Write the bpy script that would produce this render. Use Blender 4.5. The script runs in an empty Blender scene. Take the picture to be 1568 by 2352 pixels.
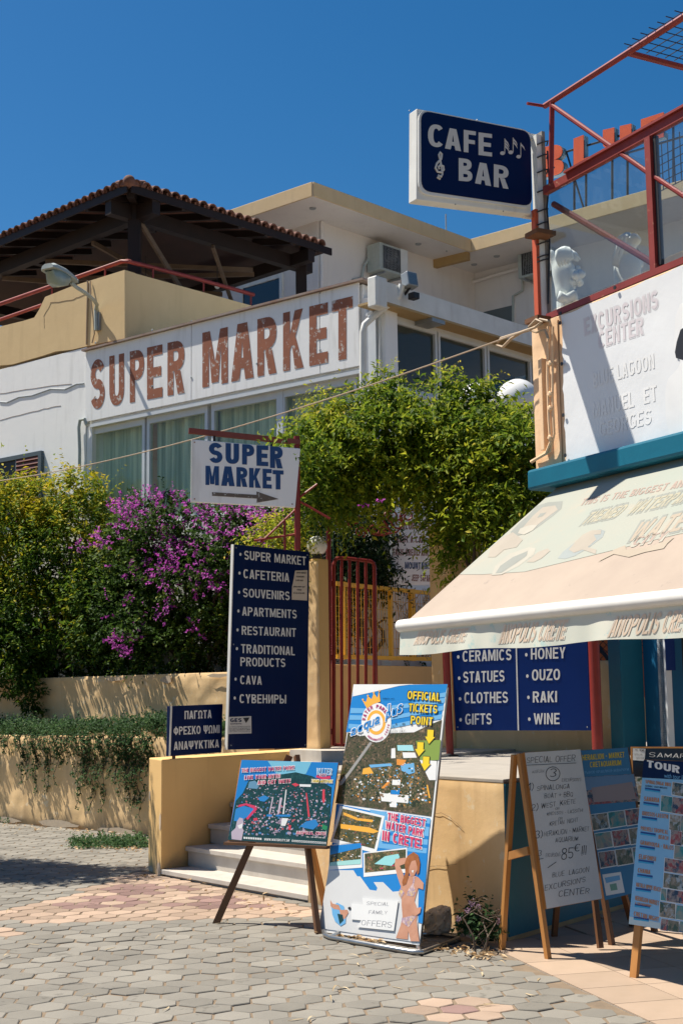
import bpy, math, random
import numpy as np
from mathutils import Vector, Matrix, noise
random.seed(7); rng = np.random.default_rng(7)
scn = bpy.context.scene; COL = scn.collection
# ---------------------------------------------------------------- camera, sky, sun, exposure
FPX = 3136.0; PITCH = math.atan(424/3136.); ROLL = .0133; EYE = Vector((0, 0, 1.65))
FW = Vector((0, math.cos(PITCH), math.sin(PITCH))); _R = Vector((1, 0, 0)); _U = Vector((0, -math.sin(PITCH), math.cos(PITCH)))
RT = _R*math.cos(ROLL) - _U*math.sin(ROLL); UP = _U*math.cos(ROLL) + _R*math.sin(ROLL)
cd = bpy.data.cameras.new('camera'); cam = bpy.data.objects.new('camera', cd); COL.objects.link(cam)
cd.sensor_fit = 'VERTICAL'; cd.sensor_height = 36; cd.sensor_width = 24; cd.lens = FPX/2352*36; cd.clip_end = 900; cd.clip_start = .05
cam.matrix_world = Matrix(((RT.x, UP.x, -FW.x, EYE.x), (RT.y, UP.y, -FW.y, EYE.y), (RT.z, UP.z, -FW.z, EYE.z), (0, 0, 0, 1)))
scn.camera = cam
SUN_EL = math.radians(62); SH = Vector((-.943, .333, 0)).normalized()
SUNV = Vector((SH.x*math.cos(SUN_EL), SH.y*math.cos(SUN_EL), math.sin(SUN_EL)))
w = bpy.data.worlds.new("World"); scn.world = w; w.use_nodes = True
nt = w.node_tree; bg = nt.nodes['Background']; sk = nt.nodes.new('ShaderNodeTexSky'); sk.sky_type = 'NISHITA'; sk.sun_disc = False
sk.sun_elevation = SUN_EL; sk.sun_rotation = math.atan2(SH.x, SH.y); sk.altitude = 100; sk.air_density = 1.0; sk.dust_density = .7; sk.ozone_density = 4.5
hs_ = nt.nodes.new('ShaderNodeHueSaturation'); hs_.inputs['Saturation'].default_value = 1.36; hs_.inputs['Hue'].default_value = .497; nt.links.new(sk.outputs[0], hs_.inputs['Color']); nt.links.new(hs_.outputs[0], bg.inputs[0]); bg.inputs[1].default_value = .060
sl = bpy.data.lights.new('sun', 'SUN'); sl.energy = 5.0; sl.angle = math.radians(.5); sl.color = (1, .93, .82)
so = bpy.data.objects.new('sun', sl); COL.objects.link(so); so.rotation_euler = SUNV.to_track_quat('Z', 'Y').to_euler()
scn.view_settings.view_transform = 'Standard'; scn.view_settings.look = 'None'; scn.view_settings.exposure = .74; scn.view_settings.gamma = 1
scn.view_settings.use_curve_mapping = False
scn.cycles.max_bounces = 8; scn.cycles.transparent_max_bounces = 16; scn.cycles.caustics_reflective = False; scn.cycles.caustics_refractive = False
# ---------------------------------------------------------------- geometry helpers (measured picture points -> places on real planes)
def ray(x, y): return FW*FPX + RT*(x-784) + UP*(1176-y)
def gz(x, y, z=0.):
    d = ray(x, y); return EYE + d*((z-EYE.z)/d.z)
def atY(x, y, Y):
    d = ray(x, y); return EYE + d*(Y/d.y)
def K(sx, sy, w):
    s = w/1568.
    return lambda x, y: ((sx+x*s)*.574148, (sy+y*s)*.574148)
K1 = K(0, 600, 1366); K2 = K(1366, 0, 1365); K3 = K(1366, 900, 1365); K4 = K(0, 1600, 1366); K5 = K(1366, 1800, 1365)
K6 = K(0, 2600, 1366); K7 = K(1366, 2600, 1365); K8 = K(0, 3300, 1500)
class Fr:
    def __init__(s, O, ex, ev): s.O = Vector(O); s.ex = Vector(ex).normalized(); s.ev = Vector(ev).normalized(); s.n = s.ex.cross(s.ev).normalized()
    def uv(s, x, y):
        d = ray(x, y); t = (s.O-EYE).dot(s.n)/d.dot(s.n); p = EYE+d*t-s.O
        u0 = p.dot(s.ex); v0 = p.dot(s.ev); c = s.ex.dot(s.ev)
        if abs(c) < 1e-4: return (u0, v0)
        return ((u0-c*v0)/(1-c*c), (v0-c*u0)/(1-c*c))
    def P(s, u, v, w=0.): return s.O + s.ex*u + s.ev*v + s.n*w
    def px(s, x, y, w=0.): return s.P(*s.uv(x, y), w)
    def off(s, w): return Fr(s.O+s.n*w, s.ex, s.ev)
def V(p, ang):
    a = math.radians(ang); e = Vector((math.sin(a), math.cos(a), 0))
    if ang < 0: e = -e
    return Fr((p[0], p[1], 0), e, (0, 0, 1))
def lean(a, b, d, h):                       # plane through ground points a, b leaning back by d over height h
    a = Vector(a); b = Vector(b); ex = (b-a).normalized(); n = Vector((ex.y, -ex.x, 0)); 
    return Fr(a, ex, Vector((0, 0, h))-n*d)
WL = {}
class MB:
    def __init__(s): s.v = []; s.f = []
    def add(s, vs, fs):
        n = len(s.v); s.v += [Vector(p) for p in vs]; s.f += [tuple(i+n for i in f) for f in fs]; return s
    def box(s, fr, u0, u1, v0, v1, w0, w1):
        P = fr.P; vs = [P(u, v, w) for w in (w0, w1) for (u, v) in ((u0, v0), (u1, v0), (u1, v1), (u0, v1))]
        return s.add(vs, [(3, 2, 1, 0), (4, 5, 6, 7), (0, 1, 5, 4), (1, 2, 6, 5), (2, 3, 7, 6), (3, 0, 4, 7)])
    def pbox(s, fr, x0, y0, x1, y1, w0, w1):    # rectangle from two opposite picture corners on the plane
        a = fr.uv(x0, y0); b = fr.uv(x1, y1)
        return s.box(fr, min(a[0], b[0]), max(a[0], b[0]), min(a[1], b[1]), max(a[1], b[1]), w0, w1)
    def poly(s, fr, pts, w0, w1=None, px=False):
        if px: pts = [fr.uv(*p) for p in pts]
        a = sum(pts[i][0]*pts[(i+1) % len(pts)][1]-pts[(i+1) % len(pts)][0]*pts[i][1] for i in range(len(pts)))
        if a < 0: pts = pts[::-1]
        n = len(pts)
        if w1 is None: return s.add([fr.P(*p, w0) for p in pts], [tuple(range(n))])
        vs = [fr.P(*p, w0) for p in pts]+[fr.P(*p, w1) for p in pts]
        fs = [tuple(range(n))[::-1], tuple(range(n, 2*n))]+[(i, (i+1) % n, n+(i+1) % n, n+i) for i in range(n)]
        return s.add(vs, fs)
    def tube(s, pts, r, seg=8, cap=True):
        pts = [Vector(p) for p in pts]; m = len(pts); rs = r if isinstance(r, (list, tuple)) else [r]*m
        vs = []; up = None
        for i, p in enumerate(pts):
            t = (pts[min(i+1, m-1)]-pts[max(i-1, 0)]).normalized()
            if up is None: up = t.orthogonal().normalized()
            up = (up - t*up.dot(t)); up = up.normalized() if up.length > 1e-5 else t.orthogonal().normalized()
            sd = t.cross(up)
            for k in range(seg):
                a = 2*math.pi*k/seg; vs.append(p+(up*math.cos(a)+sd*math.sin(a))*rs[i])
        fs = [(i*seg+k, i*seg+(k+1) % seg, (i+1)*seg+(k+1) % seg, (i+1)*seg+k) for i in range(m-1) for k in range(seg)]
        if cap: fs += [tuple(range(seg))[::-1], tuple(range((m-1)*seg, m*seg))]
        return s.add(vs, fs)
    def bar(s, p, q, w, h, up=(0, 0, 1)):
        p = Vector(p); q = Vector(q); t = (q-p).normalized(); sd = t.cross(Vector(up))
        if sd.length < 1e-4: sd = t.cross(Vector((1, 0, 0)))
        sd.normalize(); uu = sd.cross(t).normalized()
        vs = [c+sd*(a*w/2)+uu*(b*h/2) for c in (p, q) for (a, b) in ((-1, -1), (1, -1), (1, 1), (-1, 1))]
        return s.add(vs, [(3, 2, 1, 0), (4, 5, 6, 7), (0, 1, 5, 4), (1, 2, 6, 5), (2, 3, 7, 6), (3, 0, 4, 7)])
    def lathe(s, c, prof, seg=16, ax=(0, 0, 1)):
        c = Vector(c); az = Vector(ax).normalized(); a1 = az.orthogonal().normalized(); a2 = az.cross(a1)
        vs = [c+az*z+(a1*math.cos(2*math.pi*k/seg)+a2*math.sin(2*math.pi*k/seg))*r for (r, z) in prof for k in range(seg)]
        fs = [(i*seg+k, i*seg+(k+1) % seg, (i+1)*seg+(k+1) % seg, (i+1)*seg+k) for i in range(len(prof)-1) for k in range(seg)]
        fs += [tuple(range(seg))[::-1], tuple(range((len(prof)-1)*seg, len(prof)*seg))]
        return s.add(vs, fs)
    def ball(s, c, r, seg=20):
        return s.lathe(c, [(max(1e-3, r*math.sin(math.pi*i/12)), -r*math.cos(math.pi*i/12)) for i in range(13)], seg)
    def build(s, name, mat, parent=None, smooth=False, bevel=0, sub=0, **kw):
        me = bpy.data.meshes.new(name)
        if parent is not None: org = WL[parent.name]
        else:
            org = Vector(((min(v.x for v in s.v)+max(v.x for v in s.v))/2, (min(v.y for v in s.v)+max(v.y for v in s.v))/2, min(v.z for v in s.v)))
        me.from_pydata([v-org for v in s.v], [], s.f); me.materials.append(mat)
        o = bpy.data.objects.new(name, me); COL.objects.link(o)
        if parent is not None: o.parent = parent
        else: o.location = org
        WL[o.name] = org
        if smooth:
            me.polygons.foreach_set('use_smooth', [True]*len(me.polygons))
            if smooth != 'all': me.set_sharp_from_angle(angle=math.radians(40))
        if bevel:
            m = o.modifiers.new('bevel', 'BEVEL'); m.width = bevel; m.segments = 2; m.limit_method = 'ANGLE'
        for k, v in kw.items(): o[k] = v
        return o
def thing(name, label, cat, loc, group=None):
    o = bpy.data.objects.new(name, None); COL.objects.link(o); o.location = Vector(loc); o.empty_display_size = .1
    WL[o.name] = Vector(loc); o['label'] = label; o['category'] = cat
    if group: o['group'] = group
    return o
def tag(o, label, cat, group=None, kind=None):
    o['label'] = label; o['category'] = cat
    if group: o['group'] = group
    if kind: o['kind'] = kind
    return o
def inst(me, name, parent, loc, M3=None):
    o = bpy.data.objects.new(name, me); COL.objects.link(o); o.parent = parent
    M = (M3.to_4x4() if M3 is not None else Matrix.Identity(4)); M.translation = Vector(loc)-(WL[parent.name] if parent else Vector()); o.matrix_basis = M
    return o
_tc = {}
# ---------------------------------------------------------------- own sign-painter's alphabet, drawn as flat outlines (cap height 1)
def glyph(ch, t):
    """polygons and width of one capital, stroke t"""
    W = {'I': t, '.': t, ',': t, '!': t, ':': t, "'": t, '·': t, '1': .36, ' ': .28, '-': .34, 'M': .78, 'W': .92, 'М': .78, 'L': .5, 'E': .54, 'F': .52, 'T': .56, 'J': .46, 'Ы': .82, 'Ω': .66, 'Φ': .74, 'Ψ': .7, '(': .3, ')': .3, '/': .36, 'Γ': .5, 'O': .66, 'G': .66, 'Q': .66, 'C': .62, '&': .7}
    alias = dict(zip('ΑΒΕΖΗΙΚΜΝΟΡΤΥΧСВЕНРКОАТМХУ', 'ABEZHIKMNOPTYXCBEHPKOATMXY'))
    ch = alias.get(ch, ch); w = W.get(ch, .60); P = []; h = t*.88
    R = lambda x0, x1, y0, y1: P.append([(x0, y0), (x1, y0), (x1, y1), (x0, y1)])
    sg = lambda v, e: math.copysign(abs(v)**e, v)
    def arc(cx, cy, rx, ry, a0, a1, n=12, th=None, tv=None, e=.86):
        th = t if th is None else th; tv = h if tv is None else tv; pr = None
        for i in range(n+1):
            a = math.radians(a0+(a1-a0)*i/n); c, s = sg(math.cos(a), e), sg(math.sin(a), e)
            o = (cx+rx*c, cy+ry*s); q = (cx+(rx-th)*c, cy+(ry-tv)*s)
            if pr: P.append([pr[0], o, q, pr[1]])
            pr = (o, q)
    def strip(pts, tt=None):
        tt = tt or t; pr = None; m = len(pts)
        for i, (x, y) in enumerate(pts):
            a = pts[max(0, i-1)]; b = pts[min(m-1, i+1)]; dx, dy = b[0]-a[0], b[1]-a[1]; l = math.hypot(dx, dy); nx, ny = -dy/l*tt/2, dx/l*tt/2
            c = ((x+nx, y+ny), (x-nx, y-ny))
            if pr: P.append([pr[0], c[0], c[1], pr[1]])
            pr = c
    def bowl(y0, y1, x1=None):
        x1 = x1 or w; ry = (y1-y0)/2; rx = min(x1-t, ry*1.15); R(t, x1-rx, y1-h, y1); R(t, x1-rx, y0, y0+h); arc(x1-rx, (y0+y1)/2, rx, ry, -90, 90)
    if ch == ' ': pass
    elif ch == 'I': R(0, t, 0, 1)
    elif ch in 'EFL':
        R(0, t, 0, 1)
        if ch != 'L': R(t, w, 1-h, 1); R(t, w*.92, .5-h/2, .5+h/2)
        if ch != 'F': R(t, w, 0, h)
    elif ch == 'Γ': R(0, t, 0, 1); R(t, w, 1-h, 1)
    elif ch == 'П' or ch == 'Π': R(0, t, 0, 1); R(t, w-t, 1-h, 1); R(w-t, w, 0, 1)
    elif ch == 'Л': R(w*.3, w-t, 1-h, 1); R(w-t, w, 0, 1); P.append([(0, 0), (t, 0), (w*.3+t, 1-h), (w*.3, 1-h)])
    elif ch == 'T': R(0, w, 1-h, 1); R((w-t)/2, (w+t)/2, 0, 1-h)
    elif ch == 'H': R(0, t, 0, 1); R(w-t, w, 0, 1); R(t, w-t, .5-h/2, .5+h/2)
    elif ch in 'NИ':
        d = t*1.05
        if ch == 'N': R(0, t, 0, 1); R(w-t, w, 0, 1); P.append([(t, 1), (t, 1-d*1.5), (w-t, 0), (w-t, d*1.5)])
        else: R(0, t, 0, 1); R(w-t, w, 0, 1); P.append([(t, 0), (w-t, 1-d*1.5), (w-t, 1), (t, d*1.5)])
    elif ch == 'M':
        m = w/2; q = t*.62; P.append([(0, 0), (0, 1), (t*1.1, 1), (m, .42), (m, .05), (m-q*.8, .05), (t*.95, .72), (t*.95, 0)]); P.append([(w, 0), (w-t*.95, 0), (w-t*.95, .72), (m+q*.8, .05), (m, .05), (m, .42), (w-t*1.1, 1), (w, 1)])
    elif ch == 'W':
        m = w/2; P.append([(0, 1), (w*.2, 0), (w*.2+t*.9, 0), (m, .60), (m, .95), (m-t*.5, .95), (w*.2+t*.4, .35), (t, 1)]); P.append([(w, 1), (w-t, 1), (w*.8-t*.4, .35), (m+t*.5, .95), (m, .95), (m, .60), (w*.8-t*.9, 0), (w*.8, 0)])
    elif ch == 'A' or ch == 'Δ':
        m = w/2; q = .22; k = .20; L = [(0, 0), (m-t*.62, 1), (m, 1), (m, 1-t*1.45), (m-(m-t*1.05)*(1-(k+h+.02))*.62, k+h), (m, k+h), (m, k), ((m-t*.62)*k+t*1.05, k), (t*1.05, 0)]; P.append(L); P.append([(w-x, y) for x, y in L][::-1])
    elif ch == 'V': m = w/2; P.append([(0, 1), (m-t*.55, 0), (m+t*.55, 0), (w, 1), (w-t*1.08, 1), (m, t*1.6), (t*1.08, 1)])
    elif ch == 'Y': m = w/2; P.append([(0, 1), (m-t/2, .42), (m-t/2, 0), (m+t/2, 0), (m+t/2, .42), (w, 1), (w-t*1.12, 1), (m, .42+t*.95), (t*1.12, 1)])
    elif ch == 'X': m = w/2; P.append([(0, 0), (m-t*.62, .5), (.02, 1), (.02+t*1.15, 1), (m, .5+t*.95), (w-.02-t*1.15, 1), (w-.02, 1), (m+t*.62, .5), (w, 0), (w-t*1.15, 0), (m, .5-t*.95), (t*1.15, 0)])
    elif ch == 'K': P.append([(0, 0), (0, 1), (t, 1), (t, .60), (w-t*1.15, 1), (w, 1), (t+(w-t)*.42, .56), (w+.02, 0), (w-t*1.15, 0), (t+(w-t)*.16, .42), (t, .34), (t, 0)])
    elif ch == 'Z' : R(0, w, 1-h, 1); R(0, w, 0, h); P.append([(0, h), (t*1.2, h), (w, 1-h), (w-t*1.2, 1-h)])
    elif ch == 'Σ': R(0, w, 1-h, 1); R(0, w, 0, h); P.append([(0, h), (t*1.2, h), (w*.55+t*.5, .5), (t*1.2, 1-h), (0, 1-h), (w*.55-t*.6, .5)])
    elif ch == 'P': R(0, t, 0, 1); bowl(.42, 1)
    elif ch == 'R': R(0, t, 0, 1); bowl(.44, 1); P.append([(w*.40, .44), (w*.40+t*1.0, .44), (w, 0), (w-t*1.12, 0)])
    elif ch == 'B': R(0, t, 0, 1); bowl(.5, 1, w*.94); bowl(0, .5)
    elif ch == 'Ь': R(0, t, 0, 1); bowl(0, .56)
    elif ch == 'Ы': x = w; w = .56; R(0, t, 0, 1); bowl(0, .56); w = x; R(w-t, w, 0, 1)
    elif ch == 'D': R(0, t, 0, 1); rx = min(w-t, .46); R(t, w-rx, 1-h, 1); R(t, w-rx, 0, h); arc(w-rx, .5, rx, .5, -90, 90, 16)
    elif ch in 'OQ0': arc(w/2, .5, w/2, .5, 0, 360, 28); ch == 'Q' and P.append([(w*.58, .22), (w*.7, .3), (w, .02), (w*.85, -.04)])
    elif ch == 'Φ': arc(w/2, .5, w/2, .36, 0, 360, 26); R((w-t)/2, (w+t)/2, 0, .14); R((w-t)/2, (w+t)/2, .14+h, .86-h); R((w-t)/2, (w+t)/2, .86, 1)
    elif ch == 'Ψ': arc(w/2, .58, w/2, .36, 180, 360, 14); R(0, t, .58, 1); R(w-t, w, .58, 1); R((w-t)/2, (w+t)/2, 0, .22); R((w-t)/2, (w+t)/2, .22+h, 1)
    elif ch == 'Ω': arc(w/2, .58, w/2*.96, .42, -42, 222, 22); R(0, w*.38, 0, h); R(w*.62, w, 0, h); P.append([(w*.38-t, h), (w*.38, h), (w*.30, .36), (w*.12, .30)]); P.append([(w*.62+t, h), (w*.88, .30), (w*.70, .36), (w*.62, h)])
    elif ch == 'C': arc(w/2, .5, w/2, .5, 42, 318, 22)
    elif ch == 'G': arc(w/2, .5, w/2, .5, 42, 335, 22); R(w*.55, w-t, .36, .36+h); R(w-t, w, .10, .36+h)
    elif ch == '€': arc(w/2+.06, .5, w/2-.06, .5, 45, 315, 20); R(0, w*.7, .55, .55+h*.6); R(0, w*.65, .38, .38+h*.6)
    elif ch == 'U' or ch == 'Ü':
        R(0, t, .34, 1); R(w-t, w, .34, 1); arc(w/2, .34, w/2, .34, 180, 360, 14)
        if ch == 'Ü': R(w*.15, w*.35, 1.08, 1.2); R(w*.65, w*.85, 1.08, 1.2)
    elif ch == 'J': R(w-t, w, .3, 1); arc(w/2, .3, w/2, .3, 180, 360, 12)
    elif ch in 'S$':
        cy = .75-h/4; ry = .25-h/4; rx = w/2-t/2; pts = [(w/2+rx*math.cos(math.radians(a)), cy+ry*math.sin(math.radians(a))) for a in range(22, 271, 14)]; lo = [(w/2+rx*math.cos(math.radians(a)), 1-cy+ry*math.sin(math.radians(a))) for a in range(80, -159, -14)]; strip(pts+lo, (t+h)/2)
    elif ch == '1': R(w-t, w, 0, 1); P.append([(0, .72), (w-t, 1), (w-t, .82), (0, .58)])
    elif ch == '2': strip([(t/2, .72)]+[(w/2+(w/2-t/2)*math.cos(math.radians(a)), .70+(.30-t/2)*math.sin(math.radians(a))) for a in range(165, -46, -15)]+[(t*.7, h)]); R(0, w, 0, h)
    elif ch == '3': strip([(w/2+(w/2-t/2)*math.cos(math.radians(a)), .74+(.26-t/2)*math.sin(math.radians(a))) for a in range(150, -81, -15)]); strip([(w/2+(w/2-t/2)*math.cos(math.radians(a)), .26+(.26-t/2)*math.sin(math.radians(a))) for a in range(80, -151, -15)])
    elif ch == '4': R(w-t*1.8, w-t*.8, 0, 1); R(0, w-t*1.8, .24, .24+h); P.append([(0, .24+h), (t, .24+h), (w-t*1.8, .9), (w-t*1.8, 1)])
    elif ch == '5': R(.04, w*.95, 1-h, 1); R(.02, t+.02, .5, 1-h); strip([(t*.6, .54)]+[(w/2+(w/2-t/2)*math.cos(math.radians(a)), .31+(.31-t/2)*math.sin(math.radians(a))) for a in range(110, -151, -15)])
    elif ch == '6': arc(w/2, .3, w/2, .3, 0, 360, 22); strip([(t*.5, .34), (t*.8, .6), (w*.45, .86), (w*.85, .97)])
    elif ch == '7': R(0, w, 1-h, 1); P.append([(w*.2, 0), (w*.2+t, 0), (w, 1-h), (w-t, 1-h)])
    elif ch == '8': arc(w/2, .27, w/2, .27, 0, 360, 20); arc(w/2, .77, w*.44, .225, 0, 360, 20)
    elif ch == '9': arc(w/2, .7, w/2, .3, 0, 360, 22); strip([(w-t*.5, .66), (w-t*.8, .4), (w*.55, .14), (w*.15, .03)])
    elif ch == '-': R(0, w, .42, .42+h)
    elif ch == '+': R(0, w, .42, .42+h*.9); R((w-t)/2, (w+t)/2, .2, .42); R((w-t)/2, (w+t)/2, .42+h*.9, .72)
    elif ch == '.': R(0, t, 0, t)
    elif ch == ',': P.append([(0, t), (t, t), (t, 0), (t*.3, -t*.8)])
    elif ch == ':': R(0, t, 0, t); R(0, t, .5, .5+t)
    elif ch == "'": R(0, t, .72, 1)
    elif ch == '!': R(0, t, 0, t); R(0, t, t*1.7, 1)
    elif ch == ')': strip([(.02, 1.05), (.2, .75), (.24, .5), (.2, .25), (.02, -.05)])
    elif ch == '(': strip([(.26, 1.05), (.08, .75), (.04, .5), (.08, .25), (.26, -.05)])
    elif ch == '/': P.append([(0, 0), (t, 0), (w, 1), (w-t, 1)])
    elif ch == '&': arc(w*.4, .26, w*.4, .26, 0, 360, 18); arc(w*.42, .76, w*.28, .24, 0, 360, 16); P.append([(w*.72, .2), (w*.8, .3), (w, .02), (w*.85, 0)])
    else: return None, 0
    return P, w
def wordmesh(s, bold, shear):
    hand = bold < 0; t = max(.05, .145+bold*1.9) if not hand else .075
    x = 0; vs = []; fs = []; r_ = random.Random(len(s)*7+ord(s[0]))
    for ch in s:
        P, w = glyph(ch.upper() if ch in 'i' else ch, t)
        if P is None: return None
        jx, jy, sc = (r_.uniform(-.02, .02), r_.uniform(-.05, .05), r_.uniform(.86, 1.08)) if hand else (0, 0, 1)
        for p in P:
            n = len(vs); vs += [(x+jx+a*sc+(shear+(.06 if hand else 0))*b, b*sc+jy, 0) for a, b in p]; fs.append(tuple(range(n, n+len(p))))
        x += w*sc+max(.06, .17-t*.35)
    return np.array(vs), fs
def tmesh(s, bold, shear=0):
    k = (s, bold, shear)
    if k not in _tc:
        q = wordmesh(s, bold, shear)
        if q is not None: _tc[k] = q; return q
        c = bpy.data.curves.new('t', 'FONT'); c.body = s;  c.offset = min(bold, .015); c.resolution_u = 3; c.shear = shear
        o = bpy.data.objects.new('t', c); me = bpy.data.meshes.new_from_object(o)
        v = np.empty(len(me.vertices)*3); me.vertices.foreach_get('co', v); v = v.reshape(-1, 3)
        fs = [tuple(p.vertices) for p in me.polygons]; bpy.data.objects.remove(o); bpy.data.curves.remove(c); bpy.data.meshes.remove(me)
        _tc[k] = (v, fs)
    return _tc[k]
def txt(fr, s, BL, BR, h, mat, parent, w=.003, bold=.012, ext=0, name='lettering', shear=0, TL=None, grow=0, wf=None):
    v, fs = tmesh(s, bold, shear); mn = v.min(0); mx = v.max(0)
    TL = TL or (BL[0], BL[1]-h)
    a = Vector(fr.uv(*BL)); b = Vector(fr.uv(*BR)); c = Vector(fr.uv(*TL)); e1 = b-a; e2 = c-a
    if grow: g1 = e1.normalized()*grow; g2 = e2.normalized()*grow; a -= g1+g2; e1 += g1*2; e2 += g2*2
    q = (v-mn)/(mx-mn+1e-9)
    pts = [a+e1*float(t[0])+e2*float(t[1]) for t in q]
    m = MB(); m.v = [fr.P(p.x, p.y, w+(wf(p.x, p.y) if wf else 0)) for p in pts]; m.f = fs
    if ext:
        o = m.build(name, mat, parent); md = o.modifiers.new('s', 'SOLIDIFY'); md.thickness = ext; md.offset = -1; return o
    return m.build(name, mat, parent)
def quad(fr, pts, mat, parent, name, w=.002, w0=None):
    m = MB(); m.poly(fr, pts, w0 if w0 is not None else w, w if w0 is not None else None, px=True); return m.build(name, mat, parent)
# ---------------------------------------------------------------- materials
def newmat(name):
    m = bpy.data.materials.new(name); m.use_nodes = True; nt = m.node_tree; return m, nt, nt.nodes['Principled BSDF']
def c4(c): return (*c, 1)
def M(name, c1, c2=None, sc=4., rough=.75, bump=0., bsc=40., metal=0., spec=.4, c3=None, t3=.62, sc3=9., stretch=(1, 1, 1), emit=None, rnd=0., sharp=.25, coat=0, dirt=None, world=False, base=False):
    m, nt, p = newmat(name); N = nt.nodes.new; L = nt.links.new
    tc = N('ShaderNodeTexCoord'); mp = N('ShaderNodeMapping'); mp.inputs['Scale'].default_value = stretch; L(N('ShaderNodeNewGeometry').outputs['Position'] if world else tc.outputs['Object'], mp.inputs[0])
    last = None
    def noi(s, d=6, r=.6):
        n = N('ShaderNodeTexNoise'); n.inputs['Scale'].default_value = s; n.inputs['Detail'].default_value = d; n.inputs['Roughness'].default_value = r
        L(mp.outputs[0], n.inputs['Vector']); return n
    def ramp(src, lo, hi):
        r = N('ShaderNodeMapRange'); r.inputs['From Min'].default_value = lo; r.inputs['From Max'].default_value = hi; L(src, r.inputs['Value']); return r.outputs[0]
    def mix(f, a, b):
        x = N('ShaderNodeMix'); x.data_type = 'RGBA'
        if hasattr(f, 'node'): L(f, x.inputs[0])
        else: x.inputs[0].default_value = f
        for i, q in ((6, a), (7, b)):
            if hasattr(q, 'node'): L(q, x.inputs[i])
            else: x.inputs[i].default_value = c4(q)
        return x.outputs[2]
    cur = c1
    if c2 is None: c2 = tuple(v*.86 for v in c1)
    cur = mix(ramp(noi(sc).outputs[0], .5-sharp, .5+sharp), c1, c2)
    if c3: cur = mix(ramp(noi(sc3, 8, .7).outputs[0], t3, t3+.05), cur, c3)
    if dirt:
        n = N('ShaderNodeTexNoise'); n.inputs['Scale'].default_value = dirt[1]; n.inputs['Detail'].default_value = 5
        mp2 = N('ShaderNodeMapping'); mp2.inputs['Scale'].default_value = (2.6, 2.6, .35); L(tc.outputs['Object'], mp2.inputs[0]); L(mp2.outputs[0], n.inputs['Vector'])
        r = N('ShaderNodeMapRange'); r.inputs['From Min'].default_value = .54; r.inputs['From Max'].default_value = .85; r.inputs['To Max'].default_value = dirt[2]*.7; L(n.outputs[0], r.inputs['Value'])
        cur = mix(r.outputs[0], cur, dirt[0])
    if base:
        ps_ = N('ShaderNodeNewGeometry'); sz = N('ShaderNodeSeparateXYZ'); L(ps_.outputs['Position'], sz.inputs[0]); n5 = N('ShaderNodeTexNoise'); n5.inputs['Scale'].default_value = 3.5; n5.inputs['Detail'].default_value = 8; L(ps_.outputs['Position'], n5.inputs['Vector'])
        ma = N('ShaderNodeMath'); ma.operation = 'MULTIPLY_ADD'; L(n5.outputs[0], ma.inputs[0]); ma.inputs[1].default_value = -.55; L(sz.outputs[2], ma.inputs[2]); r5 = N('ShaderNodeMapRange'); r5.inputs['From Min'].default_value = -.08; r5.inputs['From Max'].default_value = -.26; r5.inputs['To Max'].default_value = .6; L(ma.outputs[0], r5.inputs['Value']); cur = mix(r5.outputs[0], cur, (.24, .18, .12))
    if rnd:
        oi = N('ShaderNodeObjectInfo'); at = N('ShaderNodeAttribute'); at.attribute_name = 'tone'
        ad = N('ShaderNodeMath'); ad.operation = 'ADD'; L(oi.outputs['Random'], ad.inputs[0]); L(at.outputs['Fac'], ad.inputs[1])
        fr = N('ShaderNodeMath'); fr.operation = 'FRACT'; L(ad.outputs[0], fr.inputs[0])
        mr = N('ShaderNodeMapRange'); mr.inputs['To Min'].default_value = 1-rnd; mr.inputs['To Max'].default_value = 1+rnd; L(fr.outputs[0], mr.inputs[0])
        hs = N('ShaderNodeHueSaturation'); L(cur, hs.inputs['Color']); L(mr.outputs[0], hs.inputs['Value']); cur = hs.outputs[0]
    L(cur, p.inputs['Base Color'])
    p.inputs['Roughness'].default_value = rough; p.inputs['Metallic'].default_value = metal; p.inputs['Specular IOR Level'].default_value = spec
    p.inputs['Coat Weight'].default_value = coat
    if bump:
        b = N('ShaderNodeBump'); b.inputs['Strength'].default_value = min(1, bump*40) if bump < .02 else 1; b.inputs['Distance'].default_value = bump
        nn = noi(bsc, 8, .65); L(nn.outputs[0], b.inputs['Height']); L(b.outputs[0], p.inputs['Normal'])
    if emit: p.inputs['Emission Color'].default_value = c4(emit[0]); p.inputs['Emission Strength'].default_value = emit[1]
    return m
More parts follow.
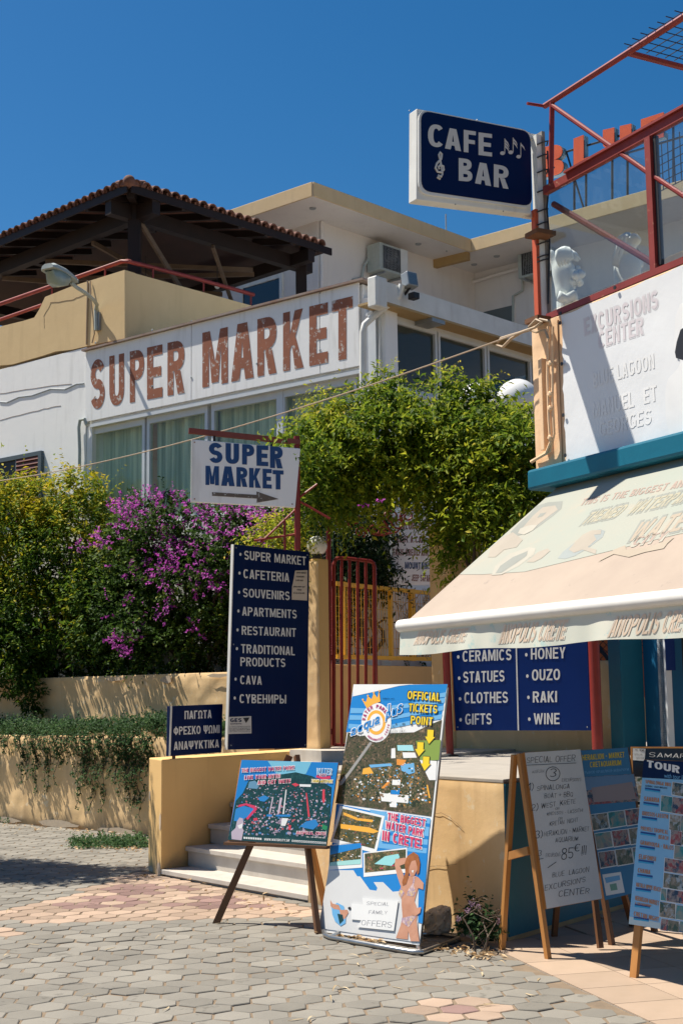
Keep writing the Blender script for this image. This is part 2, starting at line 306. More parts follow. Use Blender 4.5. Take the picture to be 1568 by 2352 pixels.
def glassmat(name, tint, refl=.5, rough=.02, dirt=.0):
    m, nt, p = newmat(name); N = nt.nodes.new; L = nt.links.new; nt.nodes.remove(p)
    t = N('ShaderNodeBsdfTransparent'); t.inputs[0].default_value = c4(tint); g = N('ShaderNodeBsdfGlossy'); g.inputs['Roughness'].default_value = rough; g.inputs[0].default_value = (.9, .95, 1, 1)
    fz = N('ShaderNodeFresnel'); ge = N('ShaderNodeNewGeometry'); im = N('ShaderNodeMath'); im.operation = 'MULTIPLY_ADD'; L(ge.outputs['Backfacing'], im.inputs[0]); im.inputs[1].default_value = -.8333; im.inputs[2].default_value = 1.5; L(im.outputs[0], fz.inputs[0]); mr = N('ShaderNodeMath'); mr.operation = 'MULTIPLY'; mr.inputs[1].default_value = refl*2; L(fz.outputs[0], mr.inputs[0])
    mx = N('ShaderNodeMixShader'); L(mr.outputs[0], mx.inputs[0]); L(t.outputs[0], mx.inputs[1]); L(g.outputs[0], mx.inputs[2]); out = mx.outputs[0]
    if dirt:
        d = N('ShaderNodeBsdfDiffuse'); d.inputs[0].default_value = (.6, .62, .6, 1); m2 = N('ShaderNodeMixShader'); m2.inputs[0].default_value = dirt; L(out, m2.inputs[1]); L(d.outputs[0], m2.inputs[2]); out = m2.outputs[0]
    L(out, nt.nodes['Material Output'].inputs[0]); return m
def leafmat(name, stops, trans=.35, rough=.45):
    m, nt, p = newmat(name); N = nt.nodes.new; L = nt.links.new
    at = N('ShaderNodeAttribute'); at.attribute_name = 'tone'; cr = N('ShaderNodeValToRGB'); L(at.outputs['Fac'], cr.inputs[0])
    e = cr.color_ramp.elements; e[0].position = stops[0][0]; e[0].color = c4(stops[0][1]); e[1].position = stops[-1][0]; e[1].color = c4(stops[-1][1])
    for s in stops[1:-1]: x = e.new(s[0]); x.color = c4(s[1])
    L(cr.outputs[0], p.inputs['Base Color']); p.inputs['Roughness'].default_value = .6; p.inputs['Specular IOR Level'].default_value = .16
    tr = N('ShaderNodeBsdfTranslucent'); g = N('ShaderNodeGamma'); g.inputs[1].default_value = .85; L(cr.outputs[0], g.inputs[0]); L(g.outputs[0], tr.inputs[0])
    mx = N('ShaderNodeMixShader'); mx.inputs[0].default_value = trans; L(p.outputs[0], mx.inputs[1]); L(tr.outputs[0], mx.inputs[2]); L(mx.outputs[0], nt.nodes['Material Output'].inputs[0]); return m
def photomat(name, cols, sc=60., rough=.35, stretch=(1, 1, 1), sc2=9., gloss=.4):
    m, nt, p = newmat(name); N = nt.nodes.new; L = nt.links.new
    tc = N('ShaderNodeTexCoord'); mp = N('ShaderNodeMapping'); mp.inputs['Scale'].default_value = stretch; L(tc.outputs['Object'], mp.inputs[0])
    ns = N('ShaderNodeTexNoise'); ns.inputs['Scale'].default_value = sc2; ns.inputs['Detail'].default_value = 10; ns.inputs['Roughness'].default_value = .7; L(mp.outputs[0], ns.inputs['Vector'])
    vo = N('ShaderNodeTexVoronoi'); vo.inputs['Scale'].default_value = sc; ad = N('ShaderNodeVectorMath'); ad.operation = 'MULTIPLY_ADD'; L(ns.outputs['Color'], ad.inputs[0]); ad.inputs[1].default_value = (.12, .12, .12); L(mp.outputs[0], ad.inputs[2]); L(ad.outputs[0], vo.inputs['Vector'])
    sp = N('ShaderNodeSeparateColor'); L(vo.outputs['Color'], sp.inputs[0]); a = N('ShaderNodeMath'); a.operation = 'MULTIPLY_ADD'; L(sp.outputs[0], a.inputs[0]); a.inputs[1].default_value = .45
    mr = N('ShaderNodeMapRange'); mr.inputs['From Min'].default_value = .3; mr.inputs['From Max'].default_value = .7; mr.inputs['To Max'].default_value = .55; L(ns.outputs[0], mr.inputs[0]); L(mr.outputs[0], a.inputs[2])
    cr = N('ShaderNodeValToRGB'); L(a.outputs[0], cr.inputs[0]); e = cr.color_ramp.elements
    tot = sum(x[1] for x in cols); acc = 0
    for i, (c, wt) in enumerate(cols):
        if i == 0: e[0].position = 0; e[0].color = c4(c)
        elif i == 1: e[1].position = acc/tot; e[1].color = c4(c)
        else: q = e.new(acc/tot); q.color = c4(c)
        acc += wt
    L(cr.outputs[0], p.inputs['Base Color']); p.inputs['Roughness'].default_value = rough; p.inputs['Specular IOR Level'].default_value = gloss; return m
def flat(name, c, rough=.5, spec=.4): return M(name, c, tuple(v*.93 for v in c), rough=rough, spec=spec)
m_yel = M('yellow_plaster', (.76, .51, .24), (.66, .43, .20), sc=2.5, rough=.88, bump=.007, bsc=6, c3=(.76, .60, .38), t3=.60, sc3=3.5, spec=.2, base=True, dirt=((.35, .2, .09), 3, .55))
m_yelS = M('smooth_yellow_plaster', (.73, .48, .20), (.66, .42, .17), base=True, sc=2, rough=.85, bump=.004, bsc=22, spec=.2, dirt=((.4, .22, .09), 3, .35))
m_yelR = M('rough_yellow_plaster', (.78, .55, .30), (.66, .45, .22), base=True, sc=2, rough=.9, bump=.010, bsc=6, c3=(.72, .58, .38), t3=.6, sc3=6, spec=.2, dirt=((.3, .18, .09), 3, .6))
m_yelP = M('pale_yellow_paint', (.68, .51, .28), (.62, .46, .25), sc=2, rough=.9, bump=.008, bsc=9, c3=(.66, .50, .27), t3=.66, sc3=4, spec=.2, dirt=((.4, .28, .15), 2, .5))
m_col = M('peach_plaster', (.82, .58, .37), (.74, .50, .30), sc=3, rough=.9, bump=.008, bsc=25, spec=.2, dirt=((.5, .28, .12), 3, .5))
m_white = M('white_plaster', (.86, .86, .84), (.80, .81, .80), sc=1.6, rough=.9, bump=.007, bsc=10, spec=.2, c3=(.5, .52, .5), t3=.68, sc3=5, dirt=((.38, .38, .36), 2.5, .5))
m_pink = M('warm_white_plaster', (.72, .68, .64), (.66, .62, .59), sc=1.2, rough=.9, bump=.004, bsc=12, spec=.2, dirt=((.45, .4, .36), 2, .35))
m_fascia = M('cream_fascia_paint', (.66, .50, .30), (.58, .43, .24), sc=2, rough=.9, bump=.006, bsc=9, spec=.2, dirt=((.42, .33, .22), 3, .6))
m_alu = M('white_window_frame', (.62, .65, .66), (.55, .58, .60), rough=.4, spec=.5)
m_board = M('weathered_white_board', (.85, .85, .83), (.78, .79, .78), sc=2, rough=.55, bump=.002, bsc=4, dirt=((.30, .28, .22), 4, .55), c3=(.45, .4, .34), t3=.72, sc3=14)
m_rust = M('faded_red_lettering', (.33, .115, .055), (.22, .08, .045), sc=3, rough=.7, c3=(.50, .46, .42), t3=.565, sc3=11)
m_navy = M('navy_sign_board', (.0025, .010, .052), (.003, .012, .062), sc=2, rough=.3, spec=.14, dirt=((.05, .06, .1), 3, .25))
m_blue2 = M('royal_blue_sign_board', (.002, .018, .11), (.003, .023, .14), sc=2, rough=.3, spec=.15)
m_ltr = M('white_lettering', (.72, .71, .68), (.60, .60, .58), sc=9, rough=.5)
m_whitep = M('white_painted_metal', (.74, .74, .70), (.62, .62, .58), sc=4, rough=.45, c3=(.22, .12, .06), t3=.69, sc3=14, dirt=((.35, .28, .2), 3, .5))
m_red = M('red_painted_steel', (.24, .022, .015), (.18, .018, .013), sc=8, rough=.45, c3=(.13, .035, .02), t3=.68, sc3=20, spec=.4)
m_redl = M('sun_faded_red_steel', (.27, .038, .03), (.19, .025, .02), sc=6, rough=.55, c3=(.42, .20, .12), t3=.63, sc3=14)
m_wood = M('brown_varnished_wood', (.17, .075, .03), (.10, .045, .02), sc=5, rough=.6, bump=.003, bsc=25, stretch=(1, 1, .15))
m_oak = M('orange_pine_wood', (.50, .23, .06), (.36, .15, .04), sc=6, rough=.55, bump=.002, bsc=25, stretch=(1, 1, .15))
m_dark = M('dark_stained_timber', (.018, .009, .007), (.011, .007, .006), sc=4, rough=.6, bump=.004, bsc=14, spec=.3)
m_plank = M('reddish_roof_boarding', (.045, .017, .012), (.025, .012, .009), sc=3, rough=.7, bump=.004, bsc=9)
m_tile = M('terracotta_roof_tile', (.17, .075, .05), (.11, .05, .035), sc=5, rough=.85, bump=.006, bsc=18, rnd=.3, c3=(.20, .15, .11), t3=.64, sc3=9)
m_stone = M('worn_white_marble', (.54, .50, .44), (.44, .40, .35), sc=6, rough=.55, bump=.003, bsc=25, c3=(.36, .30, .23), t3=.66, sc3=16, dirt=((.3, .24, .17), 4, .4))
m_conc = M('pale_concrete', (.38, .345, .30), (.30, .275, .24), sc=6, rough=.9, bump=.006, bsc=30)
m_teal = M('teal_wall_paint', (.0, .135, .21), (.0, .10, .165), sc=3, rough=.5, bump=.006, bsc=16, spec=.4, c3=(.02, .22, .32), t3=.68, sc3=8)
m_blued = M('deep_blue_paint', (.0, .09, .20), (.0, .07, .15), sc=3, rough=.6, bump=.003, bsc=16)
m_black = M('black_metal', (.02, .02, .022), rough=.5)
m_grey = M('grey_metal', (.3, .32, .33), rough=.4, metal=.3, bump=.001)
m_steel = M('scratched_bare_steel', (.45, .45, .44), (.3, .3, .3), sc=12, rough=.3, metal=.9)
m_lamp = M('lamp_housing_grey', (.42, .46, .43), (.33, .37, .35), sc=6, rough=.5, dirt=((.2, .2, .17), 4, .5))
m_globe = M('opal_white_globe', (.85, .84, .80), rough=.18, spec=.6)
m_curt = M('pale_green_curtain', (.78, .79, .62), (.40, .44, .34), sc=3.2, rough=.9, stretch=(5, 5, .12), sharp=.12)  # darker vertical stripes paint fold shading into the cloth
m_int = M('dim_room_wall', (.45, .45, .42), rough=.9)
m_soil = M('dry_soil', (.16, .11, .07), (.10, .07, .045), sc=6, rough=1, bump=.02, bsc=20)
m_stat = M('white_plaster_statue', (.80, .80, .76), (.7, .7, .66), sc=7, rough=.7, bump=.01, bsc=16)
m_cable = M('beige_cable', (.44, .33, .22), (.36, .27, .18), rough=.6)
m_glass = glassmat('window_glass', (.90, .94, .90), .2)
m_glassd = glassmat('dusty_railing_glass', (.86, .90, .90), .4, .03, .025)
m_navyp = M('navy_ink', (.01, .05, .16), (.01, .06, .19), sc=7, rough=.5)
m_mag = flat('pink_print', (.62, .04, .12)); m_yl = flat('yellow_print', (.83, .60, .02)); m_ogl = flat('gold_print', (.85, .42, .05)); m_wp = flat('white_print', (.80, .80, .78), .35)
m_skyb = flat('light_blue_print', (.16, .42, .70), .3); m_skyd = flat('blue_print', (.02, .22, .58), .3); m_ink = flat('black_marker_ink', (.02, .02, .025)); m_gink = flat('grey_pencil_line', (.25, .25, .27))
m_skin = M('tanned_skin_print', (.62, .33, .22), (.48, .22, .13), sc=12, rough=.35); m_hair = M('auburn_hair_print', (.42, .15, .045), (.22, .07, .02), sc=40, rough=.4)
m_flor = photomat('floral_print', [((.6, .3, .3), 1), ((.8, .6, .5), 1), ((.3, .2, .35), 1), ((.7, .5, .2), 1)], 120)
m_aer = photomat('aerial_view_print', [((.025, .035, .012), 4), ((.05, .06, .02), 3), ((.13, .09, .05), 1.2), ((.02, .03, .012), 2.5), ((.30, .20, .12), 1), ((.32, .24, .14), .8)], 90, sc2=12)
m_aerp = photomat('park_view_print', [((.02, .03, .012), 4), ((.045, .06, .02), 4), ((.10, .09, .04), 2), ((.28, .18, .09), 1.6), ((.45, .28, .08), .9), ((.62, .60, .55), 1)], 110, sc2=18)
m_wood2 = photomat('treetop_view_print', [((.006, .03, .035), 4), ((.012, .055, .05), 4), ((.008, .04, .045), 5), ((.02, .09, .08), 2), ((.10, .16, .20), .8), ((.30, .26, .32), .6)], 100, sc2=14)
m_pics = [photomat('snapshot_print_a', [((.02, .12, .35), 2), ((.03, .07, .04), 2), ((.25, .2, .14), 1), ((.35, .4, .42), 1), ((.02, .05, .06), 2)], 26, sc2=8),
          photomat('snapshot_print_b', [((.02, .06, .04), 2), ((.02, .22, .24), 2), ((.3, .26, .2), 1), ((.04, .1, .2), 1)], 20, sc2=7),
          photomat('snapshot_print_c', [((.05, .04, .05), 2), ((.3, .05, .05), 1), ((.3, .25, .22), 1), ((.02, .04, .08), 2)], 34, sc2=9)]
def F2(a, b, z=0): return Fr((a[0], a[1], z), (b[0]-a[0], b[1]-a[1], 0), (0, 0, 1))
def prism(pts, z0, z1): return MB().poly(Fr((0, 0, 0), (1, 0, 0), (0, 1, 0)), pts, z0, z1)
def inpoly(x, y, P):
    r = False; j = len(P)-1
    for i in range(len(P)):
        if (P[i][1] > y) != (P[j][1] > y) and x < (P[j][0]-P[i][0])*(y-P[i][1])/(P[j][1]-P[i][1])+P[i][0]: r = not r
        j = i
    return r
# ---------------------------------------------------------------- ground and paving
m_sand = M('sandy_joints', (.24, .175, .115), (.15, .115, .08), sc=9, rough=1, bump=.006, bsc=60)
g = prism([(-160, -60), (160, -60), (160, 300), (-160, 300)], -.2, -.012).build('ground', m_sand); g['kind'] = 'structure'
pav = prism([(-12, 3), (9, 3), (9, 30), (-12, 30)], -.011, -.007).build('pavement', m_sand); pav['kind'] = 'structure'
KF = K(1500, 3796, 700)
pc = gz(*KF(755, 535)); e1 = (gz(*KF(1080, 525))-gz(*KF(425, 545))).normalized(); e2 = Vector((-e1.y, e1.x, 0)); HW = .2
v37 = Vector((.602, .799)); B0 = Vector((-1.74, 13.18)); R0 = Vector((-.31, 11.37)); PC = Vector((1.08, 9.5))
foot = [(-1.92, 13.6), tuple(B0), tuple(R0), tuple(PC), (6, 16), (6, 30), (-12, 30), (-12, 25.8), (-4.76, 19.21), (-2.42, 17.1), (-1.2, 16)]
TE0 = gz(1164, 2193); TE1 = gz(1494, 2348); td = (TE1-TE0).normalized(); tn = Vector((-td.y, td.x, 0))
def pm(name, c1, c2, v=.22): return M(name, c1, c2, sc=2.2, rough=.88, bump=.006, bsc=45, rnd=v, spec=.2, c3=tuple(v_*.62 for v_ in c1), t3=.60, sc3=4.5, world=True)
m_pg = pm('grey_paver', (.232, .215, .182), (.185, .172, .148), .17); m_pp = pm('peach_paver', (.37, .275, .205), (.31, .225, .165)); m_pr = pm('red_paver', (.24, .155, .135), (.19, .12, .105))
def hexmesh(name, m):
    R = HW/math.sqrt(3)*.962; vs = []; jit = [(random.uniform(.955, 1.008) if random.random() < .8 else random.uniform(.88, .94), random.uniform(-.012, .012), random.uniform(-.0015, .0015)) for _ in range(6)]
    for (r, z) in ((R, -.02), (R, -.004), (R*.955, .0), (R*.5, .0012)):
        for k in range(6):
            a = math.pi/6+k*math.pi/3; q_ = jit[k]; vs.append((r*math.cos(a+q_[1])*q_[0]*(1+random.uniform(-.006, .006)), r*math.sin(a+q_[1])*q_[0]*(1+random.uniform(-.006, .006)), z+q_[2]*(z > -.01)))
    fs = [(i*6+k, i*6+(k+1) % 6, (i+1)*6+(k+1) % 6, (i+1)*6+k) for i in range(3) for k in range(6)]+[tuple(range(18, 24))]
    me = bpy.data.meshes.new(name); me.from_pydata(vs, [], fs); me.materials.append(m); return me
hm = {c: [hexmesh('paver', m) for _ in range(9)] for c, m in (('g', m_pg), ('p', m_pp), ('r', m_pr))}
Zp = [(-60, 2092), (0, 2090), (209, 2040), (285, 2008), (345, 2000), (735, 2085), (737, 2106), (0, 2118), (-60, 2120)]
Zr = [(120, 2082), (285, 2028), (365, 2022), (610, 2078), (560, 2090), (330, 2078), (90, 2100)]
Zr2 = [(-60, 2132), (30, 2128), (60, 2140), (30, 2152), (-60, 2152)]
Mw2 = lambda p: (lambda d: (784+FPX*d.dot(RT)/d.dot(FW), 1176-FPX*d.dot(UP)/d.dot(FW)))(Vector(p)-EYE)
cells = []
for j in range(-12, 110):
    for i in range(-60, 60):
        p = pc+e1*(HW*(i+.5*(j % 2)))+e2*(HW*.866*j)
        if p.y < 5.2 or p.y > 27 or p.x < -11: continue
        if inpoly(p.x, p.y, foot): continue
        if (p-TE0).dot(tn) > -.07 : continue
        x, y = Mw2(p)
        if x < -700 or x > 2000: continue
        d = (p-pc).length; c = 'g'
        if d < .05: c = 'r'
        elif d < .25: c = 'p'
        elif inpoly(x, y, Zr): c = 'r' if random.random() < .62 else 'p'
        elif inpoly(x, y, Zp) or inpoly(x, y, Zr2): c = 'p'
        vis = -20 < x < 1590 and y < 2380
        cells.append((not vis, p.y, p, c))
cells.sort(key=lambda t: (t[0], t[1]))
for _, _, p, c in cells[:298]:
    inst(random.choice(hm[c]), 'paver', pav, p+Vector((0, 0, random.uniform(-.004, .002))), Matrix.Rotation(math.atan2(e1.y, e1.x)+random.uniform(-.012, .012)+random.randrange(6)*math.pi/3, 3, 'Z') @ Matrix.Rotation(random.uniform(-.02, .02), 3, 'X'))
for c, m, nm in (('g', m_pg, 'grey_pavers'), ('p', m_pp, 'peach_pavers'), ('r', m_pr, 'red_pavers')):
    vs = []; fs = []; tn_ = []
    for _, _, p, cc in cells[298:]:
        if cc != c: continue
        me = random.choice(hm[c]); R3 = Matrix.Rotation(math.atan2(e1.y, e1.x)+random.uniform(-.012, .012), 3, 'Z'); n0 = len(vs); o = p+Vector((0, 0, random.uniform(-.0025, .0015)))
        vs += [R3 @ v.co+o for v in me.vertices]; fs += [tuple(q+n0 for q in f.vertices) for f in me.polygons]; tn_ += [random.random()]*len(me.vertices)
    mb = MB(); mb.v = vs; mb.f = fs
    if vs:
        o = mb.build(nm, m, pav); o['kind'] = 'stuff'; a = o.data.attributes.new('tone', 'FLOAT', 'POINT'); a.data.foreach_set('value', tn_)
m_ft = M('beige_floor_tile', (.43, .32, .235), (.375, .28, .20), sc=5, rough=.5, bump=.0015, bsc=40, rnd=.1, spec=.4)
flo = MB().add([TE0-td*1.5+tn*.0+Vector((0, 0, -.006)), TE1+td*3+Vector((0, 0, -.006)), TE1+td*3+tn*6+Vector((0, 0, -.006)), TE0-td*4+tn*6+Vector((0, 0, -.006))], [(0, 1, 2, 3)]).build('shop_floor', m_conc); flo['kind'] = 'structure'
tm = MB(); fz = Fr((0, 0, 0), (1, 0, 0), (0, 1, 0)); T = .40
tm.poly(fz, [(.003, .003), (T-.003, .003), (T-.003, T-.003), (.003, T-.003)], -.004, .003)
tme = bpy.data.meshes.new('floor_tile'); tme.from_pydata([tuple(v) for v in tm.v], [], tm.f); tme.materials.append(m_ft)
TR = Matrix(((td.x, tn.x, 0), (td.y, tn.y, 0), (0, 0, 1)))
for i in range(-7, 9):
    for j in range(0, 12):
        p = TE0+td*(i*T-.1)+tn*(j*T)
        if inpoly(p.x+td.x*.16+tn.x*.16, p.y+td.y*.16+tn.y*.16, foot): continue
        inst(tme, 'floor_tile', flo, p, TR)
# ---------------------------------------------------------------- stair, low walls, terrace
Bi = B0+Vector((.588, .809))*2.6; Ao = Vector((-1.92, 13.6))+Vector((.588, .809))*2.6
lw = prism([(-1.92, 13.6), tuple(B0), tuple(Bi), tuple(Ao)], -.01, 1.08).build('low_wall', m_yelS, bevel=.012)
tag(lw, 'smooth yellow low wall left of the marble steps, under the navy signs', 'wall')
b = MB(); ef = F2((-1.92, 13.6), B0)
def rough_panel(fr, u0, u1, v0, v1, w, amp, nu, nv, seed=0):
    mb = MB(); vs = []
    for j in range(nv+1):
        for i in range(nu+1):
            u = u0+(u1-u0)*i/nu; v = v0+(v1-v0)*j/nv; p = fr.P(u, v, 0)
            d = noise.noise(p*3.1+Vector((seed, 0, 0)))*.6+noise.noise(p*8+Vector((seed, 3, 0)))*.3+noise.noise(p*19)*.15
            e = 0 if i in (0, nu) or j in (0, nv) else 1
            vs.append(fr.P(u, v, w*e+amp*d*e))
    fs = [(j*(nu+1)+i, j*(nu+1)+i+1, (j+1)*(nu+1)+i+1, (j+1)*(nu+1)+i) for j in range(nv) for i in range(nu)]
    mb.v = vs; mb.f = fs; return mb
rough_panel(ef, .0, ef.uv(372, 1900)[0] if False else .457, 0, 1.08, .012, .02, 16, 36).build('rough_end_face', m_yelR, lw, smooth='all') if False else None
st = thing('marble_staircase', 'worn white marble steps rising between the two yellow walls', 'steps', (-1.0, 12.3, 0))
zs = [.06, .245, .43, .615, .80, .985]
for k, z in enumerate(zs):
    L = B0+v37*(.32*k)+Vector((.004, 0)); R = R0+v37*(.32*k); fr = F2(L, R); ln = (R-L).length; L2 = B0+v37*(.32*(k+1)); 
    d = .40
    if k: MB().box(fr, 0.005, ln-.005, zs[k-1], z-.045, -.32, -.03).build('riser', m_stone, st)
    else: MB().box(fr, .02, ln-.02, -.01, .012, -.3, -.03).build('riser', m_conc, st)
    MB().box(fr, -.0 if k else -.03, ln-.004, z-.045, z, -.36, .0).build('tread', m_stone, st, bevel=.006)
lp = B0+v37*1.92; rp = R0+v37*1.92
MB().poly(fz, [tuple(lp), tuple(rp), tuple(rp+v37*3), tuple(lp+v37*3)], .9, 1.1).build('landing', m_stone, st)
tp = [tuple(R0), tuple(PC), tuple(PC+v37*6.5), (1.6, 20), tuple(R0+v37*6)]
ter = thing('terrace_block', 'yellow plastered terrace base with a pale concrete top, behind the tall poster stand', 'wall', (.6, 10.6, 0))
prism(tp, -.01, 1.045).build('wall', m_yel, ter)
prism([(p[0], p[1]) for p in tp], 1.047, 1.075).build('concrete_top', m_conc, ter, bevel=.006)
ff = F2(R0, PC); fl = (PC-R0).length
rough_panel(ff, 0.002, fl-.002, 0, 1.04, .004, .006, 60, 36, 5).build('rough_plaster', m_yelR, ter, smooth='all')
sf = F2(PC, PC+v37*4); MB().box(sf, .004, 4.2, 0.03, 1.043, .0, .012).build('teal_side', m_teal, ter)
# retaining walls
rw = V((-4.76, 19.21), -48)
def wall(fr, u0, u1, z0, z1, th, mat, name, label, cap=None):
    return tag(MB().box(fr, u0, u1, z0, z1, -th, 0).build(name, mat, bevel=.01), label, 'wall')
w1 = wall(rw, -7, 5.1, -.01, 1.18, .25, m_yelR, 'retaining_wall', 'lower yellow retaining wall under hanging creeper beside the pavement')
r1 = rough_panel(rw, -2.5, 4.6, 0, 1.17, .012, .03, 130, 24, 3); r1.build('rough_plaster', m_yelR, w1, smooth='all')
uw = V((-4.1, 19.9), -48)
w2 = wall(uw, -7, 5.0, .9, 1.98, .25, m_yelR, 'retaining_wall', 'upper yellow retaining wall below the bougainvillea')
rough_panel(uw, -3, 4.9, 1.0, 1.97, .012, .03, 130, 24, 9).build('rough_plaster', m_yelR, w2, smooth='all')
so_ = MB().box(rw, -7, 5.0, .9, 1.12, -.92, -.26).build('planter_soil', m_soil); so_['kind'] = 'structure'
so2 = MB().poly(fz, [tuple(uw.P(-7, 0, -.26)[:2]), tuple(uw.P(4.9, 0, -.26)[:2]), (.2, 24), (-6, 27), (-12, 27)], 1.0, 1.9).build('garden_soil', m_soil); so2['kind'] = 'structure'
# gate pillar and globe
gp = Vector((-.259, 14.75)); a1 = Vector((-.77, .64))*.27; a2 = Vector((.64, .77))*.17
pl = prism([tuple(gp), tuple(gp+a2), tuple(gp+a1+a2), tuple(gp+a1)], 1.0, 3.14).build('gate_pillar', m_yelS, bevel=.01); tag(pl, 'yellow gate pillar carrying a white globe lamp, right of the tall navy sign', 'pillar')
rough_panel(F2(gp+a1, gp), 0, .27, 1.08, 3.12, .01, .014, 14, 90, 4).build('rough_plaster', m_yelR, pl, smooth='all')
def globe(c, r, label, stand=.0, group='round white globe lamps'):
    t = thing('globe_lamp', label, 'lamp', c-Vector((0, 0, r*1.25)), group)
    MB().ball(c, r, 24).build('globe', m_globe, t, smooth='all')
    MB().lathe(c-Vector((0, 0, r*1.22)), [(r*.62, 0), (r*.66, .02), (r*.5, .06)], 16).build('base', m_black, t)
    if stand: MB().tube([c-Vector((0, 0, r*1.2)), c-Vector((0, 0, r*1.2+stand))], .025).build('post', m_whitep, t)
globe(atY(728, 1254, 14.85), .112, 'white globe lamp on the yellow gate pillar')
rpA = (.955, 14.95); rpB = (1.13, 14.4); rpC = (2.78, 13.45)
p2_ = prism([rpA, rpB, (1.5, 14.6), (1.3, 15.2)], 1.0, 3.5).build('gate_pillar', m_yel, bevel=.01); tag(p2_, 'yellow wall pier right of the red gate, half under the awning', 'pillar')
w3 = wall(F2((1.16, 14.42), rpC), 0, 1.9, 1.0, 1.97, .2, m_yelR, 'terrace_wall', 'rough yellow wall behind the ceramics and honey sign')
gf = V((-.02, 16.5), 35)
w4 = wall(gf, -.6, 3.2, 1.0, gf.uv(860, 1528)[1], .2, m_yelS, 'garden_wall', 'low smooth yellow wall seen through and beside the red gate')
# red gate
G = V((-.17, 15.07), 60); gt = thing('iron_gate', 'red barred iron gate with rounded top, standing ajar by the pillar', 'gate', G.P(0, 1.1))
gb, gtop, gt2 = 1716, 1283, 1292
def tpx(mb, fr, pts, r, seg=8, w=0): mb.tube([fr.px(x, y, w) for x, y in pts], r, seg)
mb = MB(); tpx(mb, G, [(766, 1712), (766, 1300), (768, 1288), (774, 1282), (800, 1283), (850, 1289), (857, 1293), (860, 1303), (860, 1716)], .023); tpx(mb, G, [(766, 1711), (860, 1713)], .019); mb.build('gate_frame', m_red, gt, smooth=True)
for x in (784.5, 802.5, 821.5, 840):
    mb = MB(); tpx(mb, G, [(x, 1713), (x, 1286+(x-784)*.09)], .018); mb.build('bar', m_red, gt, smooth=True)
mb = MB(); tpx(mb, G, [(838, 1612), (850, 1611)], .013); mb.tube([G.px(868, 1604, .02), G.px(871, 1610, .05), G.px(871, 1622, .05), G.px(867, 1628, .02)], .008); mb.build('latch', m_red, gt, smooth=True)
mb = MB(); mb.pbox(G, 863, 1300, 868, 1716, -.03, .0); mb.build('closing_stile', m_red, gt)
gp1 = MB(); gp1.tube([G.px(754.5, 1717), G.px(754.5, 1060)], .028, 10); o = gp1.build('gate_post', m_red, smooth=True); tag(o, 'tall red steel post beside the globe lamp, rising into the vine', 'post')
for y in (1340, 1510, 1680): MB().box(G, *(lambda a, b: (a[0], b[0]))(G.uv(757, y), G.uv(764, y)), G.uv(757, y)[1]-.03, G.uv(757, y)[1]+.03, -.01, .01).build('hinge', m_red, o)
# scrollwork arch
sw = thing('iron_scrollwork', 'dark red curled ironwork arch half hidden in the vine above the gate', 'ironwork', G.P(.2, 3.4))
KG = K(1150, 2050, 700)
def spiral(c, r0, turns, a0, sgn=1, n=26):
    return [(c[0]+r0*(1-t*.8)*math.cos(a0+sgn*t*turns*6.283), c[1]+r0*(1-t*.8)*math.sin(a0+sgn*t*turns*6.283)) for t in [i/n for i in range(n+1)]]
for pts in ([KG(640, 180), KG(740, 150), KG(830, 200), KG(900, 190), KG(1000, 170), KG(1060, 100), KG(1040, 30), KG(1100, -30), KG(1180, -10)],
            spiral(KG(500, 50), 16, 1.3, 0), spiral(KG(620, 60), 18, 1.4, 2), spiral(KG(670, 170), 14, 1.4, 1, -1), spiral(KG(800, 160), 15, 1.4, 3), spiral(KG(880, 170), 15, 1.3, 0, -1), spiral(KG(950, 40), 20, 1.5, 2), spiral(KG(1090, 30), 20, 1.5, 1), spiral(KG(1010, 90), 16, 1.3, 4, -1)):
    mb = MB(); tpx(mb, G, pts, .011, 6, -.05); mb.build('scroll', m_red, sw, smooth=True)
# yellow fence
yf = thing('mesh_fence', 'bright yellow steel fence with wire mesh on the low wall behind the gate', 'fence', gf.P(.8, 1.9))
m_yf = M('yellow_fence_paint', (.80, .44, .02), (.66, .34, .02), sc=8, rough=.5)
zt = gf.uv(884, 1352)[1]; zb = gf.uv(884, 1511)[1]; U0 = gf.uv(770, 1350)[0]; U1 = gf.uv(1010, 1360)[0]
for z in (zt, zb): MB().box(gf, U0, U1, z-.025, z+.025, -.02, .02).build('rail', m_yf, yf)
for x in (790, 897, 944, 949, 1000): u = gf.uv(x, 1400)[0]; MB().box(gf, u-.02, u+.02, zb-.03, zt+.03, -.03, .015).build('post', m_yf, yf)
mb = MB()
for i in range(int((U1-U0)/.06)): mb.box(gf, U0+i*.06, U0+i*.06+.004, zb, zt, .001, .006)
for i in range(int((zt-zb)/.12)): mb.box(gf, U0, U1, zb+i*.12, zb+i*.12+.004, .006, .011)
mb.build('wire_mesh', m_yf, yf)
mb = MB(); a = gf.uv(905, 1324); b = gf.uv(1010, 1310); mb.box(gf.off(-.9), a[0], b[0], a[1]-.03, a[1]+.03, 0, .05); mb.build('upper_rail', m_yf, yf)
mg = M('green_wire', (.05, .12, .08), rough=.5); gw = MB(); wf = gf.off(-.3)
ua, ub = wf.uv(765, 1300)[0], wf.uv(985, 1300)[0]; za, zb2 = wf.uv(870, 1345)[1], wf.uv(870, 1120)[1]
for i in range(int((ub-ua)/.1)): gw.box(wf, ua+i*.1, ua+i*.1+.004, za, zb2, 0, .004)
for i in range(int((zb2-za)/.1)): gw.box(wf, ua, ub, za+i*.1, za+i*.1+.004, .004, .008)
gw.build('green_mesh', mg, yf)
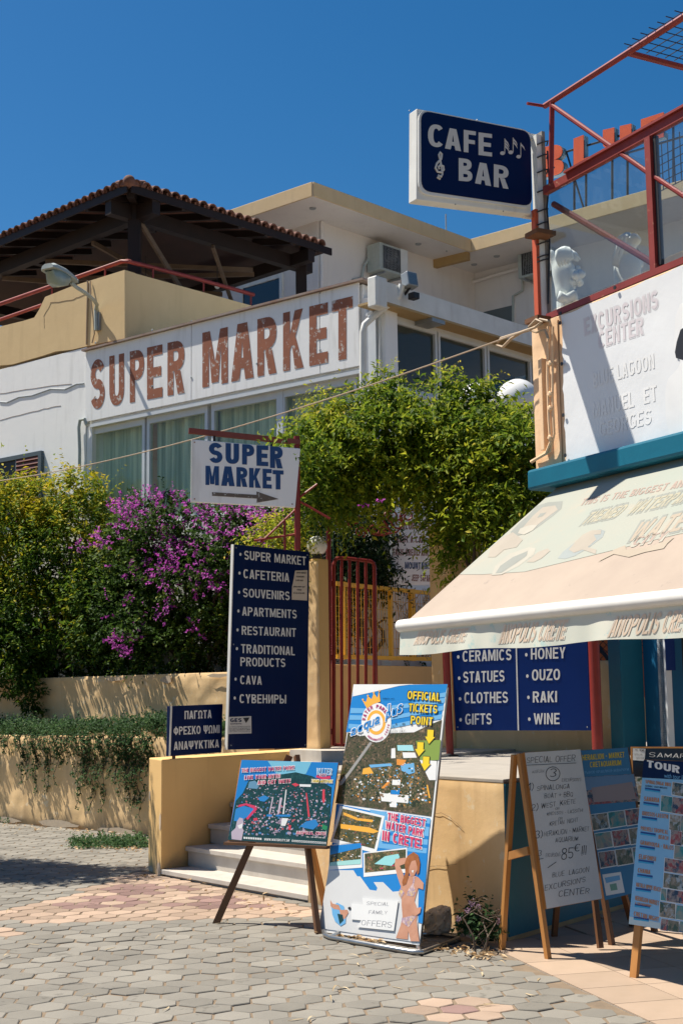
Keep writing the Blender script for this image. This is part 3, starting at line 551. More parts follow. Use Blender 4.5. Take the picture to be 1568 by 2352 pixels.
# ---------------------------------------------------------------- supermarket building
A = V((.291, 18), -51); Bf = V((.635, 18), 43)
cz = lambda fr, x, y: fr.uv(x, y)[1]
cu = lambda fr, x, y=900: fr.uv(x, y)[0]
uL = cu(A, 199); uC = cu(A, 833); zTop = 7.26; zSg = 6.07; zWt = cz(A, 500, 924); zWb = 4.3; ul = cu(A, -260)
sm = thing('supermarket_building', 'white two storey supermarket building with curtained windows behind the bushes', 'building', A.P(-2, 0))
MB().box(A, ul, uL-.01, 0, cz(A, 100, 823), -.3, 0).build('left_wall', m_white, sm)
crk = MB(); crk.tube([A.px(x, y, .002) for x, y in [K1(0, 1158), K1(35, 1160), K1(90, 1135), K1(150, 1128), K1(235, 1098), K1(300, 1100), K1(355, 1075), K1(388, 1072)]], .012, 6); crk.build('cable', m_grey, sm)
MB().box(A, ul, uC, 0, zWb, -.28, -.02).build('lower_wall', m_white, sm)
MB().box(A, uL, uC, zWt+.02, zTop-.05, -.3, -.03).build('sign_wall', m_white, sm)
MB().box(A, uC-.0, cu(A, 884), 0, zTop-.25, -.3, -.03).build('corner_pier', m_white, sm)
MB().box(A, uL, uL+.13, zWb, zWt+.02, -.3, -.02).build('side_pier', m_white, sm)
# windows A
wf_ = A.off(-.1); edges = [(218, 334), (345, 478), (493, 643), (655, 822)]
wn = None
for (x0, x1) in edges:
    u0 = cu(wf_, x0, 1000)-.03; u1 = cu(wf_, x1, 1000)+.03
    mb = MB()
    for (a, b, c, d) in ((u0, u0+.06, zWb, zWt), (u1-.06, u1, zWb, zWt), (u0+.06, u1-.06, zWt-.10, zWt), (u0+.06, u1-.06, zWb, zWb+.08)): mb.box(wf_, a, b, c, d, -.03, .04)
    wd = mb.build('window', m_alu, sm)
    MB().box(wf_, u0+.05, u1-.05, zWb+.05, zWt-.06, -.005, .003).build('pane', m_glass, wd)
    cm = MB(); n = int((u1-u0)/.018); vs = []
    for i in range(n+1):
        u = u0+(u1-u0)*i/n; ww = -.16+(.03+.02*math.sin(i*.05+x0))*math.sin(i*(.62+.2*math.sin(x0))+2.2*math.sin(i*.09+x0))+.012*math.sin(i*.37)
        vs += [wf_.P(u, zWb, ww*1.05), wf_.P(u, zWt-.05, ww)]
    cm.v = vs; cm.f = [(2*i, 2*i+2, 2*i+3, 2*i+1) for i in range(n)]; cm.build('curtain', m_curt, wd, smooth='all')
MB().box(A, uL+.13, uC, zWt-.0, zWt+.05, -.12, .03).build('window_head', m_alu, sm)
for x in (649,): MB().box(wf_, cu(wf_, x, 1000)-.05, cu(wf_, x, 1000)+.05, zWb, zWt, -.02, .05).build('mullion', m_alu, sm)
# shuttered window at the far left
sx0, sx1 = cu(A, -20, 1100), cu(A, 100, 1100); sz1 = cz(A, 50, 1055); sz0 = sz1-1.1
MB().box(A, sx0, sx1, sz0, sz1, -.0, .02).build('black_opening_panel', flat('unlit_opening_black', (.01, .01, .012)), sm)  # black panel on the wall, coloured to stand for the unlit opening
sh = thing('louvred_shutter', 'brown louvred shutter in a grey frame on the white wall at far left', 'shutter', A.P(sx1-.3, sz0, .03))
k0 = cu(A, 43, 1100)
mb = MB(); mb.box(A, sx0, sx1, sz1, sz1+.07, .0, .06); mb.box(A, sx1-.06, sx1+.02, sz0, sz1, .021, .07); mb.box(A, k0-.03, k0, sz0, sz1, .021, .05); mb.build('frame', M('slate_frame_paint', (.08, .11, .13), rough=.6), sh)
m_lv = M('brown_shutter_paint', (.16, .055, .04), (.12, .04, .03), sc=6, rough=.6)
for i in range(15):
    z = sz0+.03+i*.072; MB().add([A.P(k0, z, .055), A.P(sx1-.06, z, .055), A.P(sx1-.06, z+.065, .026), A.P(k0, z+.065, .026), A.P(k0, z+.006, .062), A.P(sx1-.06, z+.006, .062), A.P(sx1-.06, z+.07, .032), A.P(k0, z+.07, .032)], [(3, 2, 1, 0), (4, 5, 6, 7), (0, 1, 5, 4), (1, 2, 6, 5), (2, 3, 7, 6), (3, 0, 4, 7)]).build('louvre', m_lv, sh)
# sign board A
sg = thing('roof_sign_board', 'long weathered white SUPER MARKET board with faded red letters under the roof edge', 'sign', A.P((uL+uC)/2, zSg))
us = [uL, cu(A, 443), cu(A, 739), uC-.02]
for i in range(3): MB().box(A, us[i]+.006, us[i+1]-.006, zSg, zTop-.03, .0, .03).build('panel', m_board, sg, bevel=.004)
Aw = A.off(.034)
def word(fr, s, pts, mat, parent, bold, w=0.0, ext=0):
    for ch, (x0, yb0, x1, yb1, yt0) in zip(s, pts): txt(fr, ch, (x0, yb0), (x1, yb1), 0, mat, parent, w=w, bold=bold, TL=(x0, yt0), ext=ext, name='letter')
def lets(s, xs, yb, yt):   # letter slots along straight top and bottom lines
    f = lambda L, x: L[0][1]+(L[1][1]-L[0][1])*(x-L[0][0])/(L[1][0]-L[0][0])
    return [(a, f(yb, a), b, f(yb, b), f(yt, a)) for a, b in xs]
cx = [(417, 482), (503, 571), (597, 663), (676, 747), (770, 848)]
c2x = [(930, 1047), (1062, 1165), (1182, 1270), (1300, 1394), (1420, 1506), (1524, 1620)]
h = lambda L: [(x*.5, ) for x in L]
sl_ = lets('SUPER', [(a*.5, b*.5) for a, b in cx], [(208, 344.5+1195*.5), (424, 344.5+1115*.5)], [(208, 344.5+968*.5), (424, 344.5+868*.5)])
word(Aw, 'SUPER', sl_, m_rust, sg, .035)
sl_ = lets('MARKET', [(a*.5, b*.5) for a, b in c2x], [(465, 344.5+1092*.5), (753, 344.5+976*.5)], [(465, 344.5+840*.5), (753, 344.5+698*.5)])
word(Aw, 'MARKET', sl_, m_rust, sg, .035)
cp = MB(); n = 60; m_cop = M('rusty_roof_edging', (.22, .12, .08), (.32, .28, .25), sc=3, rough=.7)
cp.box(A, uL-.03, uC+.1, zTop-.03, zTop, -.35, .09); cp.build('roof_edging', m_cop, sg)
rf = MB().poly(fz, [tuple(A.P(ul, 0, -.1)[:2]), tuple(A.P(uC+.25, 0, -.1)[:2]), tuple(Bf.P(5.2, 0, -.1)[:2]), tuple(Bf.P(5.2, 0, -6)[:2]), tuple(A.P(ul, 0, -7)[:2])], zTop-.22, zTop-.06); rf.build('roof_slab', m_white, sm)
MB().poly(fz, [tuple(A.P(ul, 0, -6)[:2]), tuple(A.P(uC-2, 0, -6)[:2]), tuple(A.P(uC-2, 0, -6.2)[:2]), tuple(A.P(ul, 0, -6.2)[:2])], 0, zTop-.22).build('back_wall', m_int, sm)
# B side
Bb = Bf.off(.32); uB0 = cu(Bb, 868, 690); uB1 = cu(Bb, 1225, 800)+1.5; zb1 = cz(Bb, 1000, 683); zb0 = cz(Bb, 1000, 727)
MB().box(Bb, uB0, uB1, zb0, zb1, -.05, 0).build('roof_band', m_whitep, sm)
MB().box(Bb, uB0, uB1, zb0-.03, zb0, -.36, 0).build('band_soffit', M('ochre_soffit', (.42, .30, .15), rough=.9), sm)
zf1 = cz(Bf, 1000, 765)+.02; zh = zf1+.14
MB().box(Bf, cu(Bf, 884), 5.2, zh, zb0-.03, -.25, -.02).build('upper_strip', M('ochre_wall_paint', (.45, .34, .18), rough=.9), sm)
zs1 = cz(Bf, 1000, 915)
MB().box(Bf, cu(Bf, 862), 5.2, 0, zs1-.06, -.25, -.02).build('side_wall', m_white, sm)
MB().box(Bf, cu(Bf, 868), 5.2, zs1-.06, zs1, -.2, .05).build('window_sill', m_alu, sm)
MB().box(Bf, cu(Bf, 862), 5.2, zf1, zh, -.15, .03).build('window_head', m_alu, sm)
MB().box(Bf, cu(Bf, 862), cu(Bf, 884), zs1-2, zh, -.12, .02).build('corner_frame', m_alu, sm)
for (x0, x1) in ((888, 998), (1010, 1111), (1122, 1214), (1226, 1300)):
    u0, u1 = cu(Bf, x0, 860), cu(Bf, x1, 860); mb = MB()
    for (a, b, c, d) in ((u0-.045, u0, zs1, zf1), (u1, u1+.045, zs1, zf1), (u0, u1, zf1-.05, zf1), (u0, u1, zs1, zs1+.05)): mb.box(Bf, a, b, c, d, -.06, .02)
    wd = mb.build('window', m_alu, sm); MB().box(Bf, u0, u1, zs1+.04, zf1-.04, -.03, -.022).build('pane', glassmat('dark_tinted_glass', (.62, .65, .62), .3) if wd.name == 'x' else bpy.data.materials.get('dark_tinted_glass') or glassmat('dark_tinted_glass', (.62, .65, .62), .3), wd)
MB().poly(fz, [tuple(Bf.P(5.2, 0, -4)[:2]), tuple(Bf.P(0, 0, -4)[:2]), tuple(Bf.P(0, 0, -4.2)[:2]), tuple(Bf.P(5.2, 0, -4.2)[:2])], 0, zTop-.22).build('room_wall', m_int, sm)
# gutter and downpipe
dp = MB(); dp.tube([Bf.px(*K3(185, 300), .36), Bf.px(*K3(183, 350), .3), Bf.px(*K3(120, 425), .12), Bf.px(*K3(84, 465), .08), Bf.px(*K3(84, 500), .05), Bf.px(*K3(84, 860), .05)], .045, 10)
o = dp.build('downpipe', m_whitep, smooth=True); tag(o, 'white rain downpipe at the corner of the supermarket building', 'pipe')
dp = MB(); dp.tube([Bf.px(*K3(160, 440), .06), Bf.px(*K3(160, 900), .06)], .02, 8); dp.build('thin_pipe', m_whitep, o, smooth=True)
gu = MB(); gu.box(Bb, uB0-.1, uB0+.12, zb0-.12, zb1+.02, -.1, .06); o = gu.build('gutter_hopper', m_whitep, bevel=.02); tag(o, 'white gutter box at the roof corner above the downpipe', 'gutter')
fx = thing('floodlight', 'small black floodlight on the roof corner by the downpipe', 'floodlight', Bb.px(*K3(250, 290)))
c = Bb.px(*K3(290, 262), .1); ax = Vector((.6, -.6, -.25)).normalized()
fr = Fr(c, Vector((.77, .64, 0)), Vector((-.1, .15, 1))); MB().box(fr, -.09, .09, -.1, .11, -.09, .05).build('housing', m_grey, fx, bevel=.015); MB().box(fr, -.075, .075, -.08, .09, .052, .06).build('lens', m_glassd, fx); MB().tube([c+Vector((0, 0, -.08)), c+Vector((-.1, .1, -.2)), c+Vector((-.2, .15, -.18))], .02).build('bracket', m_black, fx)
fr2 = Fr(c+Vector((.02, -.02, -.22)), Vector((.77, .64, 0)), Vector((0, 0, 1))); MB().box(fr2, -.04, .07, -.05, .04, -.05, .07).build('sensor', m_black, fx, bevel=.01)
lb = thing('lamp_bracket', 'grey metal bracket under the white roof band of the side wall', 'bracket', Bb.px(*K3(440, 440), 0)); MB().pbox(Bb, *K3(410, 425), *K3(470, 460), -.3, .02).build('arm', m_grey, lb)
globe(atY(*K3(808, 808), 16.6), .26*1.05, 'larger white globe lamp before the dark side window, at the top of the vine'); globe(atY(*K3(620, 812), 17.0), .24, 'white globe lamp half hidden by vine leaves under the side windows')
# ---------------------------------------------------------------- yellow terrace parapet, railing, street lamp
Yp = thing('terrace_parapet', 'pale yellow terrace parapet with a stepped top above the SUPER MARKET board', 'wall', A.P(-5, 6.5))
uP = cu(A, 287, 700); zPT = cz(A, 287, 622)
zlow = cz(A, 100, 823)
pts = [K1(-600, 1120), K1(0, 990), K1(60, 985), K1(130, 965), K1(200, 945), K1(260, 925), K1(330, 918), K1(393, 903), K1(575, 865), K1(575, 551), K1(330, 627), K1(210, 675), K1(182, 735), K1(160, 770), K1(110, 785), K1(0, 812), K1(-600, 940)]
MB().poly(A, pts, -.22, .008, px=True).build('front_face', m_yelP, Yp)
pb = V(A.P(uP, 0)[:2], 44); 
MB().poly(pb, [pb.uv(287, 865), pb.uv(287, 625), pb.uv(585, 707), pb.uv(640, 722), (6, 6.6), (0, 6.6)] if False else [(0.004, 6.9), (0.004, zPT-.0), (5.4, zPT-.06), (5.4, 6.9)], -.2, .004).build('side_face', m_yelP, Yp)
MB().box(A, ul, uP, 6.8, 7.0, -6.5, -.2).build('terrace_floor', m_conc, Yp)
rl = thing('terrace_railing', 'red tubular railing along the top of the yellow parapet', 'railing', A.P(uP-.1, zPT)); rA = A.off(-.12); rB = pb.off(-.12)
q0 = [rA.px(*K1(-500, 905)), rA.px(*K1(0, 708)), rA.px(*K1(230, 628)), rA.px(*K1(545, 514))]; q1 = [rB.px(*K1(600, 509)), rB.px(*K1(900, 590)), rB.px(*K1(1165, 665))]
kk = (q0[-1]+q1[0])/2; q0[-1] = q0[-1].lerp(kk, .5); q1[0] = q1[0].lerp(kk, .5)
MB().tube(q0+q1, .035, 10).build('top_rail', m_redl, rl, smooth=True)
MB().tube([rA.px(*K1(-500, 960)), rA.px(*K1(0, 780)), rA.px(*K1(195, 712))], .03, 10).build('lower_rail', m_redl, rl, smooth=True)
for x, y0, y1, f in ((240, 625, 690, rA), (484, 545, 610, rA), (703, 545, 610, rB), (935, 610, 670, rB), (1152, 668, 712, rB)):
    MB().tube([f.px(*K1(x, y0)), f.px(*K1(x, y1+20))], .016, 8).build('baluster', m_redl, rl, smooth=True)
slm = thing('street_lamp', 'grey street lamp on a bent arm fixed to the yellow parapet wall', 'street lamp', A.P(*A.uv(*K1(460, 830)), .02))
KL = K(0, 900, 700); H0 = A.P(*A.uv(*KL(885, 770)), .06)
hd = H0.y-.95; he = H0.y-1.5
pth = [A.P(*A.uv(*KL(890, 950)), .06), H0, atY(*KL(872, 715), H0.y-.12), atY(*KL(840, 670), H0.y-.3), atY(*KL(770, 610), H0.y-.6), atY(*KL(690, 560), hd), atY(*KL(640, 520), hd-.1)]
MB().tube(pth, .03, 10).build('arm', m_lamp, slm, smooth=True)
MB().box(A, *(lambda a: (a[0]-.05, a[0]+.05))(A.uv(*KL(893, 860))), A.uv(*KL(893, 950))[1], A.uv(*KL(893, 790))[1], .012, .05).build('wall_plate', m_grey, slm)
a_ = atY(*KL(680, 510), hd); b_ = atY(*KL(425, 372), he-.05); t_ = (b_-a_).normalized(); sd = t_.cross(Vector((0, 0, 1))).normalized(); uu = sd.cross(t_); Lh = (b_-a_).length
hm_ = MB(); prof = [(0, .05, .05), (.12, .10, .08), (.55, .17, .10), (.92, .16, .09), (1, .10, .05)]; vs = []
for t, wd_, ht in prof:
    cpt = a_+t_*(Lh*t)
    vs += [cpt+sd*wd_*s1+uu*ht*s2 for s1, s2 in ((-1, -.35), (-.9, .3), (-.5, .75), (.5, .75), (.9, .3), (1, -.35))]
hm_.v = vs; hm_.f = [(i*6+k, i*6+(k+1) % 6, (i+1)*6+(k+1) % 6, (i+1)*6+k) for i in range(4) for k in range(6)]+[tuple(range(6)), tuple(range(24, 30))[::-1]]; hm_.build('head', m_lamp, slm, bevel=.01)
bw = MB(); vs = []
for t, wd_, d in ((.28, .08, .02), (.4, .13, .14), (.6, .15, .19), (.8, .14, .17), (.93, .09, .03)):
    cpt = a_+t_*(Lh*t)-uu*.03
    vs += [cpt+sd*wd_-uu*.0, cpt+sd*wd_*.7-uu*d, cpt-sd*wd_*.7-uu*d, cpt-sd*wd_]
bw.v = vs; bw.f = [(i*4+k, i*4+(k+1) % 4, (i+1)*4+(k+1) % 4, (i+1)*4+k) for i in range(4) for k in range(4)]+[(0, 1, 2, 3), (19, 18, 17, 16)]; bw.build('lamp_bowl', M('cloudy_lamp_bowl', (.30, .38, .36), rough=.25), slm, smooth='all')
cb = MB(); cb.tube([A.px(*KL(800, 520), .02), A.px(*KL(795, 700), .025), A.px(*KL(785, 1075), .02)], .014, 6); cb.tube([A.px(*KL(822, 505), .03), A.px(*KL(838, 640), .06), A.px(*KL(860, 850), .05), A.px(*KL(865, 980), .04), A.px(*KL(840, 1060), .03)], .012, 6); cb.tube([A.px(*K1(405, 870), .01), A.px(*K1(405, 600), .01)], .012, 6)
o = cb.build('wall_cables', m_cable); tag(o, 'beige and black cables hanging down the yellow parapet by the street lamp', 'cable')
wc = MB(); wc.tube([A.px(*K4(375, 330), .04), A.px(*K4(378, 230), .05), A.px(*K4(374, 130), .05), A.px(*K4(382, 95), .06), A.px(*K4(400, 90), .05), A.px(*K4(405, 115), .03)], .028, 8); o = wc.build('conduit', m_lamp, smooth=True); tag(o, 'short grey conduit with a hooked top on the white wall left of the windows', 'conduit')
# ---------------------------------------------------------------- pergola with tiled roof
E0 = atY(297, 430, 21.0); aL = math.radians(-46.5); aR = math.radians(44); dL = Vector((math.sin(aL), math.cos(aL), 0)); dR = Vector((math.sin(aR), math.cos(aR), 0)); LL, LR = 8.5, 4.6
pg = thing('tiled_pergola', 'dark timber pergola with a terracotta tiled roof on the upper terrace', 'pergola', E0-Vector((0, 0, E0.z-7)))
pit = math.tan(math.radians(13)); inn = dL+dR
def rp_(a, b): # a along left eave, b along right eave
    return E0+dL*a+dR*b+Vector((0, 0, pit*max(0, min(a, b, LR-b, LL-a))))
D = LR/2
ap = rp_(D, D)
def slab(pts, z0, z1, name, mat):
    n = len(pts); vs = [p+Vector((0, 0, z0)) for p in pts]+[p+Vector((0, 0, z1)) for p in pts]
    MB().add(vs, [tuple(range(n)), tuple(range(n, 2*n))[::-1]]+[(i, (i+1) % n, n+(i+1) % n, n+i) for i in range(n)]).build(name, mat, pg)
ap2 = rp_(LL-D, D)
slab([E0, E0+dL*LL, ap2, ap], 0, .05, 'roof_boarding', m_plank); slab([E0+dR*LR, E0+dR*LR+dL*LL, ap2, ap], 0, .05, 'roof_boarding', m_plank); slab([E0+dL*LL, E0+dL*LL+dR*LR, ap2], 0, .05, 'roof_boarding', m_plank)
slab([E0, E0+dR*LR, ap], 0, .05, 'roof_boarding', m_plank)
def half(r, L, name, mat):
    vs = []; n = 8
    for y in (0, L):
        for rr in (r, r-.018):
            for k in range(n+1):
                a = math.pi*k/n; vs.append((rr*math.cos(a), y, rr*math.sin(a)*(1 if y else 1.0)))
    m_ = n+1; fs = [(k, k+1, 2*m_+k+1, 2*m_+k) for k in range(n)]+[(m_+k+1, m_+k, 3*m_+k, 3*m_+k+1) for k in range(n)]+[(k+1, k, m_+k, m_+k+1) for k in range(n)]
    me = bpy.data.meshes.new(name); me.from_pydata(vs, [], fs); me.materials.append(mat); me.polygons.foreach_set('use_smooth', [True]*len(fs)); me.set_sharp_from_angle(angle=.7); return me
th = half(.098, .45, 'roof_tile', m_tile); pa = math.atan(pit)
def rows(dE, dI, Lg, sgn):
    n = int(Lg/.2)
    for i in range(n):
        s = .1+i*.2
        for r in range(3 if i < 26 else 2):
            base = E0+dE*s+dI*(r*.4-.07)+Vector((0, 0, (r*.4-.07)*pit+.05+random.uniform(0, .012)))
            if r*.4 > min(s, Lg-s) and r: continue
            ey = (dI+Vector((0, 0, pit))).normalized(); ex = dE*sgn; ez = ex.cross(ey); 
            if ez.z < 0: ex = -ex; ez = -ez
            Mx = Matrix((ex, ey, ez)).transposed() @ Matrix.Rotation(random.uniform(-.03, .03), 3, 'Z'); inst(th, 'roof_tile', pg, base, Mx)
        if i % 1 == 0:
            pass
    mb = MB()
    for i in range(n):
        s = .2*i
        L = max(.3, min(s, D, Lg-s))
        p = E0+dE*s+dI*(-.03)+Vector((0, 0, .055)); q = E0+dE*s+dI*L+Vector((0, 0, .055+pit*L)); 
        mb.tube([p, q], .07, 6)
    mb.build('channel_tiles', m_tile, pg)['kind'] = 'stuff'
rows(dL, dR, LL, 1); rows(dR, dL, LR, -1)
MB().ball(E0+Vector((0, 0, .10)), .10, 12).build('ridge_end_cap', m_tile, pg, smooth='all')
mb = MB(); mb.tube([E0+Vector((0, 0, .09)), ap+Vector((0, 0, .09))], .08, 8); mb.build('hip_ridge', m_tile, pg, smooth=True)
post = E0+(dL+dR)*.52; post.z = 0
def bm_(p, q, w_, h_, name='beam', mat=m_dark): MB().bar(p, q, w_, h_).build(name, mat, pg)
zc = E0.z-.14
PB = lambda a, b, z: Vector((E0.x, E0.y, 0))+dL*a+dR*b+Vector((0, 0, z))
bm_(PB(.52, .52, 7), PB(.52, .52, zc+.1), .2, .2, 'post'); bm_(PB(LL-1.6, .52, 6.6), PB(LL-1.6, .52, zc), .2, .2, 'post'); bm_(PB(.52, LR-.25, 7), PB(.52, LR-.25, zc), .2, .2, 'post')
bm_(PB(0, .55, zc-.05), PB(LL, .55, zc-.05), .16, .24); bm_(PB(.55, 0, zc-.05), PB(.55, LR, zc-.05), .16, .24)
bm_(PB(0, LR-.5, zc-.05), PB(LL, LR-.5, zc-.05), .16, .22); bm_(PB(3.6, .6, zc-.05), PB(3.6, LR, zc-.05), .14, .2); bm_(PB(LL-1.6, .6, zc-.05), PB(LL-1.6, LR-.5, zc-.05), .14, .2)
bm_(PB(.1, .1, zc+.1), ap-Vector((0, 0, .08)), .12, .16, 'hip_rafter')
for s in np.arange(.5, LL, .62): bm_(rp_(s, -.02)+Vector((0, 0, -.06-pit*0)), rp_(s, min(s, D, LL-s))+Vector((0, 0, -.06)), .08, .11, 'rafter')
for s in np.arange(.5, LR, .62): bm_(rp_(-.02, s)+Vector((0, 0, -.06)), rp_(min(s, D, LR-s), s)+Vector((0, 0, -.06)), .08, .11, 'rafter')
bm_(E0+dL*.02+Vector((0, 0, -.02))-dR*.02, E0+dL*LL+Vector((0, 0, -.02))-dR*.02, .03, .13, 'fascia'); bm_(E0+dR*.02+Vector((0, 0, -.02))-dL*.02, E0+dR*LR+Vector((0, 0, -.02))-dL*.02, .03, .13, 'fascia')
m_lb = M('pale_bare_timber', (.15, .10, .065), (.09, .06, .04), sc=6, rough=.8)  # lighter brown timber than the beams, for the braces
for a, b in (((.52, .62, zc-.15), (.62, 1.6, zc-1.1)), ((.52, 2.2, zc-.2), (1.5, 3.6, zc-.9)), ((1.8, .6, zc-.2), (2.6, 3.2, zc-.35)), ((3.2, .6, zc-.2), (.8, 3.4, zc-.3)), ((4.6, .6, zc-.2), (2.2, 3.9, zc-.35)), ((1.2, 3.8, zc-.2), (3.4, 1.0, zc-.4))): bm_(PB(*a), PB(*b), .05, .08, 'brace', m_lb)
for a, b in ((2.0, 1.9), (1.2, 2.9)):
    MB().tube([PB(a, b, zc-.1), PB(a, b, zc-.55)], .008, 6).build('bulb_cord', m_black, pg); MB().ball(PB(a, b, zc-.62), .05, 12).build('bulb', m_globe, pg, smooth='all')
# ---------------------------------------------------------------- white upper building
P0 = atY(718, 418, 25); UZ = P0.z; P0.z = 0; UL = V(P0[:2], -49); UR = V(P0[:2], 44); FH = .28
up_ = thing('upper_apartment_block', 'warm white upper floor with deep flat eaves edged in cream', 'building', (0, 27, 0))
ic = UR.P(*UR.uv(1080, 560)); ic.z = 0; U2 = V(ic[:2], -49)
wc0 = gz(730, 507, UZ-FH); icw = gz(1066, 634, UZ-FH)
far2 = U2.P(9, 0)
MB().poly(fz, [tuple(UL.P(-9, 0)[:2]), tuple(P0[:2]), tuple(ic[:2]), tuple(far2[:2]), (far2.x+5, far2.y+8), (0, 42), (-9, 37)], UZ-FH, UZ-.004).build('roof_slab', m_pink, up_)
MB().box(UL, -9, 0, UZ-FH-.01, UZ, 0, .03).build('fascia', m_fascia, up_, bevel=.01); MB().box(UR, -.0, (ic-P0).length, UZ-FH-.01, UZ, 0, .03).build('fascia', m_fascia, up_, bevel=.01)
MB().box(U2, .03, 9, UZ-FH-.01, UZ+.0, 0, .03).build('fascia', m_fascia, up_, bevel=.01)
WR = V(wc0[:2], 44); WLt = V(wc0[:2], -49); lw_ = (Vector((icw.x, icw.y))-Vector((wc0.x, wc0.y))).length
W2 = V(icw[:2], -49)
MB().box(WR, 0, lw_+.6, 4, UZ-FH, -.3, 0).build('wall', m_pink, up_); MB().box(WLt, -8, 0, 4, UZ-FH, -.3, 0).build('wall', m_pink, up_); MB().box(W2, -.3, 9, 4, UZ-FH, -.3, 0).build('wall', m_pink, up_)
kz = gz(990, 600, UZ-FH-.0); MB().bar(Vector((ic.x-.05, ic.y, UZ-FH-.09)), Vector((kz.x, kz.y, UZ-FH-.09))+(Vector((kz.x-ic.x, kz.y-ic.y, 0)).normalized()*.5), .12, .18).build('soffit_beam', M('ochre_beam_paint', (.42, .27, .11), rough=.9), up_)
for x, y in ((718, 478), (960, 560), (1088, 607), (1140, 588)): MB().lathe(gz(x, y, UZ-FH-.002), [(.06, -.02), (.07, 0)], 14).build('downlight', m_grey, up_)
# door and opening under the pergola, window in wing
d0 = WLt.uv(560, 660)[0]; d1 = WLt.uv(645, 660)[0]; dz = WLt.uv(640, 640)[1]
mb = MB(); mb.box(WLt, d0-.08, d1+.08, dz, dz+.08, -.0, .05); mb.box(WLt, d0-.08, d0, 6, dz, 0, .05); mb.box(WLt, d1, d1+.08, 6, dz, 0, .05); fo = mb.build('door_frame', m_whitep, up_); MB().box(WLt, d0, d1, 6, dz, .002, .02).build('door_glass', flat('dark_door_glass', (.015, .018, .02), .1, .6), fo)
a = W2.uv(1112, 722); b = W2.uv(1178, 702); mb = MB(); mb.box(W2, a[0]-.06, b[0]+.06, 6, b[1]+.06, 0, .03); fo = mb.build('window_frame', m_pink, up_); MB().box(W2, a[0], b[0], 6.02, b[1], .032, .04).build('pane', flat('blue_grey_window_glass', (.10, .13, .14), .15, .6), fo)  # pane is an opaque blue-grey sheet
pp = MB(); pp.tube([WR.px(735, 510, .05), WR.px(735, 720, .05)], .04, 10); o = pp.build('drainpipe', m_pink, smooth=True); tag(o, 'white vertical drainpipe on the upper building left of the air conditioner', 'pipe')
pp = MB(); pp.tube([W2.px(1069, 720, .06), W2.px(1069, 662, .06), W2.px(1073, 654, .06), W2.px(1084, 650, .06), W2.px(1215, 611, .06)], .045, 10); pp.tube([W2.px(1081, 705, .05), W2.px(1081, 662, .05)], .03, 8); o = pp.build('wall_pipe', m_pink, smooth=True); tag(o, 'white pipe running up and along the rear wall under the eaves', 'pipe')
an = MB(); q = UR.P(*UR.uv(1049, 530), -.3); an.tube([q-Vector((0, 0, .4)), q+Vector((0, 0, .45))], .015, 6); o = an.build('antenna_rod', m_grey); tag(o, 'thin pale rod standing on the roof left of the cafe sign', 'antenna')
def aircon(fr, x0, y0, x1, y1, label):
    a = fr.uv(x0, y1); b = fr.uv(x1, y0); t = thing('air_conditioner', label, 'air conditioner', fr.P((a[0]+b[0])/2, a[1]), 'wall mounted air conditioners')
    b = (a[0]+.86, a[1]+.58)
    MB().box(fr, a[0], b[0], a[1], b[1], .06, .42).build('casing', m_lamp, t, bevel=.012); MB().box(fr, a[0]+.1, a[0]+.62, a[1]+.05, b[1]-.05, .421, .425).build('black_grille_plate', m_black, t)  # flat black plate on the casing in place of a recess
    mb = MB(); uc = a[0]+.36; vc = (a[1]+b[1])/2
    for k in range(12):
        mb.tube([fr.P(uc+.21*(k/12+.08)*math.cos(s), vc+.21*(k/12+.08)*math.sin(s), .435) for s in np.linspace(0, 6.283, 20)], .003, 4) if k % 2 else None
    for k in range(13): mb.box(fr, a[0]+.1+k*.043, a[0]+.108+k*.043, a[1]+.05, b[1]-.05, .43, .436)
    mb.build('fan_grille', m_grey, t); MB().box(fr, a[0]+.64, b[0]-.0, a[1]+.0, b[1], .421, .43).build('side_panel', m_whitep, t)
    for u in (a[0]+.15, b[0]-.15): MB().bar(fr.P(u, a[1]-.03, .0), fr.P(u, a[1]-.03, .42), .04, .04).build('bracket', m_grey, t)
    mb = MB(); mb.tube([fr.P(a[0]+.02, a[1]+.3, .1), fr.P(a[0]-.12, a[1]+.1, .08), fr.P(a[0]-.15, a[1]-.15, .04), fr.P(a[0]-.4, a[1]-.22, .04), fr.P(a[0]-.42, a[1]-.8, .04)], .028, 8); mb.build('hose', m_lamp, t, smooth=True)
aircon(WR, 838, 543, 906, 628, 'air conditioner on the sunlit wall above the roof floodlight'); aircon(W2, 1214, 585, 1262, 650, 'air conditioner in shade under the eaves, half behind the white sign pole')
# ---------------------------------------------------------------- right-hand shop building
Cf = V((1.444, 10), -28); uc0 = cu(Cf, 1224, 900); zL0 = 3.12; zL1 = 3.27; zT = 4.40
sb = thing('shop_building', 'peach and teal excursion shop with a terrace above, at the right edge', 'building', Cf.P(1.5, 0))
MB().box(Cf, uc0, 5.2, zL1, zT, -.35, -.01).build('upper_wall', m_col, sb, bevel=.015)
rough_panel(Cf, uc0+.004, uc0+.32, zL1+.01, zT-.01, .002, .012, 12, 50, 2).build('chipped_plaster', m_col, sb, smooth='all')
MB().box(Cf, uc0+.09, 5.2, zL0, zL1, -.5, .15).build('teal_ledge', m_teal, sb, bevel=.02)
MB().poly(fz, [tuple(Cf.P(uc0, 0, -.1)[:2]), tuple(Cf.P(5.2, 0, -.1)[:2]), tuple(Cf.P(5.2, 0, -5)[:2]), tuple(Cf.P(uc0, 0, -5)[:2])], zT-.25, zT-.02).build('terrace_slab', m_conc, sb)
sw0 = gz(1427, 2083); bx = V((2.62, 13.0), 78); u0 = cu(bx, 1427, 1600); u1 = cu(bx, 1479, 1600)
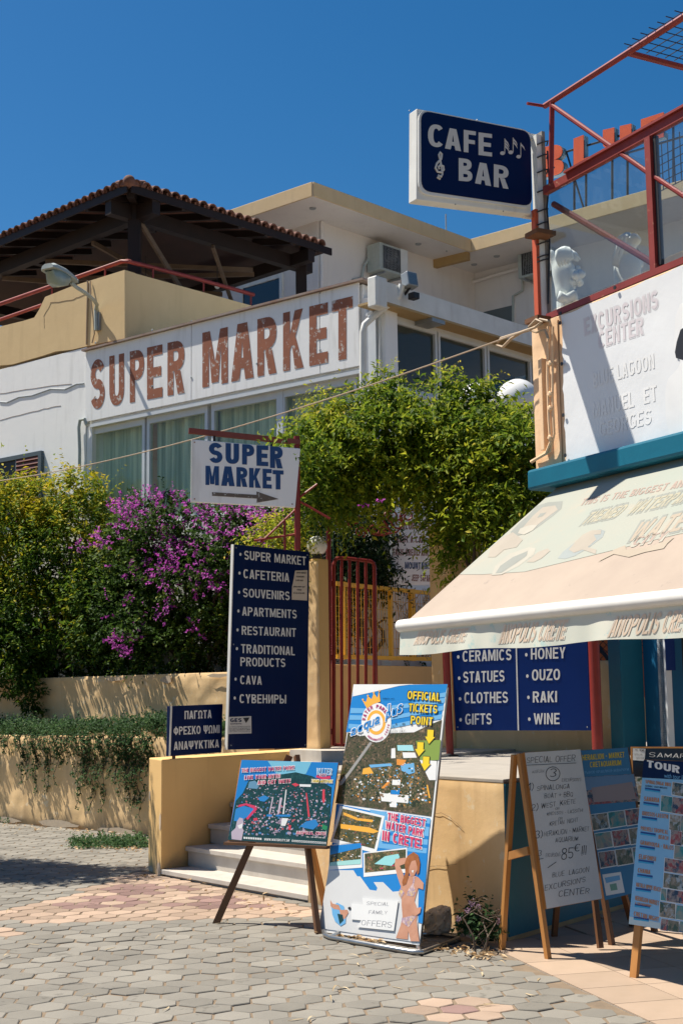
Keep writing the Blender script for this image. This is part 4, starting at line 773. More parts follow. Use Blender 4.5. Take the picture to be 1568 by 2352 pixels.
MB().box(bx, u0, u1, 0, 3.1, -.3, 0).build('teal_pier', m_teal, sb, bevel=.01)
e = bx.P(u1, 0); dr = V(e[:2], -20); 
MB().box(dr, .005, .35, 0, 3.1, -.2, 0).build('blue_return', m_blued, sb)
q = dr.P(.35, 0); d2 = V(q[:2], 70); MB().box(d2, .0, .06, 0, 3.1, -.1, .03).build('door_jamb', m_alu, sb); MB().box(d2, .06, 3, 0, 3.1, -.1, -.05).build('black_doorway_panel', flat('unlit_interior_black', (.012, .014, .014), .6), sb)  # near-black panel fills the doorway, painted for the unlit shop inside
MB().bar(d2.P(.12, 3.0, .2), d2.P(.42, 0, .2), .05, .05).build('leaning_batten', m_alu, sb)
jb = d2.P(.04, 1.95, .035); MB().box(Fr(d2.P(0, 0, .032), d2.ex, (0, 0, 1)), -.0, .10, 1.85, 2.17, 0, .006).build('door_sticker', m_blue2, sb)
MB().box(Cf, uc0+.15, 5.2, zL0-.32, zL0-.003, -.45, -.38).build('wall_behind_awning', m_teal, sb)
# chain-link patch with an orange wall behind
orf = F2(rpC, (rpC[0]-.7, rpC[1]+.35)); ow = MB(); og = V((3.0, 15.0), 75); ow.box(og, -1.2, .6, 1.6, 3.0, -.1, 0); o = ow.build('garden_wall', M('orange_wall_paint', (.62, .16, .05), rough=.8)); tag(o, 'orange wall glimpsed through chain link right of the honey sign', 'wall')
cl = MB(); cf_ = F2((2.2, 13.85), (2.78, 13.5))
for i in range(12):
    cl.tube([cf_.P(-.1+i*.07, 1.97, 0), cf_.P(-.1+i*.07+.45, 2.42, 0)], .004, 4); cl.tube([cf_.P(-.1+i*.07, 2.42, .004), cf_.P(-.1+i*.07+.45, 1.97, .004)], .004, 4)
cl.tube([cf_.P(.1, 2.5, .01), cf_.P(.5, 1.97, .01)], .02, 6); o = cl.build('chain_link', m_black); tag(o, 'rusty chain link with a diagonal bar between the red post and the teal pier', 'fence')
# banner on the wall
bn = thing('excursions_banner', 'large sun-bleached white EXCURSIONS CENTER banner on the shop wall', 'banner', Cf.P(1.2, zL1)); ub = cu(Cf, 1296, 900)
BNF = Cf.off(.006); BW = lambda u, v: .008+.005*noise.noise(Vector((u*2.2, v*3, 0)))+.003*math.sin(u*9+v*3); m_ban = M('bleached_white_vinyl', (.76, .77, .77), (.70, .715, .73), sc=1.5, rough=.45, bump=.012, bsc=1.8, spec=.4)
mb = MB(); vs = []; nu, nv = 60, 24
for j in range(nv+1):
    for i in range(nu+1):
        u = ub+3.3*i/nu; v = zL1+.015+(zT-.02-zL1-.015)*j/nv; v -= .012*abs(math.sin(i*.55)) if j == nv else 0
        vs.append(BNF.P(u+(.012 if i == 0 and j % 6 else 0), v, BW(u, v)))
mb.v = vs; mb.f = [(j*(nu+1)+i, j*(nu+1)+i+1, (j+1)*(nu+1)+i+1, (j+1)*(nu+1)+i) for j in range(nv) for i in range(nu)]; mb.build('vinyl_sheet', m_ban, bn, smooth='all')
BT = BNF.off(.0); m_bp = M('faded_pink_print', (.69, .635, .65), rough=.45); m_bpe = M('faded_grey_print', (.715, .70, .71), rough=.45); m_bw = M('bright_white_print', (.83, .83, .82), rough=.45)
KB = K(2300, 1100, 431); kb = lambda x, y: KB(x*1568/1448., y*1568/1448.)
def tb(s, xs, x0, y0, x1, y1, mat, mt2=None, hh=200, tlx=0):
    a = kb(x0, y0); b = kb(x1, y1); t = kb(x0+tlx, y0-hh)
    if mt2: txt(BT, s, a, b, 0, mt2, bn, w=.0012, bold=.04, TL=t, grow=.010, wf=BW)
    txt(BT, s, a, b, 0, mat, bn, w=.0022, bold=.022, TL=t, wf=BW)
tb('EXCURSIONS', 0, 135, 812, 1120, 440, m_bp, m_bpe, 215, -10); tb('CENTER', 0, 330, 990, 918, 790, m_bp, m_bpe, 215, -10)
tb('BLUE LAGOON', 0, 250, 1515, 1075, 1255, m_bw, None, 195, -10); tb('MANUEL  ET', 0, 245, 1925, 1105, 1690, m_bw, None, 205, -10); tb('GEORGES', 0, 330, 2180, 1030, 2000, m_bw, None, 200)
fig = [kb(*p) for p in [(1290, 2160), (1240, 1900), (1235, 1560), (1270, 1400), (1400, 1260), (1440, 1180), (1350, 960), (1360, 760), (1370, 560), (1430, 400), (1600, 300), (1900, 500), (1900, 2100)]]
quad(BT, fig, m_bw, bn, 'printed_figure', w=.018)
quad(BT, [kb(*p) for p in [(1380, 1120), (1365, 1040), (1390, 900), (1440, 740), (1500, 700), (1600, 900), (1600, 1180), (1450, 1140)]], m_ink, bn, 'printed_hair', w=.019)
for x, y in ((1120, 560), (1115, 400)): pass
for i, (x, y) in enumerate([K3(1018, 408), K3(1016, 452), K3(1024, 640), K3(1031, 875), K3(1040, 1060), K3(1066, 1098), K3(1290, 1035), K3(1268, 290)]):
    MB().lathe(BNF.px(x, y, .025), [(.006, 0), (.014, 0), (.014, .006), (.006, .006)], 12, BNF.n).build('eyelet', m_black, bn)
# cables and conduit on the column
cn = thing('wall_conduit', 'peach painted cable duct and pipes on the shop corner beside the banner', 'conduit', Cf.px(*K3(960, 1030)))
MB().add(*(lambda f: ([], []))(0)); MB().pbox(Cf, *K3(925, 620), *K3(955, 1035), 0, .05).build('duct', m_col, cn, bevel=.004)
mb = MB(); mb.tube([Cf.px(*K3(975, 470), .05), Cf.px(*K3(972, 700), .05), Cf.px(*K3(978, 900), .05), Cf.px(*K3(985, 1000), .05), Cf.px(*K3(960, 1050), .04), Cf.px(*K3(890, 1090), .04)], .013, 6); mb.tube([Cf.px(*K3(990, 470), .04), Cf.px(*K3(988, 800), .04), Cf.px(*K3(996, 960), .04), Cf.px(*K3(975, 1040), .03), Cf.px(*K3(895, 1080), .02)], .009, 6); mb.build('pipe', m_col, cn, smooth=True)
for y in (640, 780, 845, 980): MB().lathe(Cf.px(*K3(984, y), .04), [(.018, -.0), (.022, .02), (.012, .03)], 8, Cf.n).build('clip', m_col, cn)
fc = Cf.px(*K3(985, 465), .12); cbl = MB(); far = atY(-60, 1112, 18.6)
pts = [fc.lerp(far, t)-Vector((0, 0, .32*4*t*(1-t)*.55)) for t in np.linspace(0, 1, 40)]; cbl.tube(pts, .006, 6)
lp_ = [Cf.px(*K3(x, y), .14) for x, y in ((940, 490), (870, 510), (800, 530), (782, 560), (810, 570), (850, 530), (900, 500), (960, 480), (990, 455), (965, 445), (930, 480))]; cbl.tube(lp_, .011, 6)
cbl.tube([Cf.px(*K3(x, y), .1) for x, y in ((1005, 450), (960, 440), (925, 470), (915, 490), (945, 500), (985, 490), (1000, 530))], .010, 6)
o = cbl.build('overhead_cable', m_cable, smooth=True); tag(o, 'beige overhead cable running from the shop corner down to the far left', 'cable')
# red frame and glass railing on the shop terrace
rr = thing('glazed_railing', 'red steel frame with dusty glass panes along the shop terrace', 'railing', Cf.P(1.5, zT))
f0 = Cf.off(-.05); ur = cu(f0, 1262, 600); zr1 = cz(f0, 1412, 350); 
MB().box(f0, ur-.02, 5.2, zT, zT+.045, -.03, .04).build('bottom_rail', m_redl, rr)
MB().box(f0, ur-.03, 5.2, zr1-.03, zr1+.03, -.025, .02).build('upper_rail', m_redl, rr); um = cu(f0, 1496, 450)
MB().box(f0, ur+.25, 5.2, zr1+.033, zr1+.05, -.03, .04).build('rail_cap', m_redl, rr)
MB().box(f0, um-.02, um+.035, zT+.05, zr1-.03, -.03, .03).build('upright', m_redl, rr)
MB().box(f0, ur+.02, um-.03, zT+.07, zr1-.04, -.0, .008).build('glass_pane', m_glassd, rr); MB().box(f0, um+.07, 5.2, zT+.1, zr1-.04, -.0, .008).build('glass_pane', m_glassd, rr)
MB().box(f0, um+.045, um+.07, zT+.07, zr1-.04, -.02, .01).build('rubber_seal', m_black, rr)
z6 = cz(f0, 1268, 232); uk = cu(f0, 1440, 118)
def ft(pts, r, name, m=m_red, w=0): mb = MB(); mb.tube([f0.px(x, y, w) for x, y in pts], r, 8); mb.build(name, m, rr, smooth=True)
ft([(1264, 440), (1267, 234)], .02, 'corner_post'); MB().tube([f0.P(ur, z6), f0.P(5.0, z6)], .022, 8).build('top_rail', m_redl, rr, smooth=True)
MB().tube([f0.P(ur, z6), f0.P(ur+.0, z6-.01, .16)], .012, 6).build('rail_stub', m_red, rr)
ft([(1267, 242), (1484, 394), (1600, 470)], .018, 'brace'); ft([(1257, 466), (1484, 602), (1600, 672)], .024, 'brace', m_red, -.055)
k = f0.P(uk, z6); MB().tube([k, k-Cf.n*3.2], .022, 8).build('cross_rail', m_red, rr, smooth=True)
mb = MB()
for i in range(34): u = uk+.05+i*.085; mb.tube([f0.P(u, z6+.03, .07), f0.P(u, z6+.03, -2.6)], .0035, 4)
for i in range(30): ww = -.0-i*.085; mb.tube([f0.P(uk, z6+.036, ww), f0.P(uk+2.9, z6+.036, ww)], .0035, 4)
mb.build('roof_mesh', m_black, rr)
g2 = f0.off(-.1); mb = MB(); a0 = cu(g2, 1507, 400); zg0 = zT+.62
for i in range(24): mb.box(g2, a0+i*.06, a0+i*.06+.005, zg0, zr1-.04, 0, .005)
for i in range(5): mb.box(g2, a0, a0+1.5, zg0+i*.06, zg0+i*.06+.005, .005, .01)
mb.build('side_mesh', m_black, rr)
wp = thing('sign_pole', 'white and red rusty pole at the shop corner holding the cafe bar sign', 'pole', atY(1242, 735, 9.93)); pf = V(atY(1242, 735, 9.93)[:2], 62)
zp0, zp1 = cz(pf, 1242, 728), cz(pf, 1242, 312)
U_ = lambda x: cu(pf, x, 520)
MB().box(pf, U_(1229), U_(1236), zp0, cz(pf, 1230, 480), -.05, .0).build('red_strip', M('orange_red_paint', (.55, .10, .04), rough=.6), wp)
MB().box(pf, U_(1235.5), U_(1247), zp0, zp1, -.06, .012).build('white_post', m_whitep, wp); MB().box(pf, U_(1247), U_(1254), zp0-.05, zp1+.03, -.05, .02).build('rusty_angle', M('rusty_grey_steel', (.25, .26, .25), (.17, .11, .07), sc=9, rough=.7), wp)
for y in (545, 742):
    a = pf.uv(1228, y); MB().box(pf, a[0]-.08, a[0]+.09, a[1]-.015, a[1]+.02, -.02, .14).build('bracket', M('rust_brown', (.16, .07, .03), rough=.8), wp)
wr = MB()
for y in (330, 360, 395, 440, 485, 515, 560, 590, 600): wr.tube([pf.px(1229, y+4, .02), pf.px(1240, y, .035), pf.px(1252, y-3, .03), pf.px(1258, y+2, -.02)], .006, 5)
wr.tube([pf.px(1251, 350, .03), pf.px(1254, 420, .035), pf.px(1248, 480, .04), pf.px(1256, 560, .03), pf.px(1252, 700, .03)], .007, 5); wr.build('tied_wires', m_black, wp)
# cafe bar sign
Sf = V(pf.P(0, 0)[:2], 60); cs = thing('cafe_bar_sign', 'white boxed navy CAFE BAR sign with music notes on the corner pole', 'sign', Sf.px(1095, 480))
outer = [(957, 249), (1217, 303), (1219, 492), (956, 458)]
MB().poly(Sf, [Sf.uv(*p) for p in outer], -.13, 0).build('sign_box', m_whitep, cs, bevel=.006) if False else MB().poly(Sf, outer, -.105, 0, px=True).build('sign_box', m_whitep, cs, bevel=.006)
def rrect(fr, q, r, nseg=5):
    P = [Vector(fr.uv(*p)) for p in q]; out = []
    for i, p in enumerate(P):
        a = (P[i-1]-p).normalized()*r; b = (P[(i+1) % 4]-p).normalized()*r
        for k in range(nseg+1): t = k/nseg; out.append(tuple(p+a*(1-t)**2+b*t**2))
    return out
inn_ = [K2(343, 505), K2(855, 600), K2(874, 955), K2(350, 880)]
inn_ = [(958, 252), (1214, 302), (1218, 481), (958, 446)]
MB().poly(Sf, rrect(Sf, inn_, .085), .0, .018).build('raised_rim', m_whitep, cs)
in2 = [(963, 256), (1213, 305), (1217, 476), (964, 440)]
MB().poly(Sf, rrect(Sf, in2, .08), .018, .022).build('sign_face', m_navy, cs)
S2 = Sf.off(.0245); m_cr = flat('cream_lettering', (.62, .60, .55))
def wl(fr, s, L, mat, parent, bold=.03, kk=K2):
    for ch, x0, yt0, x1, yb0, sy in L:
        a = kk(x0, yb0); txt(fr, ch, a, (kk(x1, yb0)[0], a[1]+(x1-x0)*.5*sy), 0, mat, parent, w=0, bold=bold, TL=kk(x0, yt0), name='letter')
wl(S2, 'CAFE', [('C', 396, 568, 464, 672, .1), ('A', 474, 584, 548, 682, .18), ('F', 560, 596, 616, 698, .14), ('E', 628, 608, 690, 712, .12)], m_cr, cs, .03)
wl(S2, 'BAR', [('B', 537, 726, 600, 830, .1), ('A', 612, 742, 686, 842, .18), ('R', 698, 754, 766, 858, .16)], m_cr, cs, .03)
def note(x, y, s, nf):
    mb = MB(); c = K2(x, y); mb.poly(S2, [(c[0]+s*.34*math.cos(a), c[1]+s*.26*math.sin(a)) for a in np.linspace(0, 6.1, 12)], 0, px=True)
    mb.poly(S2, [(c[0]+s*.26, c[1]), (c[0]+s*.36, c[1]), (c[0]+s*.36, c[1]-s*2), (c[0]+s*.26, c[1]-s*2)], 0, px=True)
    for k in range(nf): yy = c[1]-s*2+k*s*.4; mb.poly(S2, [(c[0]+s*.3, yy), (c[0]+s*.75, yy+s*.55), (c[0]+s*.95, yy+s*1.15), (c[0]+s*.65, yy+s*.7), (c[0]+s*.3, yy+s*.35)], 0, px=True)
    mb.build('music_note', m_cr, cs)
note(738, 704, 17, 3); note(776, 700, 17, 2); note(812, 720, 16, 1)
mb = MB(); cl_ = [(452, 822), (440, 815), (444, 806), (456, 812), (462, 800), (452, 735), (446, 712), (452, 700), (459, 708), (456, 730), (436, 752), (430, 772), (440, 790), (456, 792), (468, 780), (466, 764), (452, 758), (443, 768), (448, 778)]
mb.tube([S2.px(*K2(*p)) for p in cl_], .009, 6); mb.build('treble_clef', m_cr, cs, smooth=True)
for y0 in (306, 488): MB().bar(Sf.px(1212, y0, -.06), Sf.px(1240, y0+4, -.06), .04, .04).build('mounting_arm', m_whitep, cs)
# BLUE rooftop letters
Uq = U2.off(-1.2); bl = thing('rooftop_letters', 'tall red BLUE letters on a black frame on the far roof edge', 'sign', Uq.px(1400, 470)); m_bo = M('orange_red_letter_face', (.62, .10, .025), (.5, .07, .02), rough=.5); m_side = M('blue_grey_letter_side', (.10, .2, .28), rough=.5)
for s, x0, y0, x1, y1, yt in (('B', 1252, 412, 1301, 402, 343), ('L', 1324, 392, 1350, 380, 323), ('U', 1391, 350, 1456, 336, 303), ('E', 1478, 334, 1530, 318, 279)):
    if s == 'L': x1 = 1372; y1 = 374
    txt(Uq, s, (x0, y0), (x1, y1), 0, m_bo, bl, w=.14, bold=.05, TL=(x0, yt), name='letter', ext=.02); txt(Uq, s, (x0+1, y0), (x1+1, y1), 0, m_side, bl, w=.1, bold=.05, TL=(x0+1, yt), name='letter_return', ext=.14)
mb = MB()
for x in (1318, 1345, 1405, 1440, 1500, 1545): mb.tube([Uq.px(x, 500-(x-1300)*.3), Uq.px(x, 350-(x-1300)*.25)], .025, 6)
for d in (0, -45): mb.tube([Uq.px(1295, 395+d), Uq.px(1640, 292+d)], .025, 6)
mb.tube([Uq.px(1300, 350), Uq.px(1340, 480)], .02, 6); mb.build('support_frame', m_black, bl)
# statues
def skin(name, verts, edges, rads, mat, parent, sub=2):
    me = bpy.data.meshes.new(name); org = WL[parent.name]; me.from_pydata([Vector(v)-org for v in verts], edges, []); me.materials.append(mat)
    o = bpy.data.objects.new(name, me); COL.objects.link(o); o.parent = parent; WL[o.name] = org
    me.skin_vertices or me.skin_vertices
    m = o.modifiers.new('skin', 'SKIN')
    if not me.skin_vertices: 
        pass
    for i, r in enumerate(rads): me.skin_vertices[0].data[i].radius = r if isinstance(r, tuple) else (r, r)
    me.skin_vertices[0].data[0].use_root = True
    m.use_smooth_shade = True; s = o.modifiers.new('sub', 'SUBSURF'); s.levels = s.render_levels = sub; return o
Ks = K(2131, 800, 600)
s1 = thing('plaster_statue', 'white plaster woman statue with an arm over her bowed head, behind the glass', 'statue', atY(1440, 690, 9.9), 'white statues on the terrace')
J = lambda x, y, dz=0: atY(*Ks(x, y), 9.75+dz)
skin('figure', [J(985, 1080), J(985, 900), J(985, 760), J(965, 640), J(925, 575, -.02), J(1000, 480, -.09), J(1105, 368, -.12), J(1035, 560, .04), J(1080, 600, .06), J(1118, 715, .04), J(960, 530, -.03), J(955, 430, -.03)],
     [(0, 1), (1, 2), (2, 3), (3, 4), (4, 5), (5, 6), (3, 7), (7, 8), (8, 9), (3, 10), (10, 11)], [.13, .10, .115, .105, .055, .052, .05, .05, .04, .036, .045, .075], m_stat, s1)
hr = MB(); rr_ = random.Random(3)
for k in range(15):
    q = k/14; hr.tube([J(960+q*50, 345+abs(q-.6)*30, -.08), J(905+q*70, 400, -.10-.02*math.sin(q*9)), J(880+q*60, 480, -.10-.02*math.sin(q*9)), J(850+q*45, 590+q*20, -.09), J(835+q*50+rr_.uniform(-12, 12), 680+q*30, -.07)], [.014, .02, .018, .014, .004], 6)
hr.build('hair', m_stat, s1, smooth='all')
MB().lathe(J(980, 1050)-Vector((0, 0, .45)), [(.17, 0), (.2, .05), (.15, .2), (.14, .5)], 16).build('plinth', m_stat, s1)
s2 = thing('plaster_statue', 'white plaster statue with draped hair and a bouquet, left behind the dusty glass', 'statue', atY(1290, 740, 10.5), 'white statues on the terrace')
J = lambda x, y, dz=0: atY(*Ks(x, y), 10.4+dz)
skin('figure', [J(350, 1060), J(340, 930), J(325, 800), J(300, 690), J(320, 630), J(340, 565), J(240, 650), J(195, 590), J(170, 520), J(390, 740), J(450, 790)], [(0, 1), (1, 2), (2, 3), (3, 4), (4, 5), (3, 6), (6, 7), (7, 8), (3, 9), (9, 10)], [.10, .085, .10, .10, .045, .075, .045, .036, .03, .045, .04], m_stat, s2)
hr = MB()
for k in range(13): q = k/12; hr.tube([J(300+q*70, 492+abs(q-.5)*20, -.07), J(255+q*130, 540, -.10), J(250+q*150, 610, -.10), J(270+q*110, 690-q*40+14*math.sin(k*2), -.08)], [.012, .02, .018, .005], 6)
hr.tube([J(370, 545, -.05), J(430, 580, -.07), J(492, 622, -.08)], [.03, .03, .006], 8); hr.tube([J(370, 570, -.05), J(430, 610, -.07), J(470, 640, -.08)], [.03, .025, .006], 8); hr.build('hair', m_stat, s2, smooth='all')
bq = MB()
MB().tube([J(280, 1060, -.1), J(300, 1010, -.1), J(350, 1030, -.1), J(430, 990, -.1), J(450, 1060, -.1)], [.03, .05, .035, .05, .02], 10).build('drapery', m_stat, s2, smooth='all')
for k in range(16): bq.ball(J(470+random.uniform(-60, 50), 780+random.uniform(-70, 90), -.08+random.uniform(-.04, .04)), random.uniform(.02, .035), 7)
bq.build('bouquet', m_stat, s2, smooth='all'); MB().lathe(J(350, 1060)-Vector((0, 0, .3)), [(.08, 0), (.08, .3)], 14).build('plinth', m_stat, s2)
# ---------------------------------------------------------------- awning
an0 = atY(922, 1438, 9.4); exA = Vector((math.sin(math.radians(27.5)), -math.cos(math.radians(27.5)), 0)); rear = Cf.off(.02).px(1279, 1120)
AF = Fr(an0, exA, rear-an0); LA = (rear-an0).length; AL = 4.3
aw = thing('shop_awning', 'large faded awning with a printed top, white front bar and scalloped valance', 'awning', Cf.P(1.4, 2.0, .9))
m_cv = M('faded_peach_canvas', (.41, .335, .27), (.34, .275, .225), sc=2.2, rough=.85, bump=.003, bsc=30, spec=.2, c3=(.30, .25, .21), t3=.62, sc3=6)
m_cp = M('faded_turquoise_print', (.30, .335, .295), (.355, .34, .285), sc=1.6, rough=.85, spec=.2, c3=(.36, .34, .28), t3=.56, sc3=3.2)
MB().box(AF, 0, AL, 0, LA, -.012, 0).build('canvas', m_cv, aw)
pr = [(-.0+.002, LA*.36), (.35, LA*.33), (.9, LA*.30), (1.5, LA*.345), (2.2, LA*.40), (AL-.002, LA*.42), (AL-.002, LA-.003), (.002, LA-.003)]
MB().poly(AF, pr, .002).build('sky_print', m_cp, aw)
KA = K(1950, 1850, 781); A4 = AF.off(.003); A5 = AF.off(.0038); A6 = AF.off(.0046)
m_fp = [M('faded_'+n, tuple((v*.70*.55+q*.45)*.80 for v, q in zip(c, (.44, .43, .37))), rough=.85, spec=.2) for n, c in (('red_print', (.70, .44, .36)), ('yellow_print', (.72, .64, .42)), ('orange_print', (.74, .56, .40)), ('grey_print', (.36, .40, .38)), ('skin_print', (.68, .56, .45)), ('blue_print', (.44, .54, .58)), ('cream_print', (.80, .74, .62)))]
def at(s, x0, y0, x1, y1, tx, ty, m, o=None):
    if o is not None: txt(A4, s, KA(x0-5, y0+6), KA(x1+5, y1+6), 0, o, aw, w=0, bold=.04, TL=KA(tx-2, ty-8), grow=.015)
    txt(A5, s, KA(x0, y0), KA(x1, y1), 0, m, aw, w=0, bold=.02, TL=KA(tx, ty))
at('THIS IS THE BIGGEST AND', 735, 348, 1600, 190, 775, 290, m_fp[0], None)
at('THEMED  WATERPARK', 740, 500, 1640, 300, 840, 400, m_fp[1], m_fp[3]); at('WATER', 1110, 640, 1640, 520, 1235, 480, m_fp[2], m_fp[3]); at('CITY', 1150, 668, 1410, 615, 1205, 600, m_fp[0], m_fp[6])
pk = lambda pts: [KA(*p) for p in pts]
quad(A5, pk([(880, 800), (1010, 700), (1100, 665), (1110, 700), (1280, 680), (1400, 640), (1495, 600), (1440, 650), (1410, 690), (1260, 720), (1130, 760), (1010, 735), (950, 765)]), m_fp[2], aw, 'ribbon_print', 0)
quad(A4, pk([(560, 770), (600, 720), (700, 640), (800, 560), (900, 535), (940, 550), (920, 600), (800, 690), (700, 750), (620, 775)]), m_fp[5], aw, 'tube_print', 0)
quad(A5, pk([(650, 700), (700, 640), (760, 580), (830, 545), (910, 540), (905, 575), (850, 580), (870, 620), (800, 680), (870, 700), (865, 735), (760, 700), (690, 725)]), m_fp[4], aw, 'rider_print', 0)
quad(A4, pk([(30, 905), (60, 830), (180, 730), (330, 680), (385, 690), (370, 740), (250, 830), (110, 900)]), m_fp[6], aw, 'oval_print', 0); quad(A5, pk([(60, 890), (100, 830), (200, 760), (320, 710), (310, 750), (210, 820), (110, 885)]), m_fp[3], aw, 'wheel_print', 0)
quad(A5, pk([(310, 800), (400, 720), (480, 690), (500, 710), (430, 770), (370, 800)]), m_fp[4], aw, 'small_rider_print', 0)
quad(A4, pk([(180, 560), (260, 480), (330, 420), (390, 350), (480, 320), (600, 310), (590, 370), (520, 430), (400, 520), (320, 570), (230, 590)]), m_fp[3], aw, 'hair_print', 0)
quad(A5, pk([(250, 560), (300, 500), (360, 430), (440, 360), (540, 345), (560, 380), (490, 430), (400, 500), (330, 560)]), m_fp[4], aw, 'face_print', 0); quad(A6, pk([(240, 570), (260, 530), (330, 505), (400, 500), (360, 545), (290, 580)]), m_fp[6], aw, 'beard_print', 0)
quad(A5, pk([(0, 760), (20, 690), (120, 600), (200, 560), (280, 620), (230, 680), (130, 700), (60, 760)]), m_fp[4], aw, 'arm_print', 0)
quad(A6, pk([(395, 445), (420, 410), (470, 400), (440, 430)]), m_fp[3], aw, 'brow_print', 0)
br = MB(); br.tube([an0-exA*.015+AF.n*.0, an0+exA*AL], .044, 14); br.build('front_bar', M('white_awning_bar', (.82, .80, .75), rough=.35), aw, smooth=True)
vf = Fr(an0, exA, (0, 0, 1)); mb = MB(); nu, nv = 160, 8; vs = []; vh = .162; VW = lambda u, v: (lambda q: .012+.007*math.sin(u*9)*q+.004*math.sin(u*23+1)*q)(min(1, max(0, (-v-.035)/.162)))
for j in range(nv+1):
    for i in range(nu+1):
        u = AL*i/nu; v = -.035-(vh*(1+.05*math.sin(u*5))-.0)*j/nv; vs.append(vf.P(u-(.012*j/nv if i == 0 else 0), v, VW(u, v)))
mb.v = vs; mb.f = [(j*(nu+1)+i, (j+1)*(nu+1)+i, (j+1)*(nu+1)+i+1, j*(nu+1)+i+1) for j in range(nv) for i in range(nu)]
m_val = M('faded_valance_cloth', (.58, .62, .54), (.68, .66, .56), sc=4, rough=.85, spec=.2, c3=(.45, .58, .54), t3=.58, sc3=6); mb.build('valance', m_val, aw, smooth='all')
VT = vf; m_v1 = M('faded_cream_lettering', (.72, .66, .56), rough=.85, spec=.2); m_v2 = M('faded_apricot_lettering', (.74, .58, .44), rough=.85, spec=.2)
for (x0, y0, x1, y1, tx, ty) in ((955, 1480, 1072, 1474, 962, 1451), (1148, 1478, 1300, 1468, 1156, 1436), (1402, 1463, 1600, 1447, 1412, 1417)):
    txt(VT, 'ANOPOLIS CRETE', (x0-3, y0+2), (x1+3, y1+2), 0, m_v1, aw, w=.0015, bold=.05, TL=(tx-3, ty-2), shear=.3, wf=VW); txt(VT, 'ANOPOLIS CRETE', (x0, y0), (x1, y1), 0, m_v2, aw, w=.0026, bold=.0, TL=(tx, ty), shear=.3, wf=VW)
for s in (.5, 3.0):
    MB().bar(an0+exA*s+Vector((0, 0, -.03)), Cf.P(Cf.uv(1279, 1120)[0]+s+.4, 2.35, .6), .04, .04).build('folding_arm', m_whitep, aw); MB().bar(Cf.P(Cf.uv(1279, 1120)[0]+s+.4, 2.35, .6), Cf.P(Cf.uv(1279, 1120)[0]+s-.1, 2.8, -.3), .04, .04).build('folding_arm', m_whitep, aw)
# ---------------------------------------------------------------- signs
Nf = V((-1.0, 13.7), 45); ns = thing('list_sign', 'tall navy sign listing SUPER MARKET to souvenirs in Russian, on the low wall', 'sign', Nf.px(615, 1718))
MB().poly(Nf, [(537, 1250), (711, 1268), (705, 1718), (522, 1722)], -.03, 0, px=True).build('sign_panel', m_navy, ns, bevel=.004); MB().poly(Nf, [(535.5, 1250), (537.5, 1250), (523, 1722), (521, 1722)], -.032, .003, px=True).build('edge_strip', m_whitep, ns)
Nt = Nf.off(.003)
for s, x0, y0, x1, y1, hh in (('SUPER MARKET', 1122, 733, 1405, 760, 42), ('CAFETERIA', 1118, 818, 1328, 836, 42), ('SOUVENIRS', 1116, 905, 1330, 920, 41), ('APARTMENTS', 1112, 990, 1362, 1004, 41), ('RESTAURANT', 1110, 1078, 1359, 1088, 41), ('TRADITIONAL', 1107, 1162, 1354, 1173, 41), ('PRODUCTS', 1104, 1222, 1310, 1227, 41)):
    txt(Nt, s, K4(x0, y0), K4(x1, y1), hh*.5, m_ltr, ns, w=0, bold=.012)
for s, x0, y0, x1, y1, hh in (('CAVA', 1103, 157, 1202, 160, 40), ('СУВЕНИРЫ', 1100, 244, 1314, 246, 41)): txt(Nt, s, K6(x0, y0), K6(x1, y1), hh*.5, m_ltr, ns, w=0, bold=.012)
for x, y in [K4(1104, 709), K4(1100, 795), K4(1098, 883), K4(1095, 969), K4(1091, 1056), K4(1088, 1142), K6(1082, 134), K6(1078, 221)]: MB().poly(Nt, [(x+2.6*math.cos(a), y+3.8*math.sin(a)) for a in np.linspace(0, 6, 10)], 0, px=True).build('bullet', m_ltr, ns)
nn_ = thing('paper_notice', 'small cream opening hours notice with a curved side on the tall navy sign', 'notice', Nf.px(688, 1378)); quad(Nf, [K4(1354, 784), K4(1410, 782), K4(1408, 921), K4(1338, 917), K4(1340, 860)], flat('cream_paper', (.60, .50, .40)), nn_, 'paper', .006, .003)
N8 = Nf.off(.008)
for s, x0, x1, y, hh in (('SUPER MARKET', 1360, 1407, 797, 8), ('SOUVENIRS', 1360, 1398, 815, 8), ('CAFE-BAR', 1358, 1392, 832, 8), ('OPEN EVERY DAY', 1347, 1400, 861, 7), ('FROM', 1364, 1384, 875, 7), ('07:30-24:00 HRS', 1347, 1399, 890, 7)): txt(N8, s, K4(x0, y), K4(x1, y+1), hh*.5, m_ink, nn_, w=0, bold=.02)
cc = thing('paper_notice', 'small white surveillance notice at the lower left of the tall navy sign', 'notice', Nf.px(549, 1685)); quad(Nf, [K6(1050, 308), K6(1152, 304), K6(1153, 383), K6(1047, 386)], flat('grey_paper', (.55, .54, .52)), cc, 'paper', .006, .003)
txt(N8, 'GES', K6(1058, 332), K6(1110, 331), 9, m_navy, cc, w=0, bold=.04); txt(N8, 'systems', K6(1058, 345), K6(1110, 344), 4.5, m_navy, cc, w=0, bold=.02); quad(N8, [K6(1116, 312), K6(1146, 310), K6(1140, 322), K6(1130, 336), K6(1122, 322)], m_ink, cc, 'camera_print', 0)
for s, y in (('Ο ΧΩΡΟΣ ΠΑΡΑΚΟΛΟΥΘΕΙΤΑΙ', 356), ('ΑΠΟ ΚΛΕΙΣΤΟ ΚΥΚΛΩΜΑ TV', 364), ('THIS AREA IS RECORDED BY CAMERA', 371), ('2810 254075  www.gessystems.gr', 379)): txt(N8, s, K6(1054, y), K6(1150, y-2), 2.6, m_ink, cc, w=0, bold=.0)
